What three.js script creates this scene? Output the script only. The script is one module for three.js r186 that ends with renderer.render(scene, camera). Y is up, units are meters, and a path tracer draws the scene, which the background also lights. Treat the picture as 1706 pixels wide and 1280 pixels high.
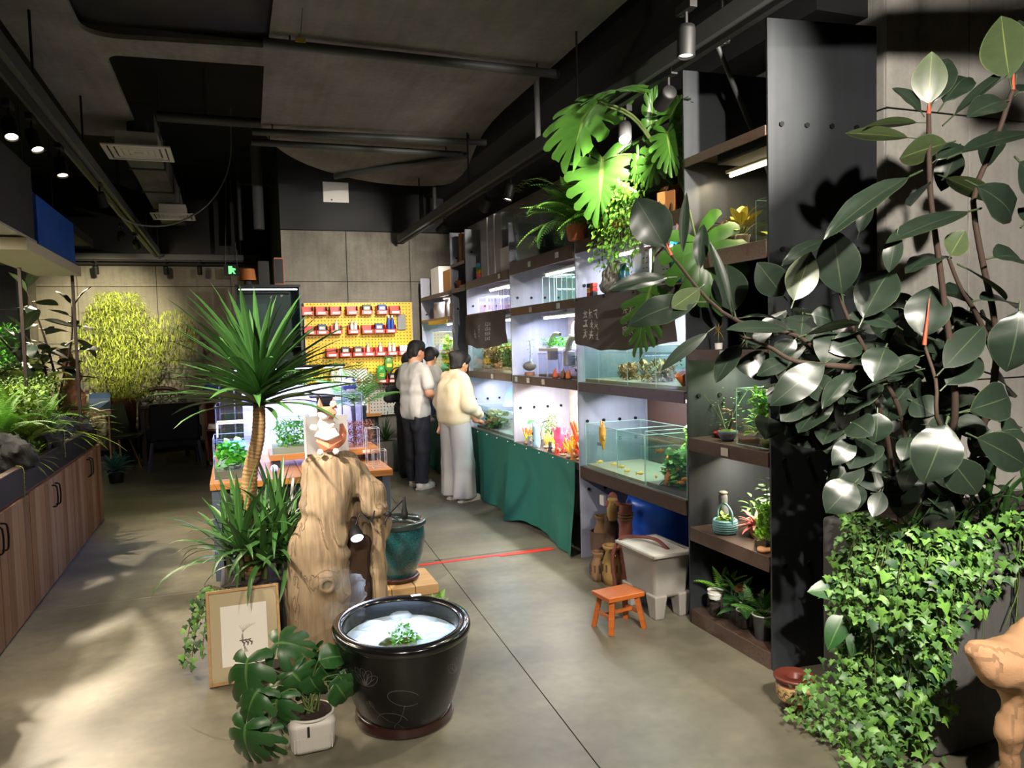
import * as THREE from 'three';
import { mergeGeometries, mergeVertices } from 'three/addons/utils/BufferGeometryUtils.js';
import { RoundedBoxGeometry } from 'three/addons/geometries/RoundedBoxGeometry.js';
import { RectAreaLightUniformsLib } from 'three/addons/lights/RectAreaLightUniformsLib.js';
import { ImprovedNoise } from 'three/addons/math/ImprovedNoise.js';

// ---------------------------------------------------------------- camera, exposure
const scene = new THREE.Scene();
scene.background = new THREE.Color(0x000000);
const camera = new THREE.PerspectiveCamera(53.745, 1706 / 1280, 0.05, 60);
camera.position.set(0, 1.68, 0);
camera.rotation.set(-0.054454, -0.351086, -0.027671, 'YXZ');
scene.add(camera);
const renderer = new THREE.WebGLRenderer({ antialias: true });
renderer.toneMapping = THREE.LinearToneMapping;
renderer.toneMappingExposure = 1.0;
renderer.shadowMap.enabled = true;
RectAreaLightUniformsLib.init();

// ---------------------------------------------------------------- helpers
let seed = 12345;
const rnd = () => { seed |= 0; seed = (seed + 0x6D2B79F5) | 0; let t = Math.imul(seed ^ (seed >>> 15), 1 | seed); t = (t + Math.imul(t ^ (t >>> 7), 61 | t)) ^ t; return ((t ^ (t >>> 14)) >>> 0) / 4294967296; };
const rr = (a, b) => a + (b - a) * rnd();
const PI = Math.PI, V = (x, y, z) => new THREE.Vector3(x, y, z), cl = (x, a, b) => Math.max(a, Math.min(b, x)), mixf = (a, b, t) => a + (b - a) * t;
const sm = (a, b, x) => { const t = cl((x - a) / (b - a), 0, 1); return t * t * (3 - 2 * t); };
const perlin = new ImprovedNoise();
const nz = (x, y, z = 0) => perlin.noise(x, y, z);
const fbm = (x, y, z = 0, o = 4) => { let s = 0, a = 0.5; for (let i = 0; i < o; i++) { s += a * nz(x, y, z + i * 7.3); x *= 2; y *= 2; z *= 2; a *= 0.5; } return s; };
const taken = {};
const numbered = (n) => { const k = taken[n] = (taken[n] ?? -1) + 1; return k ? `${n}_${String(k).padStart(3, '0')}` : n; };
function shade(o) { o.castShadow = true; o.receiveShadow = true; return o; }
function thing(name, label, category, p = [0, 0, 0], turn = 0, group) {
  const o = new THREE.Group(); o.name = numbered(name); scene.add(o); o.position.set(...p); o.rotation.y = turn;
  o.userData = { label, category }; if (group) o.userData.group = group; return o;
}
function part(parent, name, geo, mat, p, label) {
  const m = shade(new THREE.Mesh(Array.isArray(geo) ? J(geo) : geo, mat)); m.name = name; if (p) m.position.set(...p); if (label) m.userData.label = label; parent.add(m); return m;
}
function single(name, geo, mat, label, category, p, turn = 0, group) {
  const m = part(scene, numbered(name), geo, mat, p); m.rotation.y = turn; m.userData = { label, category }; if (group) m.userData.group = group; return m;
}
function struct(name, geo, mat) { const m = part(scene, name, geo, mat); m.userData.kind = 'structure'; return m; }
function structGroup(name) { const g = new THREE.Group(); g.name = name; g.userData.kind = 'structure'; scene.add(g); return g; }
function copyOf(o, label, p, turn = 0, s = 1) { const c = o.clone(); c.name = numbered(o.name.replace(/_\d{3}$/, '')); c.userData = { ...o.userData, label }; c.position.set(...p); c.rotation.set(0, turn, 0); c.scale.setScalar(s); scene.add(c); return c; }
function J(list) {
  list = list.filter(Boolean); if (list.length === 1) return list[0];
  const anyC = list.some((g) => g.attributes.color), noUv = list.some((g) => !g.attributes.uv), mixed = list.some((g) => g.index) !== list.every((g) => g.index);
  list = list.map((g) => {
    if (mixed && g.index) g = g.toNonIndexed();
    for (const k of Object.keys(g.attributes)) if (!['position', 'normal', 'uv', 'color'].includes(k)) g.deleteAttribute(k);
    if (noUv && g.attributes.uv) g.deleteAttribute('uv');
    if (anyC && !g.attributes.color) g.setAttribute('color', new THREE.Float32BufferAttribute(new Float32Array(g.attributes.position.count * 3).fill(1), 3));
    g.morphAttributes = {}; return g;
  });
  return mergeGeometries(list);
}
function planar(g) {
  const p = g.attributes.position, n = g.attributes.normal, uv = new Float32Array(p.count * 2);
  for (let i = 0; i < p.count; i++) {
    const ax = Math.abs(n.getX(i)), ay = Math.abs(n.getY(i)), az = Math.abs(n.getZ(i)), x = p.getX(i), y = p.getY(i), z = p.getZ(i);
    if (ay >= ax && ay >= az) { uv[2 * i] = x; uv[2 * i + 1] = z; } else if (ax >= az) { uv[2 * i] = z; uv[2 * i + 1] = y; } else { uv[2 * i] = x; uv[2 * i + 1] = y; }
  }
  g.setAttribute('uv', new THREE.BufferAttribute(uv, 2)); return g;
}
const bx = (w, h, d, x = 0, y = 0, z = 0, r = 0) => planar((r ? new RoundedBoxGeometry(w, h, d, 1, Math.min(r, w * 0.49, h * 0.49, d * 0.49)) : new THREE.BoxGeometry(w, h, d)).translate(x, y, z));
const bb = (x0, x1, y0, y1, z0, z1, r = 0) => bx(Math.abs(x1 - x0), Math.abs(y1 - y0), Math.abs(z1 - z0), (x0 + x1) / 2, (y0 + y1) / 2, (z0 + z1) / 2, r);
const cyl = (r0, r1, h, x = 0, y = 0, z = 0, n = 20) => new THREE.CylinderGeometry(r1, r0, h, n).translate(x, y + h / 2, z);
const lathe = (pts, n = 32) => new THREE.LatheGeometry(pts.map((p) => new THREE.Vector2(p[0], p[1])), n);
function rod(a, b, r, r2 = r, n = 8) { const A = V(...a), B = V(...b), g = new THREE.CylinderGeometry(r2, r, A.distanceTo(B), n); g.translate(0, A.distanceTo(B) / 2, 0); g.applyQuaternion(new THREE.Quaternion().setFromUnitVectors(V(0, 1, 0), B.clone().sub(A).normalize())); return g.translate(...a); }
function beamBox(a, b, w, h) { const A = V(...a), B = V(...b), L = A.distanceTo(B), g = new THREE.BoxGeometry(w, h, L); g.lookAt(B.clone().sub(A)); return planar(g.translate((A.x + B.x) / 2, (A.y + B.y) / 2, (A.z + B.z) / 2)); }
function tube(pts, r, seg = 16, n = 6) { return new THREE.TubeGeometry(new THREE.CatmullRomCurve3(pts.map((p) => V(...p))), seg, r, n); }
function taper(pts, radii, seg = 20, n = 8, lump = 0) {
  const c = new THREE.CatmullRomCurve3(pts.map((p) => V(...p))), g = new THREE.TubeGeometry(c, seg, 1, n), p = g.attributes.position;
  for (let i = 0; i <= seg; i++) {
    const t = i / seg, o = c.getPointAt(t), f = t * (radii.length - 1), k = Math.min(Math.floor(f), radii.length - 2), r = mixf(radii[k], radii[k + 1], f - k);
    for (let j = 0; j <= n; j++) { const q = i * (n + 1) + j, s = r * (1 + lump * nz(t * 9 + 3, Math.sin(j / n * 2 * PI) * 1.3, o.x * 3)); p.setXYZ(q, o.x + (p.getX(q) - o.x) * s, o.y + (p.getY(q) - o.y) * s, o.z + (p.getZ(q) - o.z) * s); }
  }
  g.computeVertexNormals(); return g;
}
const poly = (pts) => new THREE.Shape(pts.map((p) => new THREE.Vector2(p[0], p[1])));
// surface of a distance field (naive surface nets)
function nets(fn, lo, hi, cell) {
  const n = [0, 1, 2].map((k) => Math.ceil((hi[k] - lo[k]) / cell) + 2), [nx, ny, nzz] = n, f = new Float32Array(nx * ny * nzz), id = (i, j, k) => (k * ny + j) * nx + i;
  for (let k = 0; k < nzz; k++) for (let j = 0; j < ny; j++) for (let i = 0; i < nx; i++) f[id(i, j, k)] = (i === 0 || j === 0 || k === 0 || i === nx - 1 || j === ny - 1 || k === nzz - 1) ? 1 : fn(lo[0] + (i - 0.5) * cell, lo[1] + (j - 0.5) * cell, lo[2] + (k - 0.5) * cell);
  const vid = new Int32Array(nx * ny * nzz).fill(-1), pos = [], idx = [];
  const ed = [[0, 1], [2, 3], [4, 5], [6, 7], [0, 2], [1, 3], [4, 6], [5, 7], [0, 4], [1, 5], [2, 6], [3, 7]];
  for (let k = 0; k < nzz - 1; k++) for (let j = 0; j < ny - 1; j++) for (let i = 0; i < nx - 1; i++) {
    const v = []; let m = 0;
    for (let c = 0; c < 8; c++) { v[c] = f[id(i + (c & 1), j + ((c >> 1) & 1), k + (c >> 2))]; if (v[c] < 0) m++; }
    if (m === 0 || m === 8) continue;
    let x = 0, y = 0, z = 0, q = 0;
    for (const [a, b] of ed) if ((v[a] < 0) !== (v[b] < 0)) { const t = v[a] / (v[a] - v[b]); x += (a & 1) + ((b & 1) - (a & 1)) * t; y += ((a >> 1) & 1) + (((b >> 1) & 1) - ((a >> 1) & 1)) * t; z += (a >> 2) + ((b >> 2) - (a >> 2)) * t; q++; }
    vid[id(i, j, k)] = pos.length / 3; pos.push(lo[0] + (i - 0.5 + x / q) * cell, lo[1] + (j - 0.5 + y / q) * cell, lo[2] + (k - 0.5 + z / q) * cell);
  }
  const quad = (a, b, c, d, fl) => { if (Math.min(a, b, c, d) < 0) return; fl ? idx.push(a, c, b, b, c, d) : idx.push(a, b, c, b, d, c); };
  for (let k = 1; k < nzz - 1; k++) for (let j = 1; j < ny - 1; j++) for (let i = 1; i < nx - 1; i++) {
    const s = f[id(i, j, k)] < 0;
    if (s !== f[id(i + 1, j, k)] < 0) quad(vid[id(i, j - 1, k - 1)], vid[id(i, j, k - 1)], vid[id(i, j - 1, k)], vid[id(i, j, k)], !s);
    if (s !== f[id(i, j + 1, k)] < 0) quad(vid[id(i - 1, j, k - 1)], vid[id(i, j, k - 1)], vid[id(i - 1, j, k)], vid[id(i, j, k)], s);
    if (s !== f[id(i, j, k + 1)] < 0) quad(vid[id(i - 1, j - 1, k)], vid[id(i, j - 1, k)], vid[id(i - 1, j, k)], vid[id(i, j, k)], !s);
  }
  const g = new THREE.BufferGeometry(); g.setAttribute('position', new THREE.Float32BufferAttribute(pos, 3)); g.setIndex(idx); g.computeVertexNormals(); return planar(g);
}
const smin = (a, b, k) => { const h = cl(0.5 + 0.5 * (b - a) / k, 0, 1); return b + (a - b) * h - k * h * (1 - h); };
function capD(x, y, z, A, B, ra, rb) { const bx_ = B[0] - A[0], by = B[1] - A[1], bz = B[2] - A[2], px = x - A[0], py = y - A[1], pz = z - A[2], t = cl((px * bx_ + py * by + pz * bz) / (bx_ * bx_ + by * by + bz * bz || 1), 0, 1); return Math.hypot(px - bx_ * t, py - by * t, pz - bz * t) - (ra + (rb - ra) * t); }
function capsField(list, k) { return (x, y, z) => { let d = 9; for (const [A, B, ra, rb] of list) d = smin(d, capD(x, y, z, A, B, ra, rb ?? ra), k); return d; }; }
function blob(list, k, cell, extra = (d) => d) {
  const lo = [9e9, 9e9, 9e9], hi = [-9e9, -9e9, -9e9];
  for (const [A, B, ra, rb = ra] of list) for (let i = 0; i < 3; i++) { const m = Math.max(ra, rb) * 1.15 + 0.03; lo[i] = Math.min(lo[i], A[i] - m, B[i] - m); hi[i] = Math.max(hi[i], A[i] + m, B[i] + m); }
  const f = capsField(list, k); return nets((x, y, z) => extra(f(x, y, z), x, y, z), lo, hi, cell);
}
// ---------------------------------------------------------------- computed textures
function tex(w, h, fn, srgb = true) {
  const d = new Uint8Array(w * h * 4);
  for (let j = 0; j < h; j++) for (let i = 0; i < w; i++) { const c = fn(i / w, j / h), q = (j * w + i) * 4; for (let k = 0; k < 3; k++) d[q + k] = cl(Math.round((Array.isArray(c) ? c[k] : c) * 255), 0, 255); d[q + 3] = 255; }
  const t = new THREE.DataTexture(d, w, h); t.wrapS = t.wrapT = THREE.RepeatWrapping; t.magFilter = THREE.LinearFilter; t.minFilter = THREE.LinearMipmapLinearFilter; t.generateMipmaps = true;
  if (srgb) t.colorSpace = THREE.SRGBColorSpace; t.needsUpdate = true; return t;
}
const rep = (t, x, y = x) => { const c = t.clone(); c.repeat.set(x, y); c.needsUpdate = true; return c; };
// noise that tiles over [0,1)
const tn = (u, v, fx, fy, s = 0, o = 4) => { let r = 0, a = 0.5; for (let i = 0; i < o; i++) { r += a * (nz(u * fx, v * fy, s + i) * (1 - u) * (1 - v) + nz((u - 1) * fx, v * fy, s + i) * u * (1 - v) + nz(u * fx, (v - 1) * fy, s + i) * (1 - u) * v + nz((u - 1) * fx, (v - 1) * fy, s + i) * u * v); fx *= 2; fy *= 2; a *= 0.55; } return r; };
const mul = (c, s) => c.map((x) => x * s), lerpC = (a, b, t) => a.map((x, i) => x + (b[i] - x) * t);
function canvasTex(w, h, draw) { const c = document.createElement('canvas'); c.width = w; c.height = h; draw(c.getContext('2d'), w, h); const t = new THREE.CanvasTexture(c); t.colorSpace = THREE.SRGBColorSpace; return t; }
const mat = (color, roughness = 0.6, o = {}) => new THREE.MeshStandardMaterial({ color, roughness, metalness: 0, ...o });
const phys = (color, roughness, o = {}) => new THREE.MeshPhysicalMaterial({ color, roughness, ...o });
const glow = (color, k) => new THREE.MeshStandardMaterial({ color: 0xffffff, emissive: color, emissiveIntensity: k, roughness: 0.5 });
// ---------------------------------------------------------------- shared materials
const concT = tex(512, 512, (u, v) => { const a = tn(u, v, 5, 5, 1), b = tn(u, v, 40, 3, 9), c = tn(u, v, 60, 60, 4, 2); return mul([1, 0.98, 0.94], 0.56 + 0.22 * a + 0.10 * b + 0.08 * c); });
const floorT = tex(1024, 1024, (u, v) => { const w = tn(u, v, 3, 9, 21, 3) * 0.8, a = tn(u, v, 5, 9, 2, 3), b = tn(u, v, 3, 3, 8), c = tn(u, v, 90, 90, 5, 2), d = sm(-0.1, 0.6, tn(u, v, 4, 9, 33, 3)); return lerpC(mul([0.41, 0.395, 0.335], 1 + 0.62 * a + 0.5 * b + 0.22 * c + 0.2 * tn(u, v, 26, 40, 6, 3)), [0.30, 0.285, 0.24], 0.55 * d); });
const woodT = tex(512, 512, (u, v) => { const a = tn(u, v, 26, 1.4, 3, 4), b = tn(u, v, 90, 3, 7, 3), c = tn(u, v, 5, 1, 5, 2); return lerpC([0.64, 0.50, 0.34], [0.45, 0.33, 0.205], cl(0.45 + 0.95 * a + 0.4 * b + 0.3 * c, 0, 1)); });
const oakT = tex(512, 512, (u, v) => { const a = tn(u, v, 2, 24, 13, 4), b = tn(u, v, 3, 90, 17, 3); return lerpC([0.80, 0.56, 0.30], [0.62, 0.37, 0.17], cl(0.45 + 0.9 * a + 0.4 * b, 0, 1)); });
const steelT = tex(512, 512, (u, v) => { const a = tn(u, v, 4, 4, 31, 5), b = tn(u, v, 46, 2, 37, 3), s = sm(0.2, 0.42, tn(u, v, 7, 3, 41, 5)); return lerpC(mul([0.36, 0.37, 0.38], 1 + 0.45 * a + 0.22 * b), [0.20, 0.19, 0.18], 0.65 * s); });
const rustT = tex(512, 512, (u, v) => { const a = tn(u, v, 8, 8, 51, 5), b = tn(u, v, 60, 60, 57, 3), s = sm(0.0, 0.35, a + 0.4 * b); return lerpC(mul([0.40, 0.35, 0.32], 1 + 0.4 * b), [0.34, 0.22, 0.15], 0.7 * s); });
const grainT = tex(256, 256, (u, v) => 0.5 + 0.5 * tn(u, v, 50, 50, 61, 3), false);
const MT = {
  floor: mat(0xffffff, 0.4, { map: rep(floorT, 0.19) }),
  floorGap: mat(0x2a2723, 0.9), strip: mat(0x8d827c, 0.45, { metalness: 0.6 }),
  conc: mat(0xc6c2ba, 0.85, { map: rep(concT, 0.6), bumpMap: rep(grainT, 2), bumpScale: 0.001 }),
  concL: mat(0xffffff, 0.85, { map: rep(tex(512, 512, (u, v) => { const a = tn(u, v, 5, 5, 1), b = tn(u, v, 40, 3, 9), c = tn(u, v, 60, 60, 4, 2); return mul([1, 0.985, 0.95], 0.66 + 0.16 * a + 0.08 * b + 0.06 * c); }), 0.6), bumpMap: rep(grainT, 2), bumpScale: 0.001 }),
  concD: mat(0x4a4a4a, 0.9, { map: rep(concT, 0.6) }),
  ceilPanel: mat(0xe6e6e8, 0.9, { map: rep(concT, 0.35) }), dark: mat(0x1a1b1d, 0.9), dark2: mat(0x2a2b2d, 0.85), black: mat(0x0d0d0e, 0.6),
  grey: mat(0x6c6d6e, 0.7), beam: mat(0x4d4f4f, 0.55, { metalness: 0.2 }), white: mat(0xdedcd6, 0.6), offwhite: mat(0xc9c4b8, 0.7),
  wood: mat(0xffffff, 0.55, { map: rep(woodT, 0.9, 0.6) }), woodB: mat(0xf0e4d4, 0.55, { map: rep(woodT, 1.1, 0.7) }), woodC: mat(0xdcc8b0, 0.5, { map: rep(woodT, 0.8, 0.5) }),
  oak: mat(0xffffff, 0.38, { map: rep(oakT, 1, 2) }), oakPale: mat(0xffffff, 0.6, { map: rep(tex(256, 256, (u, v) => { const a = tn(u, v, 2, 20, 15, 4); return lerpC([0.80, 0.66, 0.46], [0.66, 0.50, 0.32], cl(0.5 + 0.9 * a, 0, 1)); }), 1, 2) }),
  steel: mat(0x8b9095, 0.42, { map: rep(steelT, 0.55), metalness: 0.2, bumpMap: rep(steelT, 0.55), bumpScale: 0.0008 }),
  rust: mat(0xd8ccc6, 0.34, { map: rep(rustT, 1.3), metalness: 0.35 }), bolt: mat(0x1b1b1b, 0.5, { metalness: 0.7 }),
  trough: mat(0x5a5654, 0.5, { map: rep(steelT, 0.8), metalness: 0.3 }), iron: mat(0x18120f, 0.45, { metalness: 0.5 }),
  glass: phys(0xfafffd, 0.02, { transmission: 1, thickness: 0, ior: 1.35 }), acrylic: phys(0xfcfcff, 0.04, { transmission: 1, thickness: 0, ior: 1.35 }),
  gedge: mat(0xa4c8bc, 0.25), water: phys(0xeaf6f0, 0.03, { transmission: 1, thickness: 0, ior: 1.2 }), waterB: phys(0xdde8ff, 0.03, { transmission: 1, thickness: 0, ior: 1.2 }),
  soil: mat(0x2b1d14, 0.95, { bumpMap: rep(grainT, 6), bumpScale: 0.004 }), sand: mat(0x9a927c, 0.95, { bumpMap: rep(grainT, 8), bumpScale: 0.004 }), gravel: mat(0x6d665c, 0.95, { bumpMap: rep(grainT, 8), bumpScale: 0.006 }),
  cable: mat(0x8c8a86, 0.6),
};
// ---------------------------------------------------------------- floor: concrete slabs parted by joints
{
  const fl = structGroup('floor');
  const jx = (z) => 1.48 + (z + 6.41) * -0.0526;
  const zc = -5.69, g = 0.003, zc2 = -10.1;
  const slab = (pts) => { const e = new THREE.ExtrudeGeometry(poly(pts.map(([x, z]) => [x, -z])), { depth: 0.1, bevelEnabled: false }); e.rotateX(-PI / 2); e.translate(0, -0.1, 0); return planar(e); };
  for (const [za, zb] of [[2.6, zc + 0.012], [zc - 0.012, zc2 + g], [zc2 - g, -14.3]]) {
    part(fl, 'slab', slab([[-3.6, za], [jx(za) - g, za], [jx(zb) - g, zb], [-3.6, zb]]), MT.floor);
    part(fl, 'slab', slab([[jx(za) + g, za], [5.2, za], [5.2, zb], [jx(zb) + g, zb]]), MT.floor);
  }
  part(fl, 'joint_bed', bb(-3.6, 5.2, -0.2, -0.008, 2.6, -14.3), MT.floorGap);
  part(fl, 'joint_strip', bb(-3.6, 1.4, -0.006, 0.0006, zc - 0.006, zc + 0.010), MT.strip);
  part(fl, 'joint_strip', bb(1.46, 5.2, -0.006, 0.0006, zc - 0.004, zc + 0.006), MT.strip);
}
// ---------------------------------------------------------------- walls, each clad in concrete panels with open joints
function panelWall(name, u0, u1, y0, y1, cols, rows, place, m, back) {
  const g = structGroup(name); part(g, 'wall_core', back, MT.dark);
  for (let i = 0; i < cols.length - 1; i++) for (let j = 0; j < rows.length - 1; j++) part(g, 'panel', place(cols[i] + 0.004, cols[i + 1] - 0.004, rows[j] + 0.004, rows[j + 1] - 0.004), m);
  return g;
}
panelWall('wall_back', 0, 0, 0, 0, [-3.6, -2.32, -1.15, 0.02, 1.2], [0, 0.62, 1.24, 1.86, 2.78, 3.12], (a, b, c, d) => bb(a, b, c, d, -14.02, -14.0, 0.003), MT.conc, bb(-3.6, 1.4, 0, 4.5, -14.3, -14.02));
panelWall('wall_center', 0, 0, 0, 0, [0.66, 1.52, 2.4, 3.3], [0, 0.75, 1.55, 2.58, 3.27], (a, b, c, d) => bb(a, b, c, d, -10.64, -10.62, 0.003), MT.conc, bb(0.68, 5.2, 0, 4.5, -14.3, -10.64));
panelWall('wall_side', 0, 0, 0, 0, [-10.6, -9.0, -7.4, -5.8, -4.2, -3.1], [0, 1.4, 2.85, 4.5], (a, b, c, d) => bb(3.25, 3.27, c, d, a, b, 0.003), MT.concL, bb(3.27, 5.2, 0, 4.5, -10.64, -3.12));
panelWall('wall_right', 0, 0, 0, 0, [3.25, 3.84, 4.5, 5.2], [0, 1.4, 2.85, 4.5], (a, b, c, d) => bb(a, b, c, d, -3.12, -3.09, 0.003), MT.concL, bb(3.3, 5.2, 0, 4.5, -3.3, -3.12));
panelWall('wall_left', 0, 0, 0, 0, [-14, -11.5, -9.4, -8.2, -6.5, -4, -1, 2.6], [0, 1.2, 2.4, 3.3], (a, b, c, d) => bb(-2.92, -2.9, c, d, a, b, 0.003), MT.conc, bb(-3.6, -2.92, 0, 4.5, 2.6, -14.3));
struct('wall_front', bb(-3.6, 5.2, 0, 4.5, 2.6, 2.8), MT.conc);
struct('wall_far_right', bb(5.2, 5.4, 0, 4.5, 2.8, -3.3), MT.conc);
struct('ceiling', bb(-3.6, 5.4, 4.5, 4.7, 2.8, -14.3), MT.dark);
struct('trim_1', bb(0.66, 5.2, 3.27, 4.5, -10.62, -10.55), MT.dark2);         // dark fascia over the pegboard wall
struct('trim_2', bb(-3.4, 0.66, 3.12, 3.3, -13.7, -13.99), MT.dark2);          // dark header over the back wall
struct('trim_3', bb(-3.4, 0.66, 3.3, 4.5, -13.8, -13.99), MT.black);
struct('trim_4', bb(2.9, 3.24, 3.35, 4.5, -3.2, -10.6), MT.dark);               // black bulkhead above the shelf wall
struct('trim_5', bb(2.62, 3.24, 3.75, 4.5, -0.5, -10.6), MT.dark);
for (const [n, a] of [['baseboard_back', bb(-3.2, 1.2, 0, 0.09, -13.98, -14.0)], ['baseboard_center', bb(0.68, 2.4, 0, 0.09, -10.6, -10.62)]]) struct(n, a, MT.black);
// suspended ceiling board with a curved end and an opening
{
  const g = structGroup('ceiling_board'), up = (s) => { const e = new THREE.ExtrudeGeometry(s, { depth: 0.03, bevelEnabled: false, curveSegments: 10 }); e.rotateX(-PI / 2); e.translate(0, 3.7, 0); return planar(e); };
  const s = new THREE.Shape(); s.moveTo(2.30, 1.0 * -1); s.lineTo(2.30, 6.3); s.bezierCurveTo(2.32, 7.6, 2.75, 8.4, 2.66, 9.3); s.bezierCurveTo(2.5, 9.75, 1.6, 9.55, 1.22, 9.1); s.bezierCurveTo(0.8, 8.75, 0.42, 8.1, 0.33, 7.3); s.lineTo(0.30, 5.78); s.lineTo(-0.62, 5.84); s.bezierCurveTo(-0.72, 5.85, -0.72, 5.95, -0.72, 6.1); s.lineTo(-0.72, 8.0); s.lineTo(-1.22, 8.0); s.lineTo(-1.22, -1.0); s.closePath();
  const hole = new THREE.Path(); hole.moveTo(0.31, 5.43); hole.lineTo(0.31, 3.0); hole.lineTo(-0.8, 3.0); hole.lineTo(-0.8, 5.35); hole.bezierCurveTo(-0.8, 5.5, -0.7, 5.55, -0.55, 5.53); hole.closePath(); s.holes.push(hole);
  part(g, 'board', up(s), MT.ceilPanel);
}
{ // long metal air duct beyond the board
  const t = thing('air_duct', 'long grey rectangular air duct hanging under the black ceiling', 'duct', [-0.79, 3.7, -10.5]);
  for (let k = 0; k < 4; k++) part(t, 'duct_section', bb(-0.17, 0.17, 0, 0.32, 2.48 - k * 1.3, 1.22 - k * 1.3, 0.01), MT.ceilPanel);
  for (let k = 0; k < 5; k++) part(t, 'flange', bb(-0.185, 0.185, -0.015, 0.335, 2.5 - k * 1.3 - 0.02, 2.5 - k * 1.3 + 0.0), MT.beam);
  for (const z of [1.9, -2.2]) for (const x of [-0.19, 0.19]) part(t, 'hanger', rod([x, 0, z], [x, 0.8, z], 0.006), MT.beam);
}
{ // skirt of the opening and added dark box standing in for its shade
  const t = thing('added_dark_box', 'dark box added above the ceiling opening to stand in for its shade', 'duct', [-0.25, 3.78, -4.3]);
  part(t, 'casing', bb(-0.62, 0.62, 0.05, 0.7, 1.3, -1.2, 0.02), MT.dark2); part(t, 'rim', bb(-0.66, 0.66, 0, 0.05, 1.34, -1.24, 0.01), MT.black);
}
for (const [label, y, a, b] of [
  ['dark conduit pipe crossing the ceiling board nearest the camera', 3.64, [0.27, -5.18], [2.33, -5.2]], ['dark pipe crossing the ceiling board, nearer of the far pair', 3.63, [0.25, -7.25], [2.4, -7.1]], ['dark pipe crossing the ceiling board, farther of the pair', 3.63, [0.25, -7.62], [2.3, -7.6]],
  ['dark pipe running slantwise under the far curved end of the ceiling board', 3.66, [1.2, -9.05], [2.4, -7.75]]]) {
  const t = thing('ceiling_pipe', label, 'pipe', [a[0], y, a[1]]), d = [b[0] - a[0], 0, b[1] - a[1]]; part(t, 'pipe', rod([0, 0, 0], d, 0.032, 0.032, 10), MT.beam);
  for (const k of [0.08, 0.92]) part(t, 'hanger', rod([d[0] * k, 0, d[2] * k], [d[0] * k, 4.5 - y, d[2] * k], 0.006), MT.black);
}
{ // pipes in the dark bay on the left
  const mk = (label, p, list, m = MT.beam) => { const t = thing('ceiling_pipe', label, 'pipe', p); list.forEach(([a, b, r]) => part(t, 'pipe', rod(a, b, r, r, 10), m)); };
  mk('grey horizontal pipe across the dark ceiling bay', [-0.6, 4.0, -8.3], [[[0, 0, 0], [1.05, 0, 0], 0.05], [[0.45, 0, 0], [0.45, 0.5, 0], 0.02]]);
  mk('thick vertical drain pipe hanging in the dark bay', [0.42, 3.35, -11.2], [[[0, 0, 0], [0, 1.15, 0], 0.075]], MT.grey);
  mk('thin vertical sprinkler pipe hanging in the dark bay', [0.18, 3.25, -11.6], [[[0, 0, 0], [0, 1.25, 0], 0.03], [[0, 0.8, 0], [0.6, 0.8, 0], 0.015]]);
  mk('thin vertical sprinkler pipe near the shelf wall', [2.45, 3.28, -5.9], [[[0, 0, 0], [0, 1.2, 0], 0.024], [[0, -0.06, 0], [0, 0, 0], 0.034]], MT.grey);
  mk('short vertical sprinkler pipe in front of the dark fascia', [2.55, 3.42, -9.7], [[[0, 0, 0], [0, 1.05, 0], 0.028]]);
}
single('ceiling_cable', tube([[-1.08, 3.22, -8.2], [-0.95, 3.0, -8.4], [-0.6, 2.98, -8.6], [-0.2, 3.25, -8.9], [0.05, 3.75, -9.2], [0.1, 4.45, -9.4]], 0.009, 40), MT.cable, 'loose grey cable drooping from the lighting track to the ceiling', 'cable');
{ const t = thing('ceiling_tag', 'tiny yellow tag dangling from a wire under the ceiling board', 'tag', [0.46, 3.5, -4.75]); part(t, 'wire', rod([0, 0.02, 0], [0.02, 0.2, 0], 0.002), MT.cable); part(t, 'card', bb(-0.03, 0.03, 0, 0.025, -0.004, 0.004, 0.002), mat(0xc8a83a, 0.6)); }
// lighting tracks
function track(label, a, b, hang) {
  const t = thing('lighting_track', label, 'track', a), d = [b[0] - a[0], b[1] - a[1], b[2] - a[2]];
  part(t, 'channel', beamBox([0, 0, 0], d, 0.11, 0.09), MT.beam); part(t, 'rail', beamBox([0, -0.055, 0], [d[0], d[1] - 0.055, d[2]], 0.036, 0.03), MT.black);
  for (const k of hang) part(t, 'hanger', rod([d[0] * k, 0.04, d[2] * k], [d[0] * k, 4.5 - a[1], d[2] * k], 0.008), MT.black);
}
track('grey lighting track channel over the wooden planter cabinet', [-1.03, 3.2, 0.5], [-1.03, 3.2, -12.8], [0.2, 0.43, 0.55, 0.7, 0.9]);
track('grey lighting track channel along the tall shelf wall', [2.2, 3.12, 1.0], [2.2, 3.12, -10.2], [0.2, 0.36, 0.5, 0.72, 0.9]);
track('unseen lighting track channel added above the camera to carry spots', [-1.3, 3.2, 0.3], [2.4, 3.2, 0.3], [0.1, 0.5, 0.9]);  // added track, out of view, only there to hold spots
track('thin dark track with three unlit spots at the back wall', [-2.6, 3.2, -13.4], [0.5, 3.2, -13.4], [0.1, 0.5, 0.9]);
{ const t = thing('steel_brace', 'thin dark diagonal steel brace above the near shelf unit', 'brace', [2.62, 3.05, -3.5]); part(t, 'bar', rod([-0.12, 0.2, 0], [0.35, -0.55, -0.1], 0.014), MT.beam); part(t, 'plate', bb(-0.17, -0.07, 0.18, 0.22, -0.05, 0.05), MT.beam); }
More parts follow.
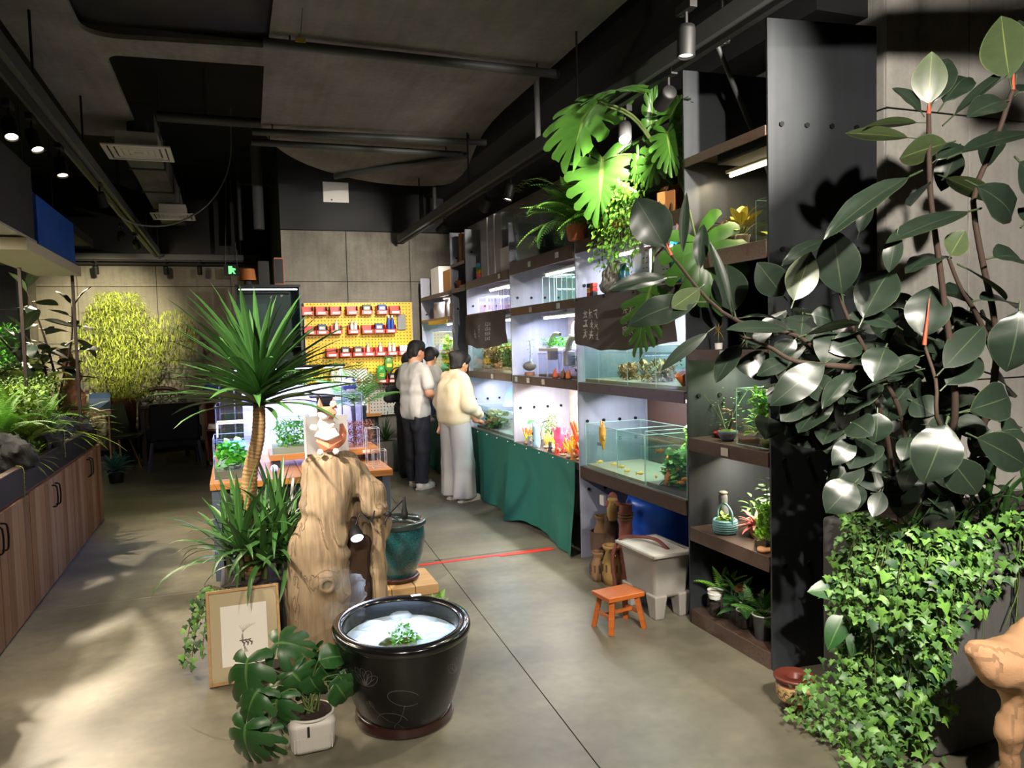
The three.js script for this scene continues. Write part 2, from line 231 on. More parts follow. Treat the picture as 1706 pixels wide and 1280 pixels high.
// supply air grilles
for (const [x, y, z, label] of [[-0.70, 3.42, -7.5, 'pale square ceiling air diffuser, nearer of the two on the duct'], [-0.68, 3.5, -11.4, 'pale square ceiling air diffuser, farther one at the dark back']]) {
  const t = thing('air_diffuser', label, 'air vent', [x, y, z]);
  part(t, 'plenum', bb(-0.17, 0.17, 0.03, 0.17, -0.17, 0.17, 0.01), MT.offwhite);
  part(t, 'neck', cyl(0.09, 0.09, y > 3.45 ? 0.04 : 0.12, 0, 0.17, 0), MT.beam);
  for (let k = 0; k < 5; k++) { const a = 0.27 - k * 0.05, b = a - 0.035; const s = poly([[-a, -a], [a, -a], [a, a], [-a, a]]); s.holes.push(new THREE.Path(poly([[-b, -b], [-b, b], [b, b], [b, -b]]).getPoints())); const e = new THREE.ExtrudeGeometry(s, { depth: 0.012, bevelEnabled: false }); e.rotateX(PI / 2); e.translate(0, 0.03 + (k ? 0.006 : 0), 0); part(t, k ? 'louver_ring' : 'frame', planar(e), MT.white); }
}
{ const t = thing('access_panel', 'small white square access panel on the dark fascia', 'panel', [1.4, 3.64, -10.54]); part(t, 'plate', bb(-0.17, 0.17, 0, 0.27, 0, 0.012, 0.004), MT.white); part(t, 'latch', cyl(0.012, 0.012, 0.01).rotateX(PI / 2).translate(-0.06, 0.03, 0.014), MT.grey); }
{ const t = thing('exit_sign', 'small glowing green exit sign hanging before the back wall', 'exit sign', [0.05, 2.9, -13.2]); part(t, 'case', bb(-0.13, 0.1, 0, 0.17, -0.02, 0.0, 0.005), MT.black); const s = poly([[-0.06, 0.02], [-0.02, 0.02], [0.0, 0.06], [0.02, 0.02], [0.05, 0.02], [0.02, 0.08], [0.05, 0.08], [0.05, 0.11], [0.0, 0.12], [0.0, 0.15], [-0.06, 0.15]]); part(t, 'sign_light', new THREE.ExtrudeGeometry(s, { depth: 0.004, bevelEnabled: false }), glow(0x18e070, 1.1)); for (const x of [-0.1, 0.08]) part(t, 'cord', rod([x, 0.17, -0.01], [x * 0.3, 1.55, -0.01], 0.004), MT.cable); }

// ---------------------------------------------------------------- spotlights on the tracks
const SPOT = 0.45;
function spot(label, p, at, cd, color = 0xfff0dc, angle = 0.5, lit = 1, pen = 0.7, soft = 2) {
  const t = thing('track_spotlight', label, 'spotlight', p, 0, 'track spotlights'), d = V(at[0] - p[0], at[1] - p[1], at[2] - p[2]).normalize(), q = new THREE.Quaternion().setFromUnitVectors(V(0, -1, 0), d);
  const put = (g) => g.applyQuaternion(q);
  part(t, 'adapter', bb(-0.02, 0.02, 0.02, 0.06, -0.06, 0.06, 0.004), MT.black); part(t, 'yoke', rod([0, -0.05, 0], [0, 0.04, 0], 0.008), MT.black);
  part(t, 'housing', put(lathe([[0.0, 0.05], [0.036, 0.05], [0.04, 0.03], [0.04, -0.085], [0.034, -0.085], [0.032, -0.05]], 20).translate(0, -0.03, 0)).translate(0, -0.06, 0), MT.black);
  part(t, 'lamp_lens', put(new THREE.CylinderGeometry(0.033, 0.033, 0.006, 20).translate(0, -0.1, 0)).translate(0, -0.06, 0), lit ? glow(color, 6 * lit) : mat(0x777777, 0.3));
  if (!cd) return;
  const l = new THREE.SpotLight(color, cd * SPOT, 0, angle, pen, 2); l.position.set(p[0] + d.x * 0.13, p[1] - 0.06 + d.y * 0.13, p[2] + d.z * 0.13); l.target.position.set(...at); l.castShadow = true; l.shadow.radius = soft; l.name = 'spot_beam'; scene.add(l, l.target);
}
const WARM = 0xffe9c8, NEUT = 0xfff4e6, YEL = 0xfff2c4;
spot('lit spotlight nearest the picture edge on the planter track', [-1.16, 3.1, -5.2], [-0.55, 0, -3.6], 25, WARM, 0.5);
spot('lit spotlight second from the picture edge on the planter track', [-1.1, 3.1, -5.45], [-0.1, 0.2, -4.4], 40, WARM, 0.5);
spot('lit spotlight third from the picture edge on the planter track', [-1.08, 3.1, -6.15], [-0.55, 0, -5.2], 25, WARM, 0.55);
spot('round lit spotlight beside the near air diffuser', [-1.02, 3.12, -7.45], [-0.3, 0, -8.4], 20, WARM, 0.5, 0.3);
spot('lit spotlight hidden behind the blue panel, shining over the trough', [-1.75, 2.9, -9.2], [0.0, 0, -6.2], 85, WARM, 0.66, 1, 0.8, 1);
spot('spotlight turned to the bamboo, nearer of the far pair', [-1.12, 3.08, -9.6], [-1.75, 2.15, -12.9], 460, YEL, 0.34);
spot('dim spotlight turned aside, farther of the far pair', [-1.05, 3.08, -10.3], [-0.9, 2.0, -13.9], 30, WARM, 0.5, 0.2);
for (const [x, n] of [[-1.95, 'leftmost'], [-0.95, 'middle'], [-0.45, 'rightmost']]) spot(`unlit dark spotlight under the header, ${n} of three`, [x, 3.1, -13.4], [x, 2.0, -13.9], 0, WARM, 0.4, 0);
spot('bright spotlight cut off by the top picture edge', [1.95, 3.1, -2.95], [1.8, 0, -2.9], 24, NEUT, 0.7);
spot('lit spotlight peeping between the big split leaves', [2.28, 3.02, -4.12], [1.75, 1.6, -3.2], 9, NEUT, 0.6, 1.4);
// further fittings; some are unseen, others added only to brighten things
spot('track spotlight above the camera aimed at the rubber plant', [1.15, 3.1, 0.3], [2.75, 1.95, -2.6], 135, NEUT, 0.6, 1, 0.5);
spot('track spotlight above the camera aimed at the ivy', [0.9, 3.1, 0.3], [2.75, 0.45, -2.3], 130, NEUT, 0.42);
spot('track spotlight aimed at the tree stump', [-1.03, 3.1, -2.9], [0.5, 0.95, -4.15], 70, NEUT, 0.26, 1, 0.6, 1);
spot('track spotlight above the camera aimed at the split leaves', [2.2, 3.02, -0.9], [2.25, 2.75, -4.5], 260, NEUT, 0.3);
spot('added spotlight brightening the fern and aquarium', [2.2, 3.02, -3.5], [2.4, 2.55, -5.25], 120, NEUT, 0.34);  // added lamp, raises the otherwise dark fern
spot('track spotlight aimed at the dragon tree', [-1.03, 3.1, -2.6], [0.15, 1.6, -4.5], 190, NEUT, 0.42);
spot('unseen spotlight above the camera aimed at the white pot', [-0.6, 3.1, 0.3], [0.1, 0.2, -3.4], 70, NEUT, 0.4);  // unseen lamp put behind the camera for the pot
spot('added spotlight brightening the shelf aisle floor', [2.2, 3.02, -5.9], [1.3, 0, -5.9], 50, NEUT, 0.55);  // added fitting to lift the aisle floor
spot('added spotlight brightening the visitors', [2.2, 3.02, -6.5], [1.7, 0.6, -8.6], 34, NEUT, 0.42);  // added to light the figures, no fitting known here
spot('added spotlight brightening the pegboard', [2.2, 3.02, -8.0], [1.4, 2.1, -10.6], 66, NEUT, 0.75);  // added to brighten the pegboard wall
spot('unseen spotlight above the camera aimed at the middle floor', [1.7, 3.1, 0.3], [1.4, 0, -3.6], 54, NEUT, 0.45);  // unseen lamp, hung on the added track for the floor
spot('unseen spotlight above the camera aimed at the front floor', [-0.2, 3.1, 0.3], [-0.5, 0, -3.2], 30, WARM, 0.5);  // unseen lamp on the added track, brightening the near floor
// ---------------------------------------------------------------- leaf and plant makers
const PROF = {
  oval: (t) => Math.pow(Math.max(0, Math.sin(PI * Math.pow(t, 0.95))), 0.82) * (t > 0.9 ? 0.86 : 1), strap: (t) => Math.min(1, 0.45 + t * 4) * Math.pow(1 - t * t * t, 0.8), lance: (t) => Math.pow(Math.sin(PI * Math.pow(t, 0.7)), 0.8),
  heart: (t) => Math.pow(Math.max(0, Math.sin(PI * Math.pow(t, 0.62))), 0.75), grass: (t) => Math.pow(1 - t, 0.6),
};
// a leaf from the origin along +z, curving down; three or five points across; optional underside of its own colour and a petiole
function leafGeo({ L = 0.2, W = 0.08, droop = 0.6, fold = 0.25, prof = 'oval', seg = 8, across = 3, wave = 0, pet = 0, petR = 0.003, under = null, bow = 1, rise = 0, cup = 0 }) {
  const P = [], N = [], I = [], C = [], U = [], na = across; let y = 0, z = pet, a = rise;
  const rows = []; for (let i = 0; i <= seg; i++) { const t = i / seg; rows.push([t, y, z, a]); const s = L / seg; a -= droop / seg * (bow === 1 ? 1 : 2 * t * bow); y += Math.sin(a) * s; z += Math.cos(a) * s; }
  const layers = under ? [0, 1] : [0];
  for (const l of layers) {
    const o = P.length / 3;
    for (const [t, cy, cz, ca] of rows) for (let j = 0; j < na; j++) {
      const s = j / (na - 1) * 2 - 1, w = W / 2 * Math.max(0.001, PROF[prof](cl(t, 0, 1))), up = Math.abs(s) * fold * w - (s * s) * cup * w + wave * W * Math.sin(t * 17 + s * 2) * Math.abs(s) - l * 0.0016;
      P.push(s * w, cy + Math.cos(ca) * up, cz - Math.sin(ca) * up); U.push(j / (na - 1), t);
      const c = l ? under : [1, 1, 1]; if (under) C.push(...c);
    }
    for (let i = 0; i < seg; i++) for (let j = 0; j < na - 1; j++) { const q = o + i * na + j; l ? I.push(q, q + 1, q + na, q + 1, q + na + 1, q + na) : I.push(q, q + na, q + 1, q + 1, q + na, q + na + 1); }
  }
  let g = new THREE.BufferGeometry(); g.setAttribute('position', new THREE.Float32BufferAttribute(P, 3)); g.setAttribute('uv', new THREE.Float32BufferAttribute(U, 2)); if (under) g.setAttribute('color', new THREE.Float32BufferAttribute(C, 3)); g.setIndex(I); g.computeVertexNormals();
  if (pet) { const s = rod([0, 0, 0], [0, 0, pet], petR, petR, 5); const uv = s.attributes.uv; for (let i = 0; i < uv.count; i++) uv.setXY(i, 0.5, 0.02); g = J([g, s]); }
  return g;
}
function put(parent, name, geo, m, p, az, el, s = 1, roll = 0) { const k = part(parent, name, geo, m, p); k.rotation.set(-el, az, roll, 'YXZ'); k.scale.setScalar(s); return k; }
// leaf blade colours: pale midrib and side veins
function veinTex(base, rib, vein, edge, ns = 14, w = 0.035) {
  return tex(128, 256, (u, v) => { const s = Math.abs(u - 0.5) * 2, n = 1 + 0.25 * tn(u, v, 4, 8, 3, 3), k = Math.abs(((v - s * 0.16) * ns + 100) % 1 - 0.5) * 2; let c = lerpC(mul(base, n), vein, 0.55 * sm(0.86, 1, k) * sm(1.0, 0.6, s)); c = lerpC(c, edge, sm(0.93, 1, s)); return lerpC(c, rib, sm(w * 2.2, w, s)); });
}
const LF = {
  rubber: phys(0xffffff, 0.36, { map: veinTex([0.125, 0.172, 0.132], [0.25, 0.30, 0.21], [0.15, 0.20, 0.155], [0.22, 0.27, 0.20], 22, 0.018), vertexColors: true }),
  drac: mat(0xffffff, 0.42, { map: veinTex([0.22, 0.38, 0.17], [0.32, 0.47, 0.23], [0.26, 0.42, 0.19], [0.34, 0.47, 0.26], 1, 0.05) }),
  dracD: mat(0xffffff, 0.42, { map: veinTex([0.17, 0.31, 0.14], [0.26, 0.4, 0.2], [0.2, 0.35, 0.16], [0.28, 0.4, 0.22], 1, 0.05) }),
  monst: phys(0xffffff, 0.38, { map: veinTex([0.23, 0.40, 0.13], [0.45, 0.56, 0.27], [0.28, 0.45, 0.16], [0.24, 0.39, 0.13], 7), transmission: 0.3, thickness: 0 }),
  philo: mat(0xffffff, 0.4, { map: veinTex([0.14, 0.30, 0.13], [0.32, 0.45, 0.24], [0.2, 0.36, 0.17], [0.14, 0.3, 0.12], 9) }),
  fern: phys(0x72a83a, 0.55, { transmission: 0.25, thickness: 0 }), fernD: mat(0x3e6a26, 0.6), fernP: mat(0x8aa24a, 0.6), ivy: mat(0x567f42, 0.5), ivyL: mat(0x6fa044, 0.5), ivyD: mat(0x2c4c2e, 0.5),
  bamboo: phys(0x9aa848, 0.55, { transmission: 0.3, thickness: 0 }), grass: mat(0x90a344, 0.55), grassD: mat(0x55752e, 0.55), moss: mat(0x4d6f2e, 0.9), palm: mat(0x4f8434, 0.5),
  stem: mat(0x4a5a2c, 0.6), bark: mat(0x3a2c23, 0.8), twig: mat(0x6b4a36, 0.7), red: mat(0xb8452a, 0.5), green: mat(0x4f9030, 0.5), lime: mat(0x9cc83a, 0.5), brownLeaf: mat(0x8a5a34, 0.7), pink: mat(0xd8746c, 0.5),
};
// frond: midrib with two rows of leaflets, all one geometry
function frondGeo({ L = 0.4, n = 22, pl = 0.06, pw = 0.014, droop = 1.0, ang = 1.15, rise = 0.2, tip = 0.25, sag = 0.25, bare = 0.08, r = 0.0025, peak = 0.35 }) {
  const P = [], I = []; let y = 0, z = 0, a = rise; const path = [[0, 0, 0]];
  for (let i = 1; i <= n; i++) { y += Math.sin(a) * L / n; z += Math.cos(a) * L / n; a -= droop / n; path.push([0, y, z]); }
  let ca = rise;
  for (let i = 0; i <= n; i++) {
    const t = i / n, A = rise - droop * t; if (t < bare) continue;
    const l = pl * Math.max(tip * (1 - t), Math.pow(t < peak ? (t - bare + 0.12) / (peak - bare + 0.12) : (1 - t) / (1 - peak), 0.75)) + 0.004, fw = Math.cos(ang), sd = Math.sin(ang);
    for (const s of [-1, 1]) {
      const o = P.length / 3, dz = Math.cos(A) * fw, dy = Math.sin(A) * fw, [_, py, pz] = path[i], w = pw / 2;
      const at = (k, e) => P.push(s * sd * l * k, py + dy * l * k - sag * l * k * k + (e ? 0 : 0), pz + dz * l * k + e * w);
      at(0, -0.6); at(0, 0.6); at(0.45, -1); at(0.45, 1); at(1, 0.2); I.push(o, o + 2, o + 1, o + 1, o + 2, o + 3, o + 2, o + 4, o + 3);
    }
  }
  const g = new THREE.BufferGeometry(); g.setAttribute('position', new THREE.Float32BufferAttribute(P, 3)); g.setIndex(I); g.computeVertexNormals();
  return J([g, taper(path.filter((_, i) => i % 3 === 0 || i === n), [r, r * 0.4], 10, 4)].map((q) => { q.deleteAttribute('uv'); return q; }));
}
// split leaf of a swiss cheese plant: lobes swept out from the midrib along +z
function splitLeaf({ S = 0.4, lobes = 6, gap = 0.55, droop = 0.5, fold = 0.15, narrow = 1, from = 0.36, th0 = 2.35 }) {
  const P = [], I = [], U = [];
  const half = (s) => {
    for (let k = 0; k < lobes; k++) {
      const nu = 7, nv = 4, o = P.length / 3;
      for (let i = 0; i <= nu; i++) for (let j = 0; j <= nv; j++) {
        const u = i / nu, q = j / nv, open = k === lobes - 1 ? 0.35 : 1, g = 1 - gap * open * sm(from, 0.8, u), v = (k + 0.5 + (q - 0.5) * g) / lobes;
        const th = mixf(th0, 0.12, Math.pow(v, 0.85)), len = S * narrow * (0.40 + 0.22 * Math.sin(PI * Math.min(1, v * 1.15))) * (1 - 0.10 * Math.pow(2 * q - 1, 2) * sm(0.3, 1, u)), mz = S * 0.62 * Math.pow(v, 1.15);
        const x = Math.sin(th) * len * u, z = mz + Math.cos(th) * len * u * (v > 0.8 ? 1.1 : 1) - S * 0.08 * (k === 0 ? u : 0);
        const rr2 = x * x * 1.1 + z * z * 0.8; P.push(s * x, fold * Math.abs(x) - droop * rr2 / S - 0.02 * S * Math.sin(q * PI) * -u, z); U.push(0.5 + s * 0.5 * u, cl(z / S, 0, 1));
      }
      for (let i = 0; i < nu; i++) for (let j = 0; j < nv; j++) { const a = o + i * (nv + 1) + j, b = a + nv + 1; s > 0 ? I.push(a, a + 1, b, a + 1, b + 1, b) : I.push(a, b, a + 1, a + 1, b, b + 1); }
    }
  };
  half(1); half(-1);
  const g = new THREE.BufferGeometry(); g.setAttribute('position', new THREE.Float32BufferAttribute(P, 3)); g.setAttribute('uv', new THREE.Float32BufferAttribute(U, 2)); g.setIndex(I); g.computeVertexNormals(); return g;
}
// small lobed ivy leaf, lying in the xz plane, tip at +z
function ivyGeo(s = 0.03) {
  const o = [[0, -0.1], [0.45, -0.35], [0.55, -0.1], [0.98, 0.1], [0.5, 0.35], [0.42, 0.55], [0, 1.15], [-0.42, 0.55], [-0.5, 0.35], [-0.98, 0.1], [-0.55, -0.1], [-0.45, -0.35]], P = [0, 0.1 * s, 0.25 * s], I = [], U = [0.5, 0.3];
  o.forEach(([x, z], i) => { P.push(x * s, -0.22 * s * (x * x + z * z * 0.5), z * s); U.push(0.5 + x / 2, z); I.push(0, i + 1, (i + 1) % o.length + 1); });
  const g = new THREE.BufferGeometry(); g.setAttribute('position', new THREE.Float32BufferAttribute(P, 3)); g.setAttribute('uv', new THREE.Float32BufferAttribute(U, 2)); g.setIndex(I.map((v, i) => I[i - i % 3 + [0, 2, 1][i % 3]])); g.computeVertexNormals(); return g;
}
// many leaves nobody could count, as one object
const _m = new THREE.Matrix4(), _q = new THREE.Quaternion(), _e = new THREE.Euler();
function cloud(parent, name, geo, m, n, fn, tint) {
  const im = shade(new THREE.InstancedMesh(geo, m, n)); im.name = name; im.userData.kind = 'stuff'; const c = new THREE.Color();
  for (let i = 0; i < n; i++) { const [p, r, s, k] = fn(i); _m.compose(V(...p), _q.setFromEuler(_e.set(r[0], r[1], r[2], 'YXZ')), V(s, s, s)); im.setMatrixAt(i, _m); if (tint) im.setColorAt(i, c.setRGB(...tint(k ?? rnd(), p))); }
  parent.add(im); return im;
}
const tintY = (lo, hi) => (k) => lerpC(lo, hi, k);
// geometries shared by many plants
const G = {
  drac: [0.25, 0.7, 1.2, 1.7].map((d) => leafGeo({ L: 0.5, W: 0.04, droop: d, fold: 0.35, prof: 'strap', seg: 8, bow: 0.9 })),
  grass: [0.5, 1.0, 1.6].map((d) => leafGeo({ L: 0.3, W: 0.009, droop: d, fold: 0.2, prof: 'grass', seg: 5, bow: 1 })),
  rubber: [[0.25, 0.22, 0.0], [0.55, 0.3, 0.02], [0.9, 0.12, 0.03]].map(([d, f, w]) => leafGeo({ L: 0.24, W: 0.118, droop: d, fold: f, prof: 'oval', seg: 10, across: 5, pet: 0.04, petR: 0.0035, under: [3.2, 2.7, 1.7], wave: w, cup: 0.10 })),
  fern: [0.9, 1.4, 1.9].map((d) => frondGeo({ L: 0.42, n: 26, pl: 0.065, pw: 0.012, droop: d, rise: 0.5, ang: 1.3 })),
  fernS: [0.8, 1.4].map((d) => frondGeo({ L: 0.2, n: 14, pl: 0.045, pw: 0.013, droop: d, rise: 0.5, ang: 1.1 })),
  palm: [0.7, 1.2].map((d) => frondGeo({ L: 0.42, n: 16, pl: 0.15, pw: 0.011, droop: d, rise: 0.3, ang: 0.85, bare: 0.25, sag: 0.35, r: 0.003 })),
  oval: leafGeo({ L: 0.05, W: 0.032, droop: 0.5, fold: 0.2, prof: 'oval', seg: 4 }), lance: leafGeo({ L: 0.06, W: 0.016, droop: 0.7, fold: 0.3, prof: 'lance', seg: 4 }), heart: leafGeo({ L: 0.06, W: 0.05, droop: 0.5, fold: 0.15, prof: 'heart', seg: 5 }),
  tiny: leafGeo({ L: 0.022, W: 0.014, droop: 0.3, fold: 0.2, prof: 'oval', seg: 2 }), bam: leafGeo({ L: 0.085, W: 0.011, droop: 0.7, fold: 0.25, prof: 'lance', seg: 3 }), ivy: [0.024, 0.032].map(ivyGeo),
};
// a rosette of straps: [n, elevation from, to, length scale range]
function rosette(t, name, geos, m, n, c, el, sc, az0 = 0) { for (let i = 0; i < n; i++) { const k = i / n, e = mixf(el[0], el[1], k) + rr(-0.12, 0.12); put(t, name, geos[Math.min(geos.length - 1, Math.floor(k * geos.length))], m, [c[0] + rr(-0.01, 0.01), c[1] + (1 - k) * (c[3] ?? 0.04), c[2] + rr(-0.01, 0.01)], az0 + i * 2.39996, e, rr(...sc), rr(-0.2, 0.2)); } }
function pot(t, r0, r1, h, m, y = 0, soil = true) { part(t, 'pot', lathe([[0.001, y], [r0, y], [r1 * 0.985, y + h * 0.88], [r1 * 1.04, y + h * 0.9], [r1 * 1.04, y + h], [r1 * 0.92, y + h], [r1 * 0.9, y + h * 0.86], [0.001, y + h * 0.86]], 24), m); if (soil) part(t, 'soil', cyl(r1 * 0.9, r1 * 0.9, 0.008, 0, y + h * 0.86, 0, 16), MT.soil); }
// potted plant kinds, each leaf a part
function pottedFronds(label, p, { n = 12, s = 1, m = LF.fern, geos = G.fernS, r = 0.05, h = 0.08, pm = MT.white, el = [1.2, 0.1], cat = 'potted plant', name = 'potted_fern', group } = {}) { const t = thing(name, label, cat, p, 0, group); pot(t, r * 0.75, r, h, pm); for (let i = 0; i < n; i++) put(t, 'frond', geos[i % geos.length], m, [0, h * 0.85, 0], i * 2.4, mixf(el[0], el[1], i / n), s * rr(0.8, 1.15)); return t; }
function pottedLeaves(label, p, { n = 14, L = 0.05, geo = G.oval, s = 1, m = LF.green, r = 0.04, h = 0.07, H = 0.15, R = 0.06, pm = MT.white, name = 'potted_plant', cat = 'potted plant', group, up = 0.3 } = {}) {
  const t = thing(name, label, cat, p, 0, group); pot(t, r * 0.75, r, h, pm); const st = []; for (let k = 0; k < 4; k++) st.push(taper([[0, h * 0.8, 0], [R * 0.3 * Math.cos(k * 1.6), h + H * 0.5, R * 0.3 * Math.sin(k * 1.6)], [R * 0.6 * Math.cos(k * 1.6), h + H * 0.9, R * 0.6 * Math.sin(k * 1.6)]], [0.003, 0.0015], 6, 4)); part(t, 'stem', st, LF.stem);
  for (let i = 0; i < n; i++) { const a = i * 2.4, q = (i + 0.5) / n; put(t, 'leaf', geo, m, [R * 0.5 * Math.cos(a) * rr(0.2, 1), h + H * q * rr(0.8, 1.1), R * 0.5 * Math.sin(a) * rr(0.2, 1)], PI / 2 - a + rr(-0.5, 0.5), up + rr(-0.4, 0.5), s * rr(0.75, 1.2)); }
  return t;
}
// ---------------------------------------------------------------- steel shelf wall
const FX = 2.47, BX = 3.05;
const litSteel = mat(0xc9ccd8, 0.45, { map: rep(tex(512, 512, (u, v) => { const a = tn(u, v, 4, 4, 31, 5), b = tn(u, v, 46, 2, 37, 3); return mul([0.96, 0.97, 1], 0.74 + 0.2 * a + 0.1 * b); }), 0.55) });  // plate steel lightened in colour to stand in for tube light
const boltG = new THREE.CylinderGeometry(0.013, 0.013, 0.012, 6).rotateX(PI / 2);
function plate(t, z, top, w = BX - FX, turn = 0, bolts = [0.3, 0.42, 0.55, 0.66, 1.05, 1.5, 2.1, 2.72]) {
  const q = part(t, 'side_plate', bb(0, w, 0, top, -0.007, 0.007), turn ? MT.steel : litSteel, [FX, 0, z]); q.rotation.y = turn;
  for (const y of [0.53, 1.06, 1.34, 2.1, 2.7]) if (y < top) for (let k = 0; k < 4; k++) part(q, 'bolt', boltG, MT.bolt, [0.07 + k * 0.14, y, 0.012]);
}
function board(t, y, th, z0, z1, m = MT.rust, x0 = FX - 0.005) { part(t, 'shelf', bb(x0, x0 + 0.012, y - th, y, z0, z1, 0.002), m, null); part(t, 'shelf_top', bb(x0 + 0.012, BX, y - 0.012, y, z0, z1), m); }
function unit(label, z0, z1, shelves, plates, back, backTop) {
  const t = thing('shelf_unit', label, 'shelf unit');
  for (const [z, top, turn] of plates) plate(t, z, top, turn ? 0.61 : BX - FX, turn || 0);
  for (const [y, th] of shelves) board(t, y, th, z0 - 0.01, z1 + 0.01);
  part(t, 'back_panel', bb(BX, BX + 0.02, 0.0, backTop, z0, z1), back);
  return t;
}
const backWood = mat(0xcfc6c4, 0.6, { map: rep(tex(512, 512, (u, v) => mul([1, 0.98, 0.97], 0.8 + 0.3 * tn(u, v, 3, 16, 5, 4))), 0.8) }), backBlue = litSteel;
unit('near steel shelf unit with tall bolted side plates beside the rubber plant', -3.06, -3.78, [[0.085, 0.085], [0.575, 0.08], [1.10, 0.075], [1.61, 0.06], [2.15, 0.09], [2.70, 0.05]], [[-3.06, 3.2, -0.115], [-3.785, 3.2, -0.05]], MT.steel, 2.7);
unit('steel shelf bay above the blue barrel', -3.80, -5.27, [[0.72, 0.09], [1.365, 0.07], [2.005, 0.08], [2.43, 0.09]], [[-5.28, 2.62, 0]], backBlue, 2.42);
unit('steel shelf bay with bright coral ornaments above a green cloth', -5.29, -6.72, [[0.74, 0.06], [1.375, 0.075], [2.005, 0.075], [2.42, 0.11]], [[-6.73, 2.8, 0]], backWood, 2.9);
unit('steel shelf bay beside the woman in cream blouse', -6.74, -8.13, [[0.75, 0.06], [1.38, 0.07], [2.005, 0.05], [2.37, 0.09]], [[-8.14, 2.95, 0]], backWood, 2.4);
unit('narrow steel shelf bay beyond the script cloth', -8.16, -8.74, [[0.75, 0.05], [1.35, 0.05], [2.33, 0.05], [2.62, 0.04]], [[-8.75, 3.0, 0]], MT.conc, 3.0);
unit('farthest steel shelf bay at the corner by the pegboard', -8.76, -10.3, [[0.75, 0.05], [1.35, 0.05], [2.02, 0.04], [2.33, 0.05]], [[-10.31, 2.6, 0]], MT.conc, 3.0);
// LED tubes under the shelves
function tubeLight(label, x, y, z0, z1, nits, color = 0xf4f6ff) {
  const t = thing('tube_light', label, 'tube light', [x, y, (z0 + z1) / 2], 0, 'tube lights under the shelves'), L = Math.abs(z1 - z0);
  part(t, 'fitting', bb(-0.03, 0.03, 0.012, 0.03, -L / 2, L / 2, 0.004), MT.white); part(t, 'lamp_tube', new THREE.CylinderGeometry(0.011, 0.011, L * 0.96, 10).rotateX(PI / 2), glow(color, 5));
  const l = new THREE.RectAreaLight(color, nits * 3.3, L * 0.96, 0.05); l.position.set(x - 0.06, y - 0.016, (z0 + z1) / 2); l.lookAt(x + 0.22, y - 1, (z0 + z1) / 2); l.name = 'tube_glow'; scene.add(l);
}
tubeLight('tube light over the white packages, top of the barrel bay', 2.75, 2.31, -3.9, -5.1, 45);
tubeLight('tube light over the divided tank behind the script cloth', 2.78, 1.90, -3.9, -5.1, 30);
tubeLight('tube light over the goldfish tank', 2.75, 1.27, -3.95, -5.15, 24);
tubeLight('tube light over the empty stacked tanks', 2.70, 2.28, -5.4, -6.4, 50);
tubeLight('tube light over the small desk tanks with white filters', 2.75, 1.90, -5.4, -6.6, 42, 0xdfe4ff);
tubeLight('tube light over the colourful coral ornaments', 2.72, 1.28, -5.4, -6.6, 60, 0xfff6ee);
tubeLight('tube light over the clear plastic boxes', 2.70, 2.26, -6.9, -8.0, 45);
tubeLight('tube light over the mossy green tank', 2.75, 1.92, -6.85, -8.05, 40);
tubeLight('tube light over the tank with the cone lamp', 2.75, 1.28, -6.85, -8.05, 35, 0xe8eeff);
tubeLight('tube light over the filter cartridges at the far corner', 2.7, 2.27, -8.9, -9.9, 40);
tubeLight('tube light over the leafy tank behind the child', 2.75, 1.95, -8.85, -10.0, 60);
tubeLight('tube light over the basket and pink bromeliad', 2.8, 1.0, -3.12, -3.7, 48, 0xfff2d8);
tubeLight('tube light over the moss tank of the near unit', 2.8, 1.53, -3.12, -3.7, 48, 0xf8ffd8);
tubeLight('strip light over the pale striped leaves, top of near unit', 2.72, 2.6, -3.12, -3.7, 34, 0xffe9c0);
// ---------------------------------------------------------------- cloths
function clothGrid(w, h, nx, ny, fn) { const g = new THREE.PlaneGeometry(w, h, nx, ny), p = g.attributes.position; for (let i = 0; i < p.count; i++) { const r = fn(p.getX(i) / w + 0.5, p.getY(i) / h + 0.5); p.setXYZ(i, ...r); } g.computeVertexNormals(); return g; }
const greenCloth = mat(0x125b4c, 0.75, { bumpMap: rep(grainT, 30), bumpScale: 0.0008, side: THREE.DoubleSide });
{
  const t = thing('cloth_cover', 'green cloth hanging to the floor under the coral shelf', 'cloth', [2.455, 0, -5.3]);
  part(t, 'cloth', clothGrid(1, 1, 60, 24, (u, v) => { const d = 1 - v, z = -u * 1.46 - 0.0 + 0.02 * nz(u * 3, v * 2), bulge = sm(0.75, 1, u) * 0.16 * d + 0.05 * sm(0.1, 0.0, u) * d; return [-0.015 - 0.035 * d * (0.5 + 0.5 * Math.sin(u * 9 + 1)) * d - bulge * 0.6 - 0.02 * nz(u * 8, v * 1.5, 4) * d, 0.012 + v * 0.735 + d * d * 0.05 * sm(0.2, 0.55, u) * sm(0.98, 0.7, u), z + bulge * 0.25]; }), greenCloth);
  for (let k = 0; k < 5; k++) part(t, 'pin', new THREE.SphereGeometry(0.006, 8, 6), MT.white, [-0.02, 0.725, -0.12 - k * 0.3]);
}
{
  const t = thing('cloth_cover', 'green cloth hanging behind the woman in cream blouse', 'cloth', [2.455, 0, -6.74]);
  part(t, 'cloth', clothGrid(1, 1, 60, 20, (u, v) => { const d = 1 - v; return [0.0 - 0.03 * d * (0.5 + 0.5 * Math.sin(u * 14)) - 0.015 * nz(u * 9, v * 1.5, 9) * d, 0.015 + v * 0.735, -u * 1.42]; }), greenCloth);
  for (let k = 0; k < 4; k++) part(t, 'pin', new THREE.SphereGeometry(0.006, 8, 6), MT.white, [-0.01, 0.73, -0.1 - k * 0.32]);
}
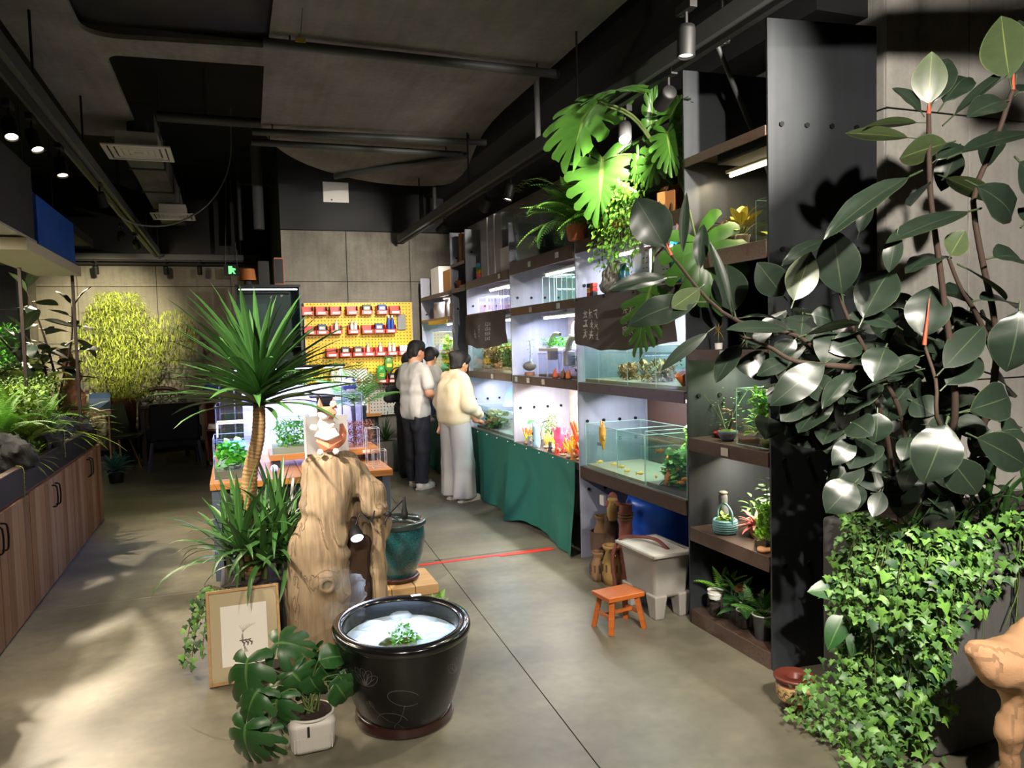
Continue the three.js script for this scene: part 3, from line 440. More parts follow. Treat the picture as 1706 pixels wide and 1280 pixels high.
single('cloth_cover', clothGrid(1, 1, 50, 16, (u, v) => [-0.025 * (1 - v) * (0.5 + 0.5 * Math.sin(u * 22)), 0.015 + v * 0.735, -u * 1.9]), greenCloth, 'shaded green cloth hanging behind the man at the far bays', 'cloth', [2.46, 0, -8.2]);
// dark cloths printed with white brush script
function scriptCloth(label, z0, z1, y0, y1, blocks) {
  const t = thing('script_cloth', label, 'cloth', [2.452, 0, z0]), w = z0 - z1;
  const tx = canvasTex(1024, 320, (c, W, H) => {
    c.fillStyle = '#595150'; c.fillRect(0, 0, W, H); c.strokeStyle = '#d9d4cf'; c.lineCap = 'round';
    const st = (x, y, pts, lw) => { c.lineWidth = lw; c.beginPath(); pts.forEach(([a, b], i) => i ? c.lineTo(x + a, y + b) : c.moveTo(x + a, y + b)); c.stroke(); };
    for (const [bx0, by0, nx, ny, s] of blocks) for (let i = 0; i < nx; i++) for (let j = 0; j < ny; j++) { const x = bx0 * W + i * s * 1.15, y = by0 * H + j * s * 1.1; for (let q = 0; q < 3; q++) { const h = rr(0.1, 0.85) * s; st(x, y, [[rr(0, 0.3) * s, h + 0.05 * s], [rr(0.6, 0.95) * s, h - rr(0, 0.08) * s]], s * rr(0.05, 0.09)); } for (let q = 0; q < 2; q++) { const v = rr(0.2, 0.8) * s; st(x, y, [[v, rr(0, 0.3) * s], [v - rr(0, 0.12) * s, rr(0.6, 0.8) * s], [v - rr(-0.1, 0.35) * s, rr(0.85, 1) * s]], s * rr(0.05, 0.09)); } st(x, y, [[rr(0.4, 0.6) * s, rr(0.4, 0.6) * s], [rr(0.8, 1) * s, rr(0.8, 1) * s]], s * 0.07); }
  });
  const m = mat(0xffffff, 0.85, { map: tx, side: THREE.DoubleSide });
  const g = clothGrid(1, 1, 44, 14, (u, v) => { const d = 1 - v, sag = 0.05 * Math.sin(PI * u) * d; return [-0.012 - 0.02 * Math.sin(u * 11 + v * 5) * d * 0.6 - 0.025 * sm(0.2, 0, Math.abs(u - 0.22 - 0.2 * d)) * d, y0 + v * (y1 - y0) - sag - 0.02 * nz(u * 5, v * 2) * d, -(1 - u) * w]; });
  part(t, 'cloth', g, m); for (const z of [-0.05, -w * 0.35, -w * 0.65, -w + 0.05]) part(t, 'magnet', new THREE.CylinderGeometry(0.009, 0.009, 0.006, 10).rotateZ(PI / 2), MT.bolt, [-0.014, y1 - 0.015, z]);
}
scriptCloth('grey cloth with white brush script above the divided tank', -3.85, -5.24, 1.66, 2.0, [[0.10, 0.25, 3, 3, 60], [0.54, 0.22, 4, 3, 54]]);
scriptCloth('grey cloth with white brush script above the mossy tank', -6.78, -8.1, 1.68, 1.99, [[0.2, 0.4, 1, 1, 105], [0.37, 0.32, 1, 4, 26], [0.52, 0.25, 3, 4, 40]]);
// ---------------------------------------------------------------- fish tanks
function tank(label, [x0, x1], y, H, [z0, z1], { water = 0.8, wm = MT.water, bed = MT.sand, bedH = 0.02, split = [], gm = MT.glass, em = MT.gedge, name = 'fish_tank', e = 0.003 } = {}) {
  const t = thing(name, label, 'fish tank', [x0, y, z0]), W = x1 - x0, D = z1 - z0, s = Math.sign(D); // D is negative: the tank reaches away from z0
  part(t, 'glass_pane', bb(0, 0.002, 0, H, 0, D), gm); part(t, 'glass_pane', bb(W - 0.002, W, 0, H, 0, D), gm); part(t, 'glass_pane', bb(0, W, 0, H, 0, s * 0.002), gm); part(t, 'glass_pane', bb(0, W, 0, H, D - s * 0.002, D), gm);
  for (const z of split) part(t, 'divider', bb(0, W, 0, H * 0.97, z - z0, z - z0 + 0.002), gm);
  const E = []; for (const [a, b] of [[0, 0], [W, 0], [0, D], [W, D]]) E.push(bx(e, H, e, a, H / 2, b)); for (const h of [0, H]) { E.push(bx(e, e, Math.abs(D), 0, h, D / 2), bx(e, e, Math.abs(D), W, h, D / 2), bx(W, e, e, W / 2, h, 0), bx(W, e, e, W / 2, h, D)); } for (const z of split) E.push(bx(e, H, e, 0, H / 2, z - z0), bx(W, e, e, W / 2, H, z - z0));
  part(t, 'glass_edge', E, em);
  if (bed) part(t, 'gravel_bed', bb(0.006, W - 0.006, 0.003, bedH, s * 0.006, D - s * 0.006), bed);
  if (water) part(t, 'water', bb(0.005, W - 0.005, H * water - 0.002, H * water, s * 0.005, D - s * 0.005), wm);
  return t;
}
function weed(label, p, R, H, n, m, geo = G.lance, lo = [0.4, 0.5, 0.2], hi = [1.2, 1.3, 0.8], name = 'water_plant', cat = 'water plant', D = R) {
  const t = thing(name, label, cat, p), st = []; for (let k = 0; k < 6; k++) { const a = k * 1.05, x = R * 0.6 * Math.cos(a), z = D * 0.6 * Math.sin(a); st.push(taper([[x * 0.4, 0, z * 0.4], [x * 0.8, H * 0.5, z * 0.8], [x, H * 0.9, z]], [0.002, 0.001], 5, 4)); }
  part(t, 'stem', st, LF.stem); cloud(t, 'foliage', geo, m, Math.round(n * 2.3), () => { const a = rr(0, 6.28), q = Math.sqrt(rnd()), h = rnd(); return [[R * q * Math.cos(a), H * (0.04 + 0.9 * h), D * q * Math.sin(a)], [rr(-1.4, 0.3), rr(0, 6.28), rr(-0.5, 0.5)], rr(0.55, 1.25)]; }, tintY(lo, hi)); return t;
}
function fishAt(label, list, m, group) {
  const body = new THREE.SphereGeometry(1, 12, 8).scale(0.008, 0.011, 0.022), tail = new THREE.ExtrudeGeometry(poly([[0, 0], [-0.018, 0.014], [-0.014, 0], [-0.018, -0.014]]), { depth: 0.002, bevelEnabled: false }).rotateY(-PI / 2).translate(0.001, 0, -0.018).rotateY(0), fin = new THREE.ConeGeometry(0.006, 0.012, 4).scale(0.3, 1, 1).translate(0, 0.013, 0);
  for (const [x, y, z, a] of list) { const t = thing('goldfish', label, 'fish', [x, y, z], a, group); part(t, 'body', body, m); part(t, 'tail_fin', tail, m); part(t, 'back_fin', fin, m); }
}
const LW = mat(0x6aa03a, 0.6), MWe = mat(0x8a9a34, 0.7);
// barrel bay
tank('long glass tank with goldfish and gravel above the blue barrel', [2.5, 2.98], 0.721, 0.33, [-4.34, -5.22], { water: 0.8, bed: MT.sand, bedH: 0.02, split: [-4.72] });
tank('square glass tank with leafy plants and many goldfish', [2.49, 2.97], 0.721, 0.36, [-3.83, -4.31], { water: 0.72, bed: MT.gravel, bedH: 0.03 });
weed('bushy green plants inside the goldfish tank', [2.7, 0.752, -4.06], 0.18, 0.2, 420, mat(0x6fae44, 0.6), G.heart, [0.35, 0.5, 0.25], [1.3, 1.3, 0.8]);
weed('light green sprig rising over the rim of the goldfish tank', [2.80, 0.752, -4.24], 0.05, 0.4, 90, mat(0x8fc060, 0.6), G.oval);
fishAt('orange goldfish among the plants in the square tank', [[2.53, 0.80, -3.95, 0.5], [2.56, 0.87, -4.02, 2], [2.54, 0.93, -4.12, -1], [2.58, 0.84, -4.2, 1], [2.53, 0.79, -4.25, -0.4], [2.6, 0.9, -4.16, 2.4], [2.55, 0.96, -4.22, 0.9], [2.52, 0.83, -3.9, -2], [2.55, 0.775, -4.08, 1.6]], mat(0xf09020, 0.4), 'goldfish in the square tank');
fishAt('pale yellow fish near the bed of the long tank', [[2.56, 0.77, -4.5, 1.4], [2.55, 0.765, -4.66, 1.8], [2.58, 0.77, -4.8, 1.2], [2.6, 0.765, -4.95, 1.7], [2.55, 0.77, -5.08, 1.4]], mat(0xe8b850, 0.4), 'pale fish in the long tank');
{ const t = thing('tank_ornament', 'brown clay jug ornament lying among the goldfish', 'ornament', [2.54, 0.752, -4.1]); part(t, 'jug', lathe([[0.001, 0], [0.03, 0], [0.036, 0.03], [0.03, 0.07], [0.018, 0.085], [0.02, 0.1], [0.014, 0.1]], 16), mat(0xb8641e, 0.6)); part(t, 'rim', new THREE.TorusGeometry(0.018, 0.004, 6, 16).rotateX(PI / 2).translate(0, 0.1, 0), mat(0x9a5018, 0.6)); }
{ const t = thing('toy_figure', 'yellow and brown figure hanging on the rim of the long tank', 'figurine', [2.53, 0.93, -5.0]); part(t, 'body', blob([[[0, 0, 0], [0, 0.06, 0], 0.022, 0.026], [[0, 0.09, 0], [0, 0.1, 0], 0.024], [[0, 0.11, -0.012], [0, 0.15, -0.02], 0.006, 0.008], [[0, 0.11, 0.012], [0, 0.15, 0.02], 0.006, 0.008], [[0, 0.04, 0.02], [-0.01, 0.02, 0.05], 0.01, 0.008], [[0, 0.0, 0.01], [0, -0.05, 0.015], 0.012, 0.01]], 0.015, 0.007), mat(0xd89430, 0.6)); part(t, 'base_clip', bb(-0.02, 0.01, -0.03, -0.005, -0.05, 0.0, 0.003), mat(0x8c94c8, 0.5)); }
{ const t = thing('canister_filter', 'stack of black filter trays behind the goldfish tank', 'filter', [2.86, 0.721, -3.92]); for (let k = 0; k < 5; k++) part(t, 'tray', bb(-0.02, 0.14, k * 0.1, k * 0.1 + 0.09, -0.02, -0.26, 0.008), MT.black); part(t, 'lid', bb(-0.03, 0.15, 0.5, 0.53, -0.0, -0.28, 0.01), mat(0x2c2e33, 0.4)); part(t, 'grey_band', bb(-0.024, 0.144, 0.295, 0.32, -0.015, -0.265), mat(0x8e98a4, 0.4)); }
{ const t = thing('rust_panel', 'rust brown board standing behind the long tank', 'panel', [3.0, 0.721, -4.4]); part(t, 'board', bb(0, 0.012, 0, 0.55, 0, -0.75), mat(0x8a5a40, 0.6, { map: rep(rustT, 1) })); part(t, 'edge_strip', bb(-0.004, 0.016, 0.545, 0.555, 0, -0.75), MT.rust); }
tank('shallow divided glass tank under the script cloth', [2.5, 2.98], 1.366, 0.27, [-3.84, -5.22], { water: 0.84, bed: MT.sand, bedH: 0.025, split: [-4.18, -4.55, -4.98] });
weed('brownish water weeds in the divided tank', [2.68, 1.39, -4.45], 0.12, 0.13, 160, mat(0xa58a54, 0.7), G.lance, [0.5, 0.5, 0.4], [1.2, 1.1, 0.8]);
weed('dark green weeds at the near end of the divided tank', [2.72, 1.39, -4.02], 0.12, 0.17, 150, mat(0x4f7050, 0.7), G.tiny);
weed('rust coloured weed tuft at the far end of the divided tank', [2.66, 1.39, -4.82], 0.07, 0.1, 110, mat(0xb07a3c, 0.7), G.lance, [0.6, 0.6, 0.4], [1.2, 1.1, 0.8]);
{ const t = thing('clay_pot', 'small orange clay pot tipped in the divided tank', 'pot', [2.54, 1.40, -3.9]); const q = part(t, 'bowl', lathe([[0.001, 0], [0.025, 0], [0.04, 0.075], [0.036, 0.075], [0.022, 0.006]], 18), mat(0xc0672a, 0.7)); q.rotation.set(0, 0, 0.5); const b = part(t, 'rim', new THREE.TorusGeometry(0.039, 0.004, 6, 18).rotateX(PI / 2).translate(0, 0.075, 0), mat(0xd27a36, 0.7)); b.rotation.set(0, 0, 0.5); }
// packages on the upper shelf of the barrel bay
const packT = canvasTex(256, 256, (c) => { c.fillStyle = '#eef0f4'; c.fillRect(0, 0, 256, 256); c.fillStyle = '#7a8290'; for (let k = 0; k < 5; k++) for (let i = 0; i < 5; i++) c.fillRect(24 + i * 44, 30 + k * 34, 26, 8); c.fillStyle = '#9a58c0'; c.fillRect(10, 210, 110, 16); c.fillStyle = '#d05060'; c.fillRect(150, 208, 60, 12); });
for (const [z, h, l] of [[-4.02, 0.3, 'white printed card package nearest the rubber leaves'], [-4.3, 0.33, 'white printed card package in the middle of the upper shelf'], [-4.55, 0.29, 'white printed card package behind the hanging fern']]) { const t = thing('card_package', l, 'package', [2.62, 2.006, z]); part(t, 'card', bb(0, 0.03, 0, h, 0.11, -0.11, 0.003), mat(0xffffff, 0.5, { map: rep(packT, 4) })); part(t, 'hang_tab', bb(0.005, 0.012, h, h + 0.03, 0.03, -0.03, 0.002), MT.white); }
{ const t = thing('stone_pack', 'clear bag of grey stones on the upper shelf', 'bag', [2.55, 2.006, -4.78]); part(t, 'stones', blob([[[0, 0.06, 0.1], [0, 0.06, -0.12], 0.06], [[0, 0.15, 0.09], [0, 0.14, -0.1], 0.05], [[0, 0.2, 0.05], [0, 0.2, -0.05], 0.03]], 0.03, 0.014, (d, x, y, z) => d + 0.012 * nz(x * 40, y * 40, z * 40)), mat(0xa8a4a0, 0.8)); part(t, 'seal_strip', bb(-0.003, 0.003, 0.22, 0.26, 0.12, -0.12, 0.002), MT.acrylic); }
{ const t = thing('toy_blocks', 'small stack of red and black toy blocks on the upper shelf', 'toy', [2.51, 2.006, -5.08]); const cs = [0xc03020, 0x202020, 0xd8b030, 0xc03020, 0x203020, 0xd04030]; cs.forEach((c, i) => part(t, 'block', bb(-0.02, 0.02, Math.floor(i / 2) * 0.033, Math.floor(i / 2) * 0.033 + 0.03, (i % 2) * 0.055 - 0.05, (i % 2) * 0.055, 0.004), mat(c, 0.5))); }
{ const t = thing('bottle', 'teal blue bottle behind the hanging fern', 'bottle', [2.53, 2.006, -4.62]); part(t, 'body', lathe([[0.001, 0], [0.035, 0], [0.036, 0.14], [0.02, 0.17], [0.018, 0.19], [0.001, 0.19]], 16), mat(0x1f6f88, 0.3)); part(t, 'cap', cyl(0.02, 0.02, 0.03, 0, 0.19, 0), MT.white); }
{ const t = thing('bottle', 'bright blue spray bottle half behind the rubber leaves', 'bottle', [2.5, 2.006, -3.93]); part(t, 'body', lathe([[0.001, 0], [0.035, 0], [0.036, 0.15], [0.02, 0.2], [0.001, 0.2]], 16), mat(0x2a9ad8, 0.3)); part(t, 'nozzle', J([cyl(0.015, 0.015, 0.04, 0, 0.2, 0), bb(-0.06, 0.02, 0.23, 0.26, -0.012, 0.012, 0.004)]), mat(0x40b4e8, 0.4)); }
// coral bay
tank('small clear tank with white hang-on filter on the middle shelf', [2.52, 2.72], 1.376, 0.2, [-6.0, -6.2], { gm: MT.acrylic, em: mat(0xced2e6, 0.3), wm: MT.waterB, bed: MT.gravel });
tank('clear acrylic desk tank stacked with green moss', [2.52, 2.74], 1.376, 0.22, [-5.68, -5.98], { gm: MT.acrylic, em: mat(0xced2e6, 0.3), wm: MT.waterB, bed: MT.gravel });
tank('clear desk tank at the near end with blue flowers', [2.52, 2.76], 1.376, 0.24, [-5.34, -5.64], { gm: MT.acrylic, em: mat(0xced2e6, 0.3), wm: MT.waterB, bed: MT.gravel });
{ const t = thing('moss_tray', 'tray of vivid green moss standing on the acrylic desk tank', 'plant tray', [2.56, 1.6, -5.98]); part(t, 'tray', bb(-0.03, 0.17, 0, 0.025, 0.2, -0.22, 0.004), MT.white); cloud(t, 'foliage', G.tiny, mat(0x4fae30, 0.7), 420, () => [[rr(-0.02, 0.16), 0.03 + rr(0, 0.07), rr(-0.2, 0.18)], [rr(-1.4, 0), rr(0, 6.3), 0], rr(0.8, 1.4)], tintY([0.4, 0.5, 0.2], [1.3, 1.3, 0.7])); }
for (const [z, y, x, l] of [[-6.1, 1.62, 2.62, 'white curved hang-on filter above the moss tray'], [-5.62, 1.58, 2.56, 'white curved spout filter arching over the near desk tank'], [-5.85, 1.72, 2.72, 'white tank lamp arm behind the moss tray']]) { const t = thing('hang_on_filter', l, 'filter', [x, y, z]); part(t, 'arm', taper([[0, -0.04, 0], [0, 0.07, 0], [0, 0.115, 0.05], [0, 0.12, 0.17]], [0.035, 0.03, 0.022, 0.016], 14, 8), MT.white); part(t, 'body', bb(-0.04, 0.04, -0.1, 0.02, -0.04, 0.035, 0.012), MT.white); }
{ const t = thing('globe_vase', 'round glass globe vase with a sprig in pebbles', 'vase', [2.55, 1.376, -6.48]); part(t, 'bowl', lathe([[0.035, 0.03], [0.07, 0.06], [0.075, 0.1], [0.055, 0.15], [0.03, 0.165]], 24), MT.glass); part(t, 'pebbles', new THREE.SphereGeometry(0.062, 14, 8).scale(1, 0.7, 1).translate(0, 0.085, 0), MT.gravel); part(t, 'wood_base', cyl(0.05, 0.045, 0.03), mat(0x7a5236, 0.6)); part(t, 'stem', tube([[0, 0.1, 0], [0.01, 0.2, 0], [0, 0.32, 0.02]], 0.003), LF.stem); for (let k = 0; k < 12; k++) put(t, 'leaf', G.oval, LF.green, [0.005, 0.18 + k * 0.013, 0.01], k * 2.4, 0.3, rr(0.7, 1.1)); }
weed('light green bush at the near end of the middle shelf', [2.78, 1.5, -5.42], 0.12, 0.42, 220, mat(0x86b848, 0.6), G.oval, [0.5, 0.6, 0.3], [1.3, 1.3, 0.9], 'shelf_plant', 'plant');
weed('dark green plant with blue flowers inside the near desk tank', [2.62, 1.39, -5.46], 0.08, 0.22, 120, mat(0x4a7a3a, 0.6), G.lance);
for (const [z, l, c] of [[-5.78, 'orange fish ornament on the front of the middle shelf', 0xd85a28], [-5.62, 'brown wood ornament on the front of the middle shelf', 0x7a4a2c], [-5.52, 'small orange ornament near the steel divider', 0xd07038]]) { const t = thing('shelf_ornament', l, 'ornament', [2.5, 1.376, z]); part(t, 'figure', blob([[[0, 0.02, 0], [0, 0.05, 0], 0.022, 0.016], [[0, 0.05, 0.01], [0, 0.09, 0.015], 0.008, 0.004], [[0, 0.03, 0], [0, 0.06, -0.03], 0.01, 0.005]], 0.012, 0.007), mat(c, 0.5)); part(t, 'stand', cyl(0.025, 0.022, 0.008), MT.black); }
// coral ornaments
function coral(label, p, c, h, n, kind = 0) { const t = thing('coral_ornament', label, 'coral', p), L = []; for (let k = 0; k < n; k++) { const a = k * 2.4, s = 0.3 + 0.7 * rnd(), x = Math.cos(a) * h * 0.45 * s, z = Math.sin(a) * h * 0.45 * s, y = h * rr(0.6, 1); L.push([[0, 0.01, 0], [x * 0.6, y * 0.55, z * 0.6], h * 0.09, h * 0.06], [[x * 0.6, y * 0.55, z * 0.6], [x, y, z], h * 0.06, h * 0.045]); if (kind) L.push([[x * 0.6, y * 0.55, z * 0.6], [x * 0.4 + h * 0.15, y * 0.85, z * 0.5 - h * 0.1], h * 0.05, h * 0.035]); } part(t, 'branches', blob(L, h * 0.06, Math.max(0.006, h * 0.05)), mat(c, 0.55)); part(t, 'rock_base', new THREE.DodecahedronGeometry(h * 0.3, 1).scale(1, 0.35, 1).translate(0, h * 0.08, 0), mat(0xb8a890, 0.9)); return t; }
coral('pink branching coral ornament in the middle of the row', [2.56, 0.741, -5.86], 0xe85a8a, 0.24, 7, 1);
coral('orange branching coral ornament at the near end', [2.62, 0.741, -5.5], 0xf07040, 0.3, 8, 1);
coral('yellow coral ornament at the near end of the shelf', [2.54, 0.741, -5.55], 0xf4b030, 0.2, 8);
coral('salmon coral ornament behind the pink one', [2.7, 0.741, -5.72], 0xf08868, 0.26, 7, 1);
coral('yellow green coral ornament at the front edge', [2.53, 0.741, -5.98], 0xc8d848, 0.13, 9);
coral('orange coral ornament beside the green feather plant', [2.55, 0.741, -6.56], 0xf07838, 0.16, 6, 1);
coral('lime coral ornament at the far end of the row', [2.53, 0.741, -6.5], 0xb8d040, 0.13, 8);
coral('pale pink coral ornament on the rear display', [2.8, 0.741, -5.62], 0xf4b8b8, 0.34, 7, 1);
coral('peach coral ornament behind the blue castle', [2.66, 0.741, -6.1], 0xf4b070, 0.2, 7);
coral('small red coral ornament at the shelf lip', [2.52, 0.741, -5.7], 0xe05848, 0.09, 7);
coral('white coral ornament with orange tips at the near end', [2.57, 0.741, -5.38], 0xf0e0d0, 0.18, 8);
[['peach fan coral beside the yellow green one', [2.6, -6.0], 0xf8a878, 0.16], ['rose coral behind the dark diver figure', [2.64, -5.94], 0xf06a80, 0.2], ['golden coral at the back near the wire rack', [2.72, -5.5], 0xf8c048, 0.26], ['cream coral at the shelf lip past the boat', [2.52, -5.86], 0xf4ead8, 0.1], ['orange tube coral beside the salmon one', [2.62, -5.66], 0xf88030, 0.18], ['pale yellow coral near the pale blue trunk', [2.58, -6.16], 0xf8e070, 0.15], ['lilac coral at the back of the row', [2.76, -5.88], 0xd8a8e0, 0.2], ['scarlet coral low by the brown barrel ornament', [2.54, -5.4], 0xe84838, 0.12]].forEach(([l, [x, z], c, h]) => coral(l, [x, 0.741, z], c, h, 8, 1));
{ const t = thing('castle_ornament', 'pale blue tree trunk ornament with holes', 'ornament', [2.52, 0.741, -6.28]); part(t, 'trunk', blob([[[0, 0.02, 0], [0, 0.17, 0], 0.038, 0.03], [[0, 0.02, 0.03], [0, 0, 0.05], 0.015], [[0, 0.1, -0.04], [0, 0.2, -0.06], 0.02, 0.014]], 0.02, 0.009), mat(0x7fa6b8, 0.6)); for (const [y, z] of [[0.06, 0.01], [0.12, -0.005]]) part(t, 'hole', new THREE.CylinderGeometry(0.01, 0.01, 0.004, 10).rotateZ(PI / 2), MT.black, [-0.037, y, z]); }
pottedLeaves('dark green broad leaf ornament plant at the far end', [2.62, 0.741, -6.46], { n: 10, geo: G.heart, s: 1.5, m: mat(0x2f6a3c, 0.5), H: 0.18, R: 0.1, r: 0.03, h: 0.05 });
weed('pale green feathery plant beside the broad leaf one', [2.68, 0.741, -6.3], 0.06, 0.3, 110, mat(0xa8c088, 0.6), G.lance, [0.7, 0.8, 0.6], [1.2, 1.2, 1], 'shelf_plant', 'plant');
for (const [z, c, l] of [[-5.92, 0x3a3440, 'dark diver figure at the shelf lip'], [-5.78, 0xc04a3a, 'red boat ornament at the shelf lip'], [-6.4, 0x8a8a94, 'grey ring ornament at the shelf lip'], [-5.46, 0xb87a40, 'brown barrel ornament beside the steel divider']]) { const t = thing('shelf_ornament', l, 'ornament', [2.5, 0.741, z]); part(t, 'figure', blob([[[0, 0.02, 0], [0, 0.06, 0], 0.022, 0.014], [[0, 0.045, 0], [0, 0.04, 0.035], 0.012, 0.008], [[0, 0.075, 0], [0, 0.08, 0], 0.014]], 0.012, 0.007), mat(c, 0.5)); part(t, 'stand', cyl(0.028, 0.025, 0.008), mat(c, 0.7)); }
{ const t = thing('display_rack', 'white wire rack of hanging flower ornaments by the divider', 'rack', [2.86, 0.741, -5.42]); part(t, 'post', J([rod([0, 0, 0.06], [0, 0.52, 0.06], 0.004), rod([0, 0, -0.14], [0, 0.52, -0.14], 0.004), rod([0, 0.52, 0.06], [0, 0.52, -0.14], 0.004), rod([0, 0.3, 0.06], [0, 0.3, -0.14], 0.004)]), MT.white); const cs = [0xf0a860, 0xe8d8e8, 0xd878b0, 0xf0c030, 0xf0e8e0, 0xe86848]; for (let k = 0; k < 18; k++) part(t, 'flower', new THREE.IcosahedronGeometry(rr(0.018, 0.03), 1), mat(cs[k % 6], 0.6), [-0.03 - rr(0, 0.03), 0.12 + Math.floor(k / 3) * 0.075, 0.04 - (k % 3) * 0.075]); }
// empty tanks and boxes higher up
tank('stack of thin empty glass tanks by the bright tube', [2.52, 2.9], 2.006, 0.26, [-5.35, -5.75], { water: 0, bed: null, split: [-5.45, -5.55, -5.65], em: mat(0xd8e4e8, 0.3) });
tank('upright empty glass box on the second shelf', [2.52, 2.8], 2.006, 0.23, [-5.8, -6.05], { water: 0, bed: null, split: [-5.9], em: mat(0xd8e4e8, 0.3) });
tank('large empty glass aquarium on top of the coral bay', [2.52, 3.0], 2.421, 0.44, [-5.36, -6.68], { water: 0.45, wm: MT.water, bed: null });
tank('clear plastic breeding boxes stacked by the tube light', [2.52, 2.75], 2.006, 0.22, [-6.85, -7.2], { water: 0, bed: null, split: [-6.95, -7.05, -7.12], gm: MT.acrylic, em: mat(0xd4d4d8, 0.3) });
tank('lower clear plastic boxes with brown lids', [2.52, 2.7], 2.006, 0.15, [-7.25, -7.55], { water: 0, bed: null, split: [-7.35, -7.45], gm: MT.acrylic, em: mat(0xd4d4d8, 0.3) });
tank('short clear plastic box at the far end of the shelf', [2.52, 2.68], 2.006, 0.17, [-7.6, -7.85], { water: 0, bed: null, gm: MT.acrylic, em: mat(0xd4d4d8, 0.3) });
{ const t = thing('wrapped_glass', 'tall stack of glass sheets in plastic wrap on the top shelf', 'glass stack', [2.54, 2.371, -7.1]); for (let k = 0; k < 5; k++) part(t, 'glass_sheet', bb(k * 0.02, k * 0.02 + 0.008, 0, 0.62 - 0.01 * k, 0.0, -0.66), MT.acrylic); part(t, 'wrap', bb(-0.012, 0.12, 0.0, 0.6, 0.012, -0.67, 0.012), phys(0xc8c8cc, 0.35, { transmission: 0.7, thickness: 0 })); for (const z of [-0.2, -0.42]) part(t, 'tape', bb(-0.016, 0.122, 0, 0.61, z - 0.012, z + 0.012), mat(0xd0d0d0, 0.4)); }
single('white_carton', bx(0.3, 0.24, 0.34, 0, 0.12, 0, 0.006), MT.white, 'white carton in front of the wrapped glass stack', 'box', [2.67, 2.371, -6.95]);
{ const t = thing('colour_cups', 'stack of rainbow coloured cups on the top shelf', 'cups', [2.54, 2.371, -7.85]); [0xd04a80, 0xe07030, 0xe8c030, 0x50b060, 0x4090c0].forEach((c, i) => part(t, 'cup', cyl(0.04, 0.034, 0.034, 0, i * 0.035, 0, 14), mat(c, 0.5))); }
for (const [h, w, z, c, l] of [[0.3, 0.2, -8.3, 0x5a6a50, 'greenish carton high in the narrow bay'], [0.34, 0.12, -8.5, 0x9a6a3a, 'brown carton high in the narrow bay']]) single('carton', bx(0.26, h, w, 0, h / 2, 0, 0.005), mat(c, 0.7), l, 'box', [2.65, 2.621, z]);
single('white_tray', bx(0.3, 0.035, 0.3, 0, 0.0175, 0, 0.01), MT.white, 'white tray under the cartons in the narrow bay', 'tray', [2.66, 2.331, -8.42]);
single('white_carton', bx(0.3, 0.36, 0.42, 0, 0.18, 0, 0.008), MT.white, 'white carton high on the farthest shelf bay', 'box', [2.68, 2.331, -9.75]);
single('carton', bx(0.3, 0.28, 0.34, 0, 0.14, 0, 0.008), mat(0x9a6c38, 0.7), 'brown carton beside the white one on the farthest bay', 'box', [2.7, 2.331, -9.25]);
for (const [z, r, h, l] of [[-9.85, 0.11, 0.2, 'grey filter canister, farthest on the corner shelf'], [-9.45, 0.07, 0.22, 'slim white filter canister on the corner shelf'], [-9.1, 0.1, 0.22, 'chrome filter canister, nearest on the corner shelf']]) { const t = thing('filter_canister', l, 'canister', [2.64, 2.021, z]); part(t, 'body', lathe([[0.001, 0], [r, 0], [r, h * 0.75], [r * 0.9, h * 0.8], [r * 0.9, h]], 20), mat(0xb0aca4, 0.35, { metalness: 0.3 })); part(t, 'lid', cyl(r * 0.95, r * 0.9, 0.02, 0, h, 0), MT.white); }
single('yellow_strip', bx(0.02, 0.05, 0.9, 0, 0.025, 0, 0.004), mat(0xe0b820, 0.5), 'yellow label strip under the filter canisters', 'strip', [2.46, 1.94, -9.4]);
tank('leafy planted tank glowing behind the child', [2.52, 2.95], 1.351, 0.5, [-8.9, -9.9], { water: 0.9, bed: MT.gravel });
weed('bright green bush in the leafy tank behind the child', [2.72, 1.37, -9.35], 0.2, 0.42, 380, mat(0x8cc060, 0.6), G.heart, [0.5, 0.7, 0.4], [1.4, 1.5, 1.1], 'water_plant', 'water plant', 0.42);
{ const t = thing('potted_plant', 'plant in a terracotta trough behind the child', 'potted plant', [2.5, 1.351, -8.5]); part(t, 'pot', bb(-0.06, 0.06, 0, 0.12, 0.22, -0.22, 0.01), mat(0xa0583a, 0.7)); part(t, 'soil', bb(-0.05, 0.05, 0.1, 0.121, 0.21, -0.21), MT.soil); for (let k = 0; k < 14; k++) put(t, 'leaf', G.drac[1], LF.green, [0, 0.12, rr(-0.18, 0.18)], k * 2.4, rr(0.5, 1.3), rr(0.3, 0.55)); }
{ const t = thing('grey_jar', 'tall grey ceramic jar in the narrow shelf bay', 'jar', [2.6, 1.351, -8.3]); part(t, 'body', lathe([[0.001, 0], [0.07, 0], [0.09, 0.1], [0.075, 0.24], [0.05, 0.3], [0.055, 0.33], [0.045, 0.33]], 20), MT.grey); part(t, 'foot_ring', new THREE.TorusGeometry(0.07, 0.006, 6, 20).rotateX(PI / 2).translate(0, 0.006, 0), MT.grey); }
{ const t = thing('brown_pot', 'brown clay pot on the narrow shelf near the tube', 'pot', [2.56, 2.331, -8.6]); pot(t, 0.06, 0.08, 0.09, mat(0x8a4a2c, 0.7)); part(t, 'saucer', cyl(0.08, 0.085, 0.012), mat(0x7a4226, 0.7)); }
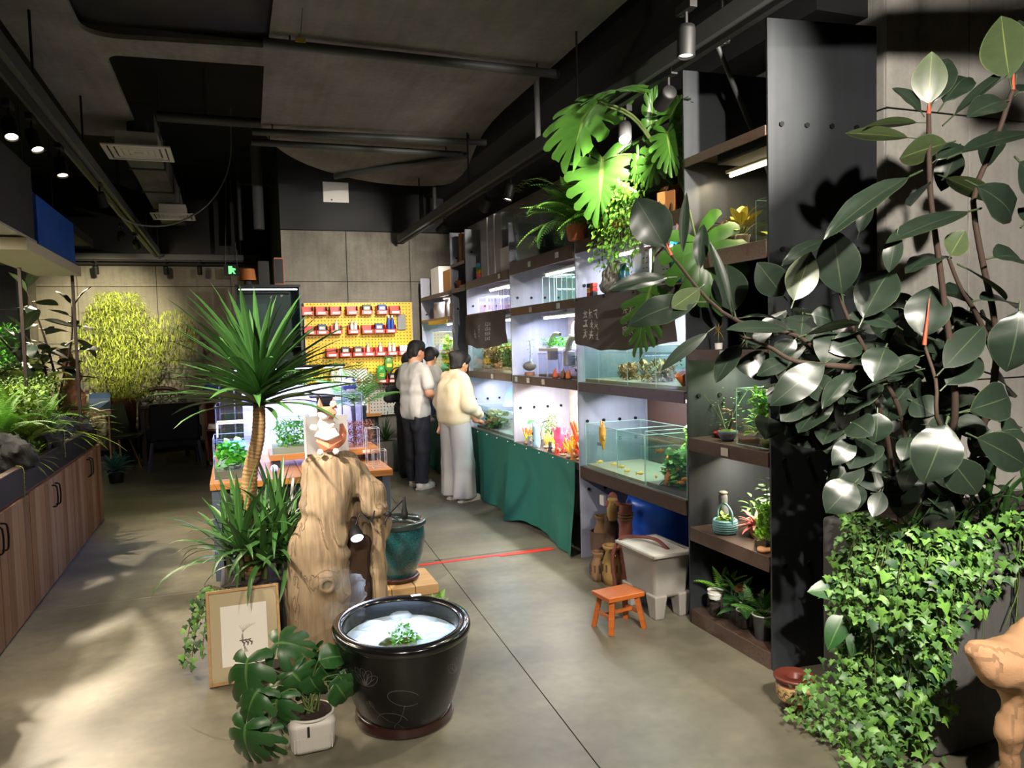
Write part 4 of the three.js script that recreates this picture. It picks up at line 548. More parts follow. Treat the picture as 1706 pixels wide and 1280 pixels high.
// woman's bay
tank('tank crowded with green and rust moss under the script cloth', [2.5, 2.95], 1.381, 0.33, [-6.8, -8.08], { water: 0.92, bed: MT.gravel, bedH: 0.03 });
weed('green moss thicket in the mossy tank, near half', [2.70, 1.4, -7.1], 0.17, 0.28, 820, mat(0x7f9c30, 0.7), G.lance, [0.4, 0.6, 0.2], [1.3, 1.2, 0.6], 'water_plant', 'water plant', 0.28);
weed('rusty moss thicket in the mossy tank, far half', [2.70, 1.4, -7.72], 0.17, 0.28, 820, mat(0x9a8a34, 0.7), G.lance, [0.5, 0.5, 0.2], [1.3, 1.0, 0.5], 'water_plant', 'water plant', 0.3);
tank('open tank with stones and weeds in front of the woman', [2.5, 2.95], 0.751, 0.26, [-6.8, -8.0], { water: 0.7, bed: MT.gravel, bedH: 0.03 });
weed('dark green weeds in the open tank before the woman', [2.62, 0.78, -7.65], 0.1, 0.16, 170, mat(0x4a6a34, 0.7), G.heart, [0.5, 0.5, 0.4], [1.1, 1.1, 0.8], 'water_plant', 'water plant', 0.25);
{ const t = thing('tank_rock', 'pale grey rock with ledge in the open tank', 'rock', [2.66, 0.78, -7.0]); part(t, 'rock', blob([[[0, 0.05, 0], [0, 0.2, -0.02], 0.09, 0.05], [[0, 0.22, -0.08], [0, 0.2, 0.1], 0.045]], 0.04, 0.018, (d, x, y, z) => d + 0.02 * nz(x * 20, y * 20, z * 20)), mat(0xa8a498, 0.9)); part(t, 'moss_patch', new THREE.SphereGeometry(0.05, 10, 6).scale(1, 0.3, 1).translate(0, 0.25, 0), LF.moss); }
{ const t = thing('cone_lamp', 'pale blue bell shaped tank lamp above the open tank', 'lamp', [2.56, 1.02, -6.98]); part(t, 'lamp_shade', lathe([[0.015, 0.24], [0.03, 0.235], [0.07, 0.18], [0.1, 0.08], [0.105, 0.04]], 24), phys(0xd8ecf8, 0.4, { transmission: 0.4, thickness: 0 })); part(t, 'lamp_disc', cyl(0.1, 0.1, 0.01, 0, 0.045, 0), glow(0xa8e4ff, 2.2)); part(t, 'arm', rod([0, 0.24, 0], [0.3, 0.27, 0], 0.007), MT.white); const l = new THREE.PointLight(0xa8e4ff, 0.9, 0, 2); l.position.set(2.56, 1.04, -6.98); l.castShadow = true; l.shadow.radius = 4; l.name = 'cone_glow'; scene.add(l); }
// paper tags on the shelf fronts
[['on the board below the mossy tank', 1.345, -7.3], ['first of three below the desk tanks', 1.34, -6.6], ['second of three below the desk tanks', 1.34, -6.3], ['third of three below the desk tanks', 1.34, -5.95], ['on the board under the great glass aquarium', 2.36, -6.2], ['on the board near the hanging fern', 2.37, -5.6], ['below the stack of empty tanks', 1.965, -6.2], ['below the thin empty glass tanks', 1.965, -5.6], ['on the top board by the wrapped glass', 2.33, -7.0], ['on the near unit below the moss tank', 1.06, -3.42], ['on the near unit over the clover bowl', 1.585, -3.42]].forEach(([l, y, z], i) => { const t = thing('price_tag', `small pale paper tag ${l}`, 'tag', [2.462, y, z]); part(t, 'holder', bb(-0.004, 0, -0.026, 0.026, -0.036, 0.036, 0.002), MT.acrylic); part(t, 'paper', bb(-0.0025, -0.001, -0.022, 0.022, -0.032, 0.032), mat([0xcfc8b8, 0xb8d0c4, 0xd8d4cc][i % 3], 0.7)); });
// ---------------------------------------------------------------- big rubber plant, ivy and concrete planter in front
const CAM = V(0, 1.68, 0);
// a leaf mesh laid from A to B, its face turned by k: 1 to the aisle, 0 up, -1 showing the underside
function lay(parent, name, geo, m, A, B, unitL, wScale, k, roll = 0) {
  const z = V(...B).sub(V(...A)), len = z.length(); z.normalize(); const toward = V(-0.66, 0.25, 0.7).normalize(), n = k >= 0 ? V(0, 1, 0).lerp(toward, k) : toward.clone().multiplyScalar(-1).lerp(V(0, 1, 0), 1 + k); n.addScaledVector(z, -n.dot(z)).normalize();
  const x = new THREE.Vector3().crossVectors(n, z), q = part(parent, name, geo, m, A); q.quaternion.setFromRotationMatrix(new THREE.Matrix4().makeBasis(x, n, z)); q.rotateZ(roll); q.scale.set(wScale, (len / unitL + wScale) / 2, len / unitL); return q;
}
const RUB = [[2.294,2.436,-2.0,2.293,2.609,-2.0,0.104,-1.0],
[2.32,2.444,-2.02,2.415,2.653,-2.02,0.088,1.0],
[2.371,2.449,-2.03,2.52,2.652,-2.03,0.097,1.0],
[2.297,2.426,-2.02,2.209,2.527,-2.02,0.063,0.5],
[2.335,2.387,-1.98,2.646,2.633,-1.98,0.054,0.25],
[2.283,2.399,-2.0,2.001,2.376,-2.0,0.041,-0.4],
[2.23,2.335,-1.98,1.95,2.353,-1.98,0.049,-0.5],
[2.421,2.346,-2.0,2.158,2.283,-2.0,0.093,-0.6],
[2.36,2.271,-2.05,2.482,2.378,-2.05,0.064,0.8],
[2.153,2.208,-1.9,1.782,2.059,-1.9,0.083,0.5],
[2.262,2.253,-1.9,2.671,2.399,-1.9,0.096,0.5],
[2.628,2.529,-1.95,2.537,2.732,-1.95,0.14,-1.0],
[2.716,2.565,-2.0,2.775,2.807,-2.0,0.109,0.6],
[2.619,2.486,-1.95,2.416,2.453,-1.95,0.089,0.8],
[2.711,2.526,-2.0,2.85,2.629,-2.0,0.096,0.7],
[2.309,2.205,-2.0,2.188,2.134,-2.0,0.088,-0.3],
[2.331,2.227,-2.0,2.599,2.172,-2.0,0.075,-0.3],
[2.369,2.191,-1.92,2.646,2.066,-1.92,0.111,1.0],
[2.485,2.105,-1.95,2.08,2.022,-1.95,0.097,0.5],
[2.104,2.031,-1.95,2.054,1.903,-1.95,0.056,0.4],
[2.209,2.048,-2.35,1.982,2.014,-2.35,0.065,0.6],
[2.273,2.042,-2.3,2.285,2.175,-2.3,0.051,0.8],
[2.108,1.787,-2.2,2.029,2.015,-2.2,0.141,1.0],
[1.872,1.774,-2.2,1.951,1.945,-2.2,0.103,-1.0],
[1.941,1.806,-2.3,1.824,1.924,-2.3,0.107,0.9],
[2.129,1.698,-2.15,2.234,1.917,-2.15,0.139,0.95],
[2.34,1.687,-2.15,2.151,1.782,-2.15,0.08,0.7],
[2.379,1.625,-2.1,2.393,1.83,-2.1,0.141,1.0],
[1.981,1.696,-2.3,1.685,1.726,-2.3,0.072,0.75],
[1.903,1.671,-2.2,2.111,1.73,-2.2,0.09,-0.4],
[1.989,1.662,-2.3,2.189,1.625,-2.3,0.09,0.5],
[2.212,1.639,-2.1,2.106,1.558,-2.1,0.112,1.0],
[2.01,1.593,-2.15,1.775,1.486,-2.15,0.103,0.9],
[2.14,1.552,-2.15,1.958,1.466,-2.15,0.074,0.6],
[2.337,1.546,-2.05,2.061,1.507,-2.05,0.03,0.2],
[2.391,1.592,-2.1,2.269,1.561,-2.1,0.058,0.6],
[2.392,1.516,-2.05,2.585,1.686,-2.05,0.109,0.95],
[2.468,1.455,-2.1,2.608,1.594,-2.1,0.116,0.9],
[2.682,1.779,-1.95,2.602,1.569,-1.95,0.156,0.85],
[2.319,1.398,-1.9,2.629,1.447,-1.9,0.127,1.0],
[2.356,1.326,-1.9,2.663,1.197,-1.9,0.12,1.0],
[2.332,1.381,-1.95,2.193,1.224,-1.95,0.151,1.0],
[2.313,1.26,-1.95,2.425,1.11,-1.95,0.121,1.0],
[2.218,1.403,-2.15,2.19,1.3,-2.15,0.097,0.9],
[2.168,1.294,-2.2,2.052,1.244,-2.2,0.072,0.9],
[2.434,1.287,-2.2,2.341,1.227,-2.2,0.069,0.8],
[2.299,1.09,-2.2,2.222,1.012,-2.2,0.064,0.9],
[2.481,1.179,-2.2,2.377,1.117,-2.2,0.079,0.5],
[1.966,1.436,-2.25,1.857,1.389,-2.25,0.075,0.9],
[2.106,1.451,-2.25,1.922,1.407,-2.25,0.086,0.5],
[2.329,1.489,-2.2,2.115,1.456,-2.2,0.082,0.4],
[2.509,1.928,-1.95,2.716,1.969,-1.95,0.11,0.9],
[2.432,1.916,-2.0,2.651,1.826,-2.0,0.12,0.35],
[2.463,1.943,-2.05,2.299,1.979,-2.05,0.113,0.35],
[2.389,1.932,-2.0,2.467,2.018,-2.0,0.081,-0.6],
[2.506,1.783,-2.0,2.725,1.813,-2.0,0.104,0.4],
[2.554,1.307,-1.95,2.737,1.344,-1.95,0.112,0.8],
[1.625,2.009,-2.6,1.495,2.191,-2.6,0.151,1.0],
[1.672,1.977,-2.58,1.681,2.22,-2.58,0.038,0.3],
[1.73,1.916,-2.55,1.728,2.107,-2.55,0.056,0.6],
[1.811,1.747,-2.45,1.745,2.02,-2.45,0.042,0.3],
[1.659,1.92,-2.6,1.403,1.906,-2.6,0.066,0.7],
[1.722,1.815,-2.5,1.432,1.815,-2.5,0.125,0.9],
[1.732,1.885,-2.52,1.584,1.794,-2.52,0.079,-1.0],
[1.86,1.748,-2.5,1.829,1.94,-2.5,0.132,0.7],
[1.811,1.747,-2.45,2.032,1.774,-2.45,0.028,0.3],
[1.764,1.719,-2.5,1.552,1.591,-2.5,0.056,0.5],
[1.866,1.667,-2.45,1.716,1.552,-2.45,0.079,0.6],
[1.967,1.586,-2.3,1.83,1.575,-2.3,0.067,0.9],
[2.038,1.675,-2.35,1.914,1.605,-2.35,0.092,0.4],
[2.338,1.877,-2.3,2.46,1.665,-2.3,0.117,0.6],
[2.499,1.474,-2.25,2.376,1.387,-2.25,0.108,0.5],
[2.491,1.352,-2.3,2.619,1.443,-2.3,0.096,0.4],
[2.307,1.457,-2.3,2.187,1.347,-2.3,0.103,0.4],
[2.693,1.657,-2.2,2.858,1.557,-2.2,0.118,0.5],
[2.761,1.514,-2.15,2.961,1.458,-2.15,0.127,0.5],
[2.429,1.618,-2.3,2.248,1.669,-2.3,0.095,0.3],
[2.679,2.042,-1.95,2.801,2.153,-1.95,0.121,0.8],
[2.577,2.279,-1.9,2.698,2.161,-1.9,0.125,0.8],
[2.689,2.403,-2.2,2.595,2.26,-2.2,0.093,0.4],
[2.949,2.514,-2.2,2.818,2.388,-2.2,0.096,0.4],
[2.119,1.673,-2.35,1.947,1.586,-2.35,0.102,0.4]];
{
  const t = thing('rubber_plant', 'tall rubber plant with big glossy dark leaves rising from the concrete planter', 'plant');
  const pts = {
    A: [[2.821, 0.80, -2.5], [2.602, 1.335, -2.15], [2.42, 1.835, -2.05], [2.303, 2.164, -2.0], [2.294, 2.43, -2.0]], B: [[2.995, 0.78, -2.5], [2.76, 1.562, -2.1], [2.534, 2.003, -2.0], [2.51, 2.151, -2.0], [2.582, 2.359, -1.97], [2.634, 2.525, -1.95]],
    C: [[2.76, 1.56, -2.1], [2.6, 1.74, -2.06], [2.484, 1.833, -2.03], [2.413, 1.939, -2.02]], D: [[2.821, 0.854, -2.5], [2.48, 1.289, -2.1], [2.392, 1.382, -2.05], [2.404, 1.487, -2.06], [2.39, 1.629, -2.1]],
    E: [[2.753, 0.80, -2.5], [2.437, 1.36, -2.25], [2.207, 1.624, -2.2], [2.117, 1.759, -2.2], [2.1, 1.87, -2.22], [2.215, 2.043, -2.35]], F: [[2.719, 0.80, -2.5], [2.286, 1.461, -2.25], [2.056, 1.606, -2.25], [1.99, 1.675, -2.3], [1.822, 1.742, -2.45], [1.733, 1.837, -2.52], [1.685, 1.935, -2.58], [1.633, 2.007, -2.6]],
    G: [[2.207, 1.55, -2.22], [2.093, 1.56, -2.2], [1.918, 1.588, -2.25], [1.893, 1.638, -2.35], [1.86, 1.676, -2.45]],
  };
  for (const k of 'ABCDEFG') part(t, 'branch', taper(pts[k], k < 'C' ? [0.016, 0.012, 0.008] : [0.012, 0.009, 0.006], 24, 7, 0.15), LF.bark);
  RUB.forEach(([ax, ay, az, bx_, by, bz, w, k], i) => lay(t, 'leaf', G.rubber[k < 0 ? 0 : i % 3 === 2 && w > 0.06 ? 2 : i % 2], LF.rubber, [ax, ay, az], [bx_ + (bx_ - ax) * 0.12, by + (by - ay) * 0.12, bz + (k > 0.7 ? rr(0.0, 0.07) : rr(-0.03, 0.03))], 0.275, w * 1.1 / 0.118, k, rr(-0.25, 0.25)));
  // inner leaves in the dense lower half
  for (let i = 0; i < 190; i++) { const u = rnd(), A = [rr(2.0, 3.0) + 0.0, rr(0.98, 1.85), rr(-2.6, -2.22)]; if (A[0] < 2.2 && A[1] < 1.3) A[1] += 0.35; const a = rr(0, 6.28), l = rr(0.14, 0.24); lay(t, 'leaf', G.rubber[i % 3], LF.rubber, A, [A[0] + Math.cos(a) * l * 0.8, A[1] + rr(-0.6, 0.25) * l, A[2] + Math.abs(Math.sin(a)) * l * 0.7], 0.275, rr(0.8, 1.2), rr(0.2, 0.95), rr(-0.5, 0.5)); }
  for (const [A, B] of [[[2.373, 1.63, -2.085], [2.399, 1.80, -2.085]], [[2.294, 2.43, -2.0], [2.3, 2.5, -2.0]], [[2.634, 2.525, -1.95], [2.64, 2.6, -1.95]], [[2.215, 2.043, -2.35], [2.22, 2.1, -2.35]], [[1.633, 2.007, -2.6], [1.61, 2.06, -2.6]]]) part(t, 'bud_sheath', rod(A, B, 0.008, 0.001, 8), LF.red);
}
{
  const t = thing('concrete_planter', 'big smooth grey concrete planter under the ivy', 'planter', [2.52, 0, -2.15]);
  part(t, 'body', bb(0, 1.6, 0, 0.84, 0, -0.62, 0.02), mat(0x8d8f92, 0.75, { map: rep(concT, 0.8), bumpMap: rep(grainT, 3), bumpScale: 0.001 }));
  part(t, 'soil', bb(0.04, 1.56, 0.83, 0.85, -0.04, -0.58), MT.soil);
}
{
  const t = thing('ivy', 'dense green ivy spilling over the concrete planter to the floor', 'ivy');
  const spots = []; // [x, y, z] of leaves on the hanging curtain
  const curtain = () => { const u = rnd(); let y = rr(0.04, 0.92), x, z; if (u < 0.72) { const spread = sm(0.75, 0.1, y); x = 2.49 + rr(-0.1 - 0.26 * spread, 0.0) * (0.55 + 0.45 * Math.sin(y * 11 + 1)); z = rr(-2.6, -2.08); if (y < 0.3) z += rr(-0.08, 0.06); } else if (u < 0.8) { x = rr(2.16, 2.5); z = rr(-2.62, -2.1); y = rr(0.02, 0.2 + (x - 2.16) * 0.7); } else if (u < 0.9) { x = 2.48 + Math.pow(rnd(), 1.6) * 0.2; z = -2.12 + rr(0, 0.05); y = rr(0.32 + (x - 2.48) * 2.4, 0.93); } else { x = rr(2.55, 3.2); z = -2.12 + rr(0, 0.06); y = rr(0.66 + 0.1 * Math.sin(x * 9), 0.96); } return [x, y, z]; };
  const face = (p) => p[2] > -2.12 ? rr(-0.5, 0.5) : -PI / 2 + rr(-0.2, 1.4);
  for (let i = 0; i < 300; i++) { const p = curtain(); if (p[2] < -2.3) p[2] = rr(-2.32, -2.06); const q = part(t, 'leaf', G.ivy[i % 2], [LF.ivy, LF.ivyL, LF.ivy, LF.ivyD][i % 4], [p[0] + (p[2] > -2.12 ? 0 : -0.02), p[1], p[2] + (p[2] > -2.12 ? 0.015 : 0)]); q.rotation.set(rr(0.7, 1.5), face(p), rr(-0.5, 0.5), 'YXZ'); q.scale.setScalar(rr(0.8, 1.25)); }
  cloud(t, 'foliage', G.ivy[0], LF.ivy, 2500, () => { const p = curtain(); return [p, [rr(0.1, 1.9), face(p) + rr(-0.5, 0.5), rr(-0.9, 0.9)], rr(0.6, 1.25)]; }, tintY([0.4, 0.5, 0.45], [1.45, 1.4, 0.9]));
  const v = []; for (let k = 0; k < 26; k++) { const x = 2.5 + (k % 3 === 0 ? rr(0, 0.5) : -0.01), z = k % 3 === 0 ? -2.135 : rr(-2.6, -2.15), e = rr(0.1, 0.6); v.push(tube([[x + 0.05, 0.86, z - 0.05], [x - 0.02, 0.84, z + 0.02], [x - 0.05 + rr(-0.04, 0.04), (0.84 + e) / 2, z + rr(0, 0.05)], [x - 0.04 + rr(-0.08, 0.05), e, z + rr(0, 0.06)]], 0.0025, 14, 4)); } part(t, 'vine', v, LF.stem);
}
{
  const t = thing('ribbon_grass', 'long arching green grass leaves growing behind the ivy', 'plant', [2.75, 0.84, -2.3]);
  for (let i = 0; i < 46; i++) put(t, 'leaf', G.drac[i % 4], LF.dracD, [rr(-0.2, 0.5), 0, rr(-0.1, 0.1)], rr(-2.4, 1.2), rr(0.3, 1.4), rr(0.5, 0.85));
}
{
  const t = thing('arrowhead_plant', 'plant with three broad veined leaves leaning to the steel plate', 'plant', [2.46, 0.45, -2.6]);
  for (const [A, B, w] of [[[0, 0.12, 0.05], [-0.17, 0.14, 0.02], 1.1], [[-0.05, 0.02, 0.08], [-0.16, -0.1, 0.1], 1.0], [[0, 0.0, 0.1], [-0.08, -0.13, 0.16], 0.8]]) lay(t, 'leaf', leafGeo({ L: 0.17, W: 0.1, droop: 0.5, fold: 0.15, prof: 'heart', seg: 8, across: 5 }), LF.philo, A, B, 0.17, w, 0.7);
  part(t, 'stem', J([tube([[0.05, -0.44, 0], [0.02, -0.1, 0.02], [0, 0.12, 0.05]], 0.004), tube([[0.05, -0.44, 0], [0.0, -0.1, 0.05], [-0.05, 0.02, 0.08]], 0.004)]), LF.stem);
}
{ // carved pot on the floor
  const t = thing('carved_pot', 'small brown pot with cream carved scroll band beside the ivy', 'pot', [2.3, 0, -2.7]);
  const band = canvasTex(1024, 128, (c) => { c.fillStyle = '#b99a68'; c.fillRect(0, 0, 1024, 128); c.strokeStyle = '#3a2418'; c.lineWidth = 7; for (let i = 0; i < 14; i++) { const x = i * 74; c.beginPath(); c.arc(x + 30, 66, 22, 0.5, 5.6); c.stroke(); c.beginPath(); c.moveTo(x + 50, 78); c.bezierCurveTo(x + 62, 120, x + 74, 10, x + 92, 46); c.stroke(); c.fillStyle = '#3a2418'; c.fillRect(x + 60, 20, 10, 8); } });
  part(t, 'lower_body', lathe([[0.001, 0], [0.05, 0], [0.055, 0.015], [0.047, 0.02], [0.07, 0.05]], 32), mat(0x4a2018, 0.35)); part(t, 'carved_band', lathe([[0.07, 0.05], [0.082, 0.08], [0.08, 0.12]], 40), mat(0xffffff, 0.6, { map: band })); part(t, 'rim', lathe([[0.08, 0.12], [0.072, 0.128], [0.09, 0.145], [0.09, 0.155], [0.08, 0.158], [0.06, 0.15], [0.03, 0.15], [0.028, 0.13], [0.001, 0.13]], 32), mat(0x5a2a20, 0.35));
}
single('driftwood', blob([[[2.27, 0.62, -1.8], [2.36, 0.56, -1.78], 0.03, 0.05], [[2.36, 0.56, -1.78], [2.5, 0.53, -1.78], 0.075, 0.11], [[2.48, 0.54, -1.78], [2.56, 0.64, -1.8], 0.08, 0.05], [[2.47, 0.5, -1.78], [2.44, 0.3, -1.8], 0.05, 0.03], [[2.44, 0.32, -1.8], [2.5, 0.03, -1.84], 0.03, 0.035]], 0.06, 0.014, (d, x, y, z) => d + 0.01 * nz(x * 14, y * 22, z * 14) + 0.003 * nz(x * 60, y * 20, z * 60)), mat(0xb88e68, 0.75, { bumpMap: rep(grainT, 5), bumpScale: 0.003 }), 'smooth tan driftwood lump at the picture edge before the planter', 'driftwood');
// ---------------------------------------------------------------- near shelf unit contents
const terra = mat(0xa85c3c, 0.7), glassJar = MT.glass;
function jar(t, r, h) { part(t, 'jar', lathe([[0.001, 0.002], [r * 0.85, 0.002], [r, 0.02], [r, h * 0.85], [r * 0.9, h], [r * 0.86, h]], 20), MT.glass); part(t, 'jar_rim', new THREE.TorusGeometry(r * 0.9, 0.004, 6, 20).rotateX(PI / 2).translate(0, h, 0), MT.white); part(t, 'roots', new THREE.CylinderGeometry(r * 0.7, r * 0.6, h * 0.5, 10).translate(0, h * 0.3, 0), MT.soil); }
pottedFronds('fine fern on the bottom board by the steel divider', [2.62, 0.086, -3.66], { n: 14, s: 0.95, r: 0.06, h: 0.1, m: LF.fern });
{ const t = thing('jar_plant', 'copper and green leaf plant in a glass jar on the bottom board', 'plant', [2.6, 0.086, -3.5]); jar(t, 0.055, 0.12); const lg = leafGeo({ L: 0.15, W: 0.065, droop: 0.6, fold: 0.2, prof: 'lance', seg: 7, pet: 0.06, petR: 0.003 }); for (let i = 0; i < 9; i++) put(t, 'leaf', lg, i === 2 || i === 5 ? LF.brownLeaf : LF.philo, [0, 0.11, 0], i * 2.4 + 1, mixf(1.3, 0.1, i / 9), rr(0.8, 1.05)); }
{ const t = thing('jar_plant', 'broad leaf plant in a glass jar nearer the front of the bottom board', 'plant', [2.56, 0.086, -3.4]); jar(t, 0.045, 0.1); const lg = leafGeo({ L: 0.14, W: 0.07, droop: 0.8, fold: 0.2, prof: 'lance', seg: 7, pet: 0.05, petR: 0.003 }); for (let i = 0; i < 8; i++) put(t, 'leaf', lg, LF.philo, [0, 0.09, 0], i * 2.4, mixf(1.2, 0.0, i / 8), rr(0.8, 1.0)); }
{ const t = pottedFronds('feathery palm in a clear pot at the near end of the bottom board', [2.56, 0.086, -3.24], { n: 14, s: 0.42, geos: G.palm, m: LF.palm, r: 0.055, h: 0.13, pm: mat(0x3a3c3e, 0.3), name: 'potted_palm' }); part(t, 'rim', new THREE.TorusGeometry(0.056, 0.004, 6, 20).rotateX(PI / 2).translate(0, 0.13, 0), MT.white); }
{ const t = thing('glass_jar', 'white rimmed glass jar of dark water on the bottom board', 'jar', [2.53, 0.086, -3.62]); jar(t, 0.045, 0.13); part(t, 'collar', cyl(0.035, 0.045, 0.05, 0, 0.1, 0), MT.white); }
{ const t = thing('photo_stand', 'pale empty stand frame leaning by the bottom plants', 'frame', [2.6, 0.086, -3.7]); part(t, 'frame', J([bb(0, 0.012, 0, 0.2, 0.0, 0.012), bb(0, 0.012, 0, 0.2, 0.13, 0.142), bb(0, 0.012, 0.19, 0.2, 0, 0.142), bb(0, 0.012, 0, 0.012, 0, 0.142)]), MT.grey); part(t, 'back', bb(0.01, 0.014, 0, 0.2, 0, 0.142), MT.dark2); }
{ const t = thing('woven_basket', 'pale blue woven basket with handle holding tiny succulents', 'basket', [2.56, 0.576, -3.56]); const wv = mat(0x84c0c8, 0.7, { bumpMap: rep(grainT, 20), bumpScale: 0.004 }); for (let k = 0; k < 6; k++) part(t, 'weave_ring', new THREE.TorusGeometry(0.056 + 0.004 * k - 0.0006 * k * k, 0.0085, 6, 28).rotateX(PI / 2).translate(0, 0.01 + k * 0.012, 0), wv); part(t, 'base', cyl(0.055, 0.06, 0.06, 0, 0.004, 0), wv); part(t, 'handle', tube([[0, 0.06, -0.066], [0, 0.13, -0.06], [0, 0.165, 0], [0, 0.13, 0.06], [0, 0.06, 0.066]], 0.006, 20), wv); part(t, 'moss', new THREE.SphereGeometry(0.055, 12, 8).scale(1, 0.45, 1).translate(0, 0.07, 0), LF.moss); for (let k = 0; k < 22; k++) put(t, 'succulent_leaf', G.tiny, [LF.lime, LF.pink, LF.green][k % 3], [rr(-0.045, 0.02), 0.085, rr(-0.045, 0.045)], k * 2.4, rr(0.2, 1.2), rr(1, 1.7)); }
{ const t = thing('stone_owl', 'small grey stone figure above the blue basket', 'figurine', [2.62, 0.576, -3.66]); part(t, 'body', blob([[[0, 0.03, 0], [0, 0.12, 0], 0.035, 0.028], [[0, 0.16, 0], [0, 0.18, 0], 0.026]], 0.02, 0.009), MT.grey); part(t, 'cap', new THREE.SphereGeometry(0.028, 10, 6).scale(1, 0.4, 1).translate(0, 0.205, 0), MT.conc); }
{ const t = thing('bromeliad', 'pink star shaped bromeliad in a small clay pot', 'potted plant', [2.66, 0.576, -3.42]); pot(t, 0.03, 0.04, 0.055, terra); const lg = leafGeo({ L: 0.13, W: 0.024, droop: 0.9, fold: 0.3, prof: 'strap', seg: 7 }); for (let k = 0; k < 26; k++) put(t, 'leaf', lg, LF.pink, [0, 0.055, 0], k * 2.4, mixf(1.35, 0.15, k / 26), rr(0.75, 1.1)); }
pottedLeaves('orange flowering plant between basket and bromeliad', [2.72, 0.576, -3.52], { n: 16, H: 0.13, geo: G.lance, s: 1, m: LF.green });
{ const t = thing('glass_vase', 'tall square glass vase full of lime water plants', 'vase', [2.56, 0.576, -3.2]); part(t, 'glass_wall', J([bb(-0.05, -0.048, 0, 0.26, -0.05, 0.05), bb(0.048, 0.05, 0, 0.26, -0.05, 0.05), bb(-0.05, 0.05, 0, 0.26, -0.05, -0.048), bb(-0.05, 0.05, 0, 0.26, 0.048, 0.05)]), MT.glass); part(t, 'gravel', bb(-0.046, 0.046, 0.002, 0.04, -0.046, 0.046), MT.soil); cloud(t, 'foliage', G.lance, LF.lime, 420, () => [[rr(-0.04, 0.04), rr(0.04, 0.22), rr(-0.04, 0.04)], [rr(-1.5, -0.5), rr(0, 6.3), 0], rr(0.6, 1)], tintY([0.6, 0.7, 0.4], [1.2, 1.2, 1])); for (let k = 0; k < 14; k++) put(t, 'leaf', G.heart, LF.green, [rr(-0.03, 0.03), rr(0.24, 0.36), rr(-0.03, 0.03)], k * 2.4, rr(0, 0.6), rr(0.7, 1)); part(t, 'stem', rod([0, 0.05, 0], [0, 0.34, 0], 0.003), LF.stem); }
single('soap_dish', lathe([[0.001, 0], [0.034, 0], [0.038, 0.008], [0.036, 0.02], [0.001, 0.022]], 24), mat(0xc89060, 0.5), 'small round tan wooden disc on the middle board edge', 'dish', [2.51, 0.576, -3.16]);
{ const t = pottedLeaves('airy maidenhair fern in a red glazed dish', [2.66, 1.101, -3.68], { n: 60, geo: G.tiny, s: 1.1, m: mat(0x4f7a30, 0.6), H: 0.24, R: 0.26, r: 0.04, h: 0.05, pm: mat(0x8a2418, 0.25), up: 0.1 }); part(t, 'dish', lathe([[0.001, 0], [0.06, 0], [0.075, 0.025], [0.07, 0.027], [0.055, 0.006]], 24), mat(0x9a2a1a, 0.25)); }
{ const t = thing('bonsai_bowl', 'blue grey ceramic bowl with a mossy dwarf tree', 'potted plant', [2.57, 1.101, -3.54]); part(t, 'bowl', lathe([[0.001, 0], [0.03, 0], [0.035, 0.008], [0.055, 0.035], [0.056, 0.055], [0.05, 0.055], [0.045, 0.045], [0.001, 0.045]], 24), mat(0x6f7890, 0.35)); part(t, 'moss', new THREE.SphereGeometry(0.046, 12, 6).scale(1, 0.35, 1).translate(0, 0.05, 0), LF.moss); part(t, 'trunk', taper([[0, 0.05, 0], [0.01, 0.1, 0.02], [0.03, 0.16, 0]], [0.008, 0.004], 8, 6), LF.bark); for (let k = 0; k < 16; k++) put(t, 'leaf', G.tiny, [LF.red, LF.green][k % 2], [0.02 + rr(-0.04, 0.03), rr(0.1, 0.18), rr(-0.04, 0.04)], k * 2.4, 0.3, rr(1.0, 1.6)); }
tank('tall glass tank of bright moss on the near unit', [2.54, 2.86], 1.101, 0.3, [-3.1, -3.42], { water: 0.93, bed: MT.soil, bedH: 0.05, e: 0.003 });
weed('yellow green moss filling the near unit tank', [2.68, 1.15, -3.27], 0.12, 0.24, 620, mat(0x9cc83a, 0.6), G.lance, [0.4, 0.6, 0.2], [1.2, 1.2, 0.8]);
{ const t = thing('moss_ball', 'small glass cup with a brown moss ball before the tank', 'cup', [2.51, 1.101, -3.14]); part(t, 'cup', lathe([[0.001, 0.002], [0.034, 0.002], [0.036, 0.06], [0.034, 0.06]], 20), MT.glass); part(t, 'moss', new THREE.IcosahedronGeometry(0.03, 2).translate(0, 0.04, 0), mat(0x5a5a2c, 0.9, { bumpMap: rep(grainT, 8), bumpScale: 0.004 })); }
for (const [z, l] of [[-3.6, 'yellow spiky air plant standing on a white card'], [-3.35, 'white flowering sprig in a small glass on the fourth board']]) { const t = thing('small_plant', l, 'plant', [2.56, 1.611, z]); part(t, 'cup', cyl(0.02, 0.022, 0.035), z < -3.5 ? MT.white : MT.glass); for (let k = 0; k < 26; k++) put(t, 'leaf', G.grass[k % 2], z < -3.5 ? mat(0xc8a030, 0.6) : mat(0xd8dcb0, 0.6), [0, z < -3.5 ? 0.1 : 0.035, 0], k * 2.4, rr(-0.4, 1.4), rr(0.15, 0.28)); part(t, 'stem', rod([0, 0.03, 0], [0, 0.1, 0], 0.003), LF.stem); }
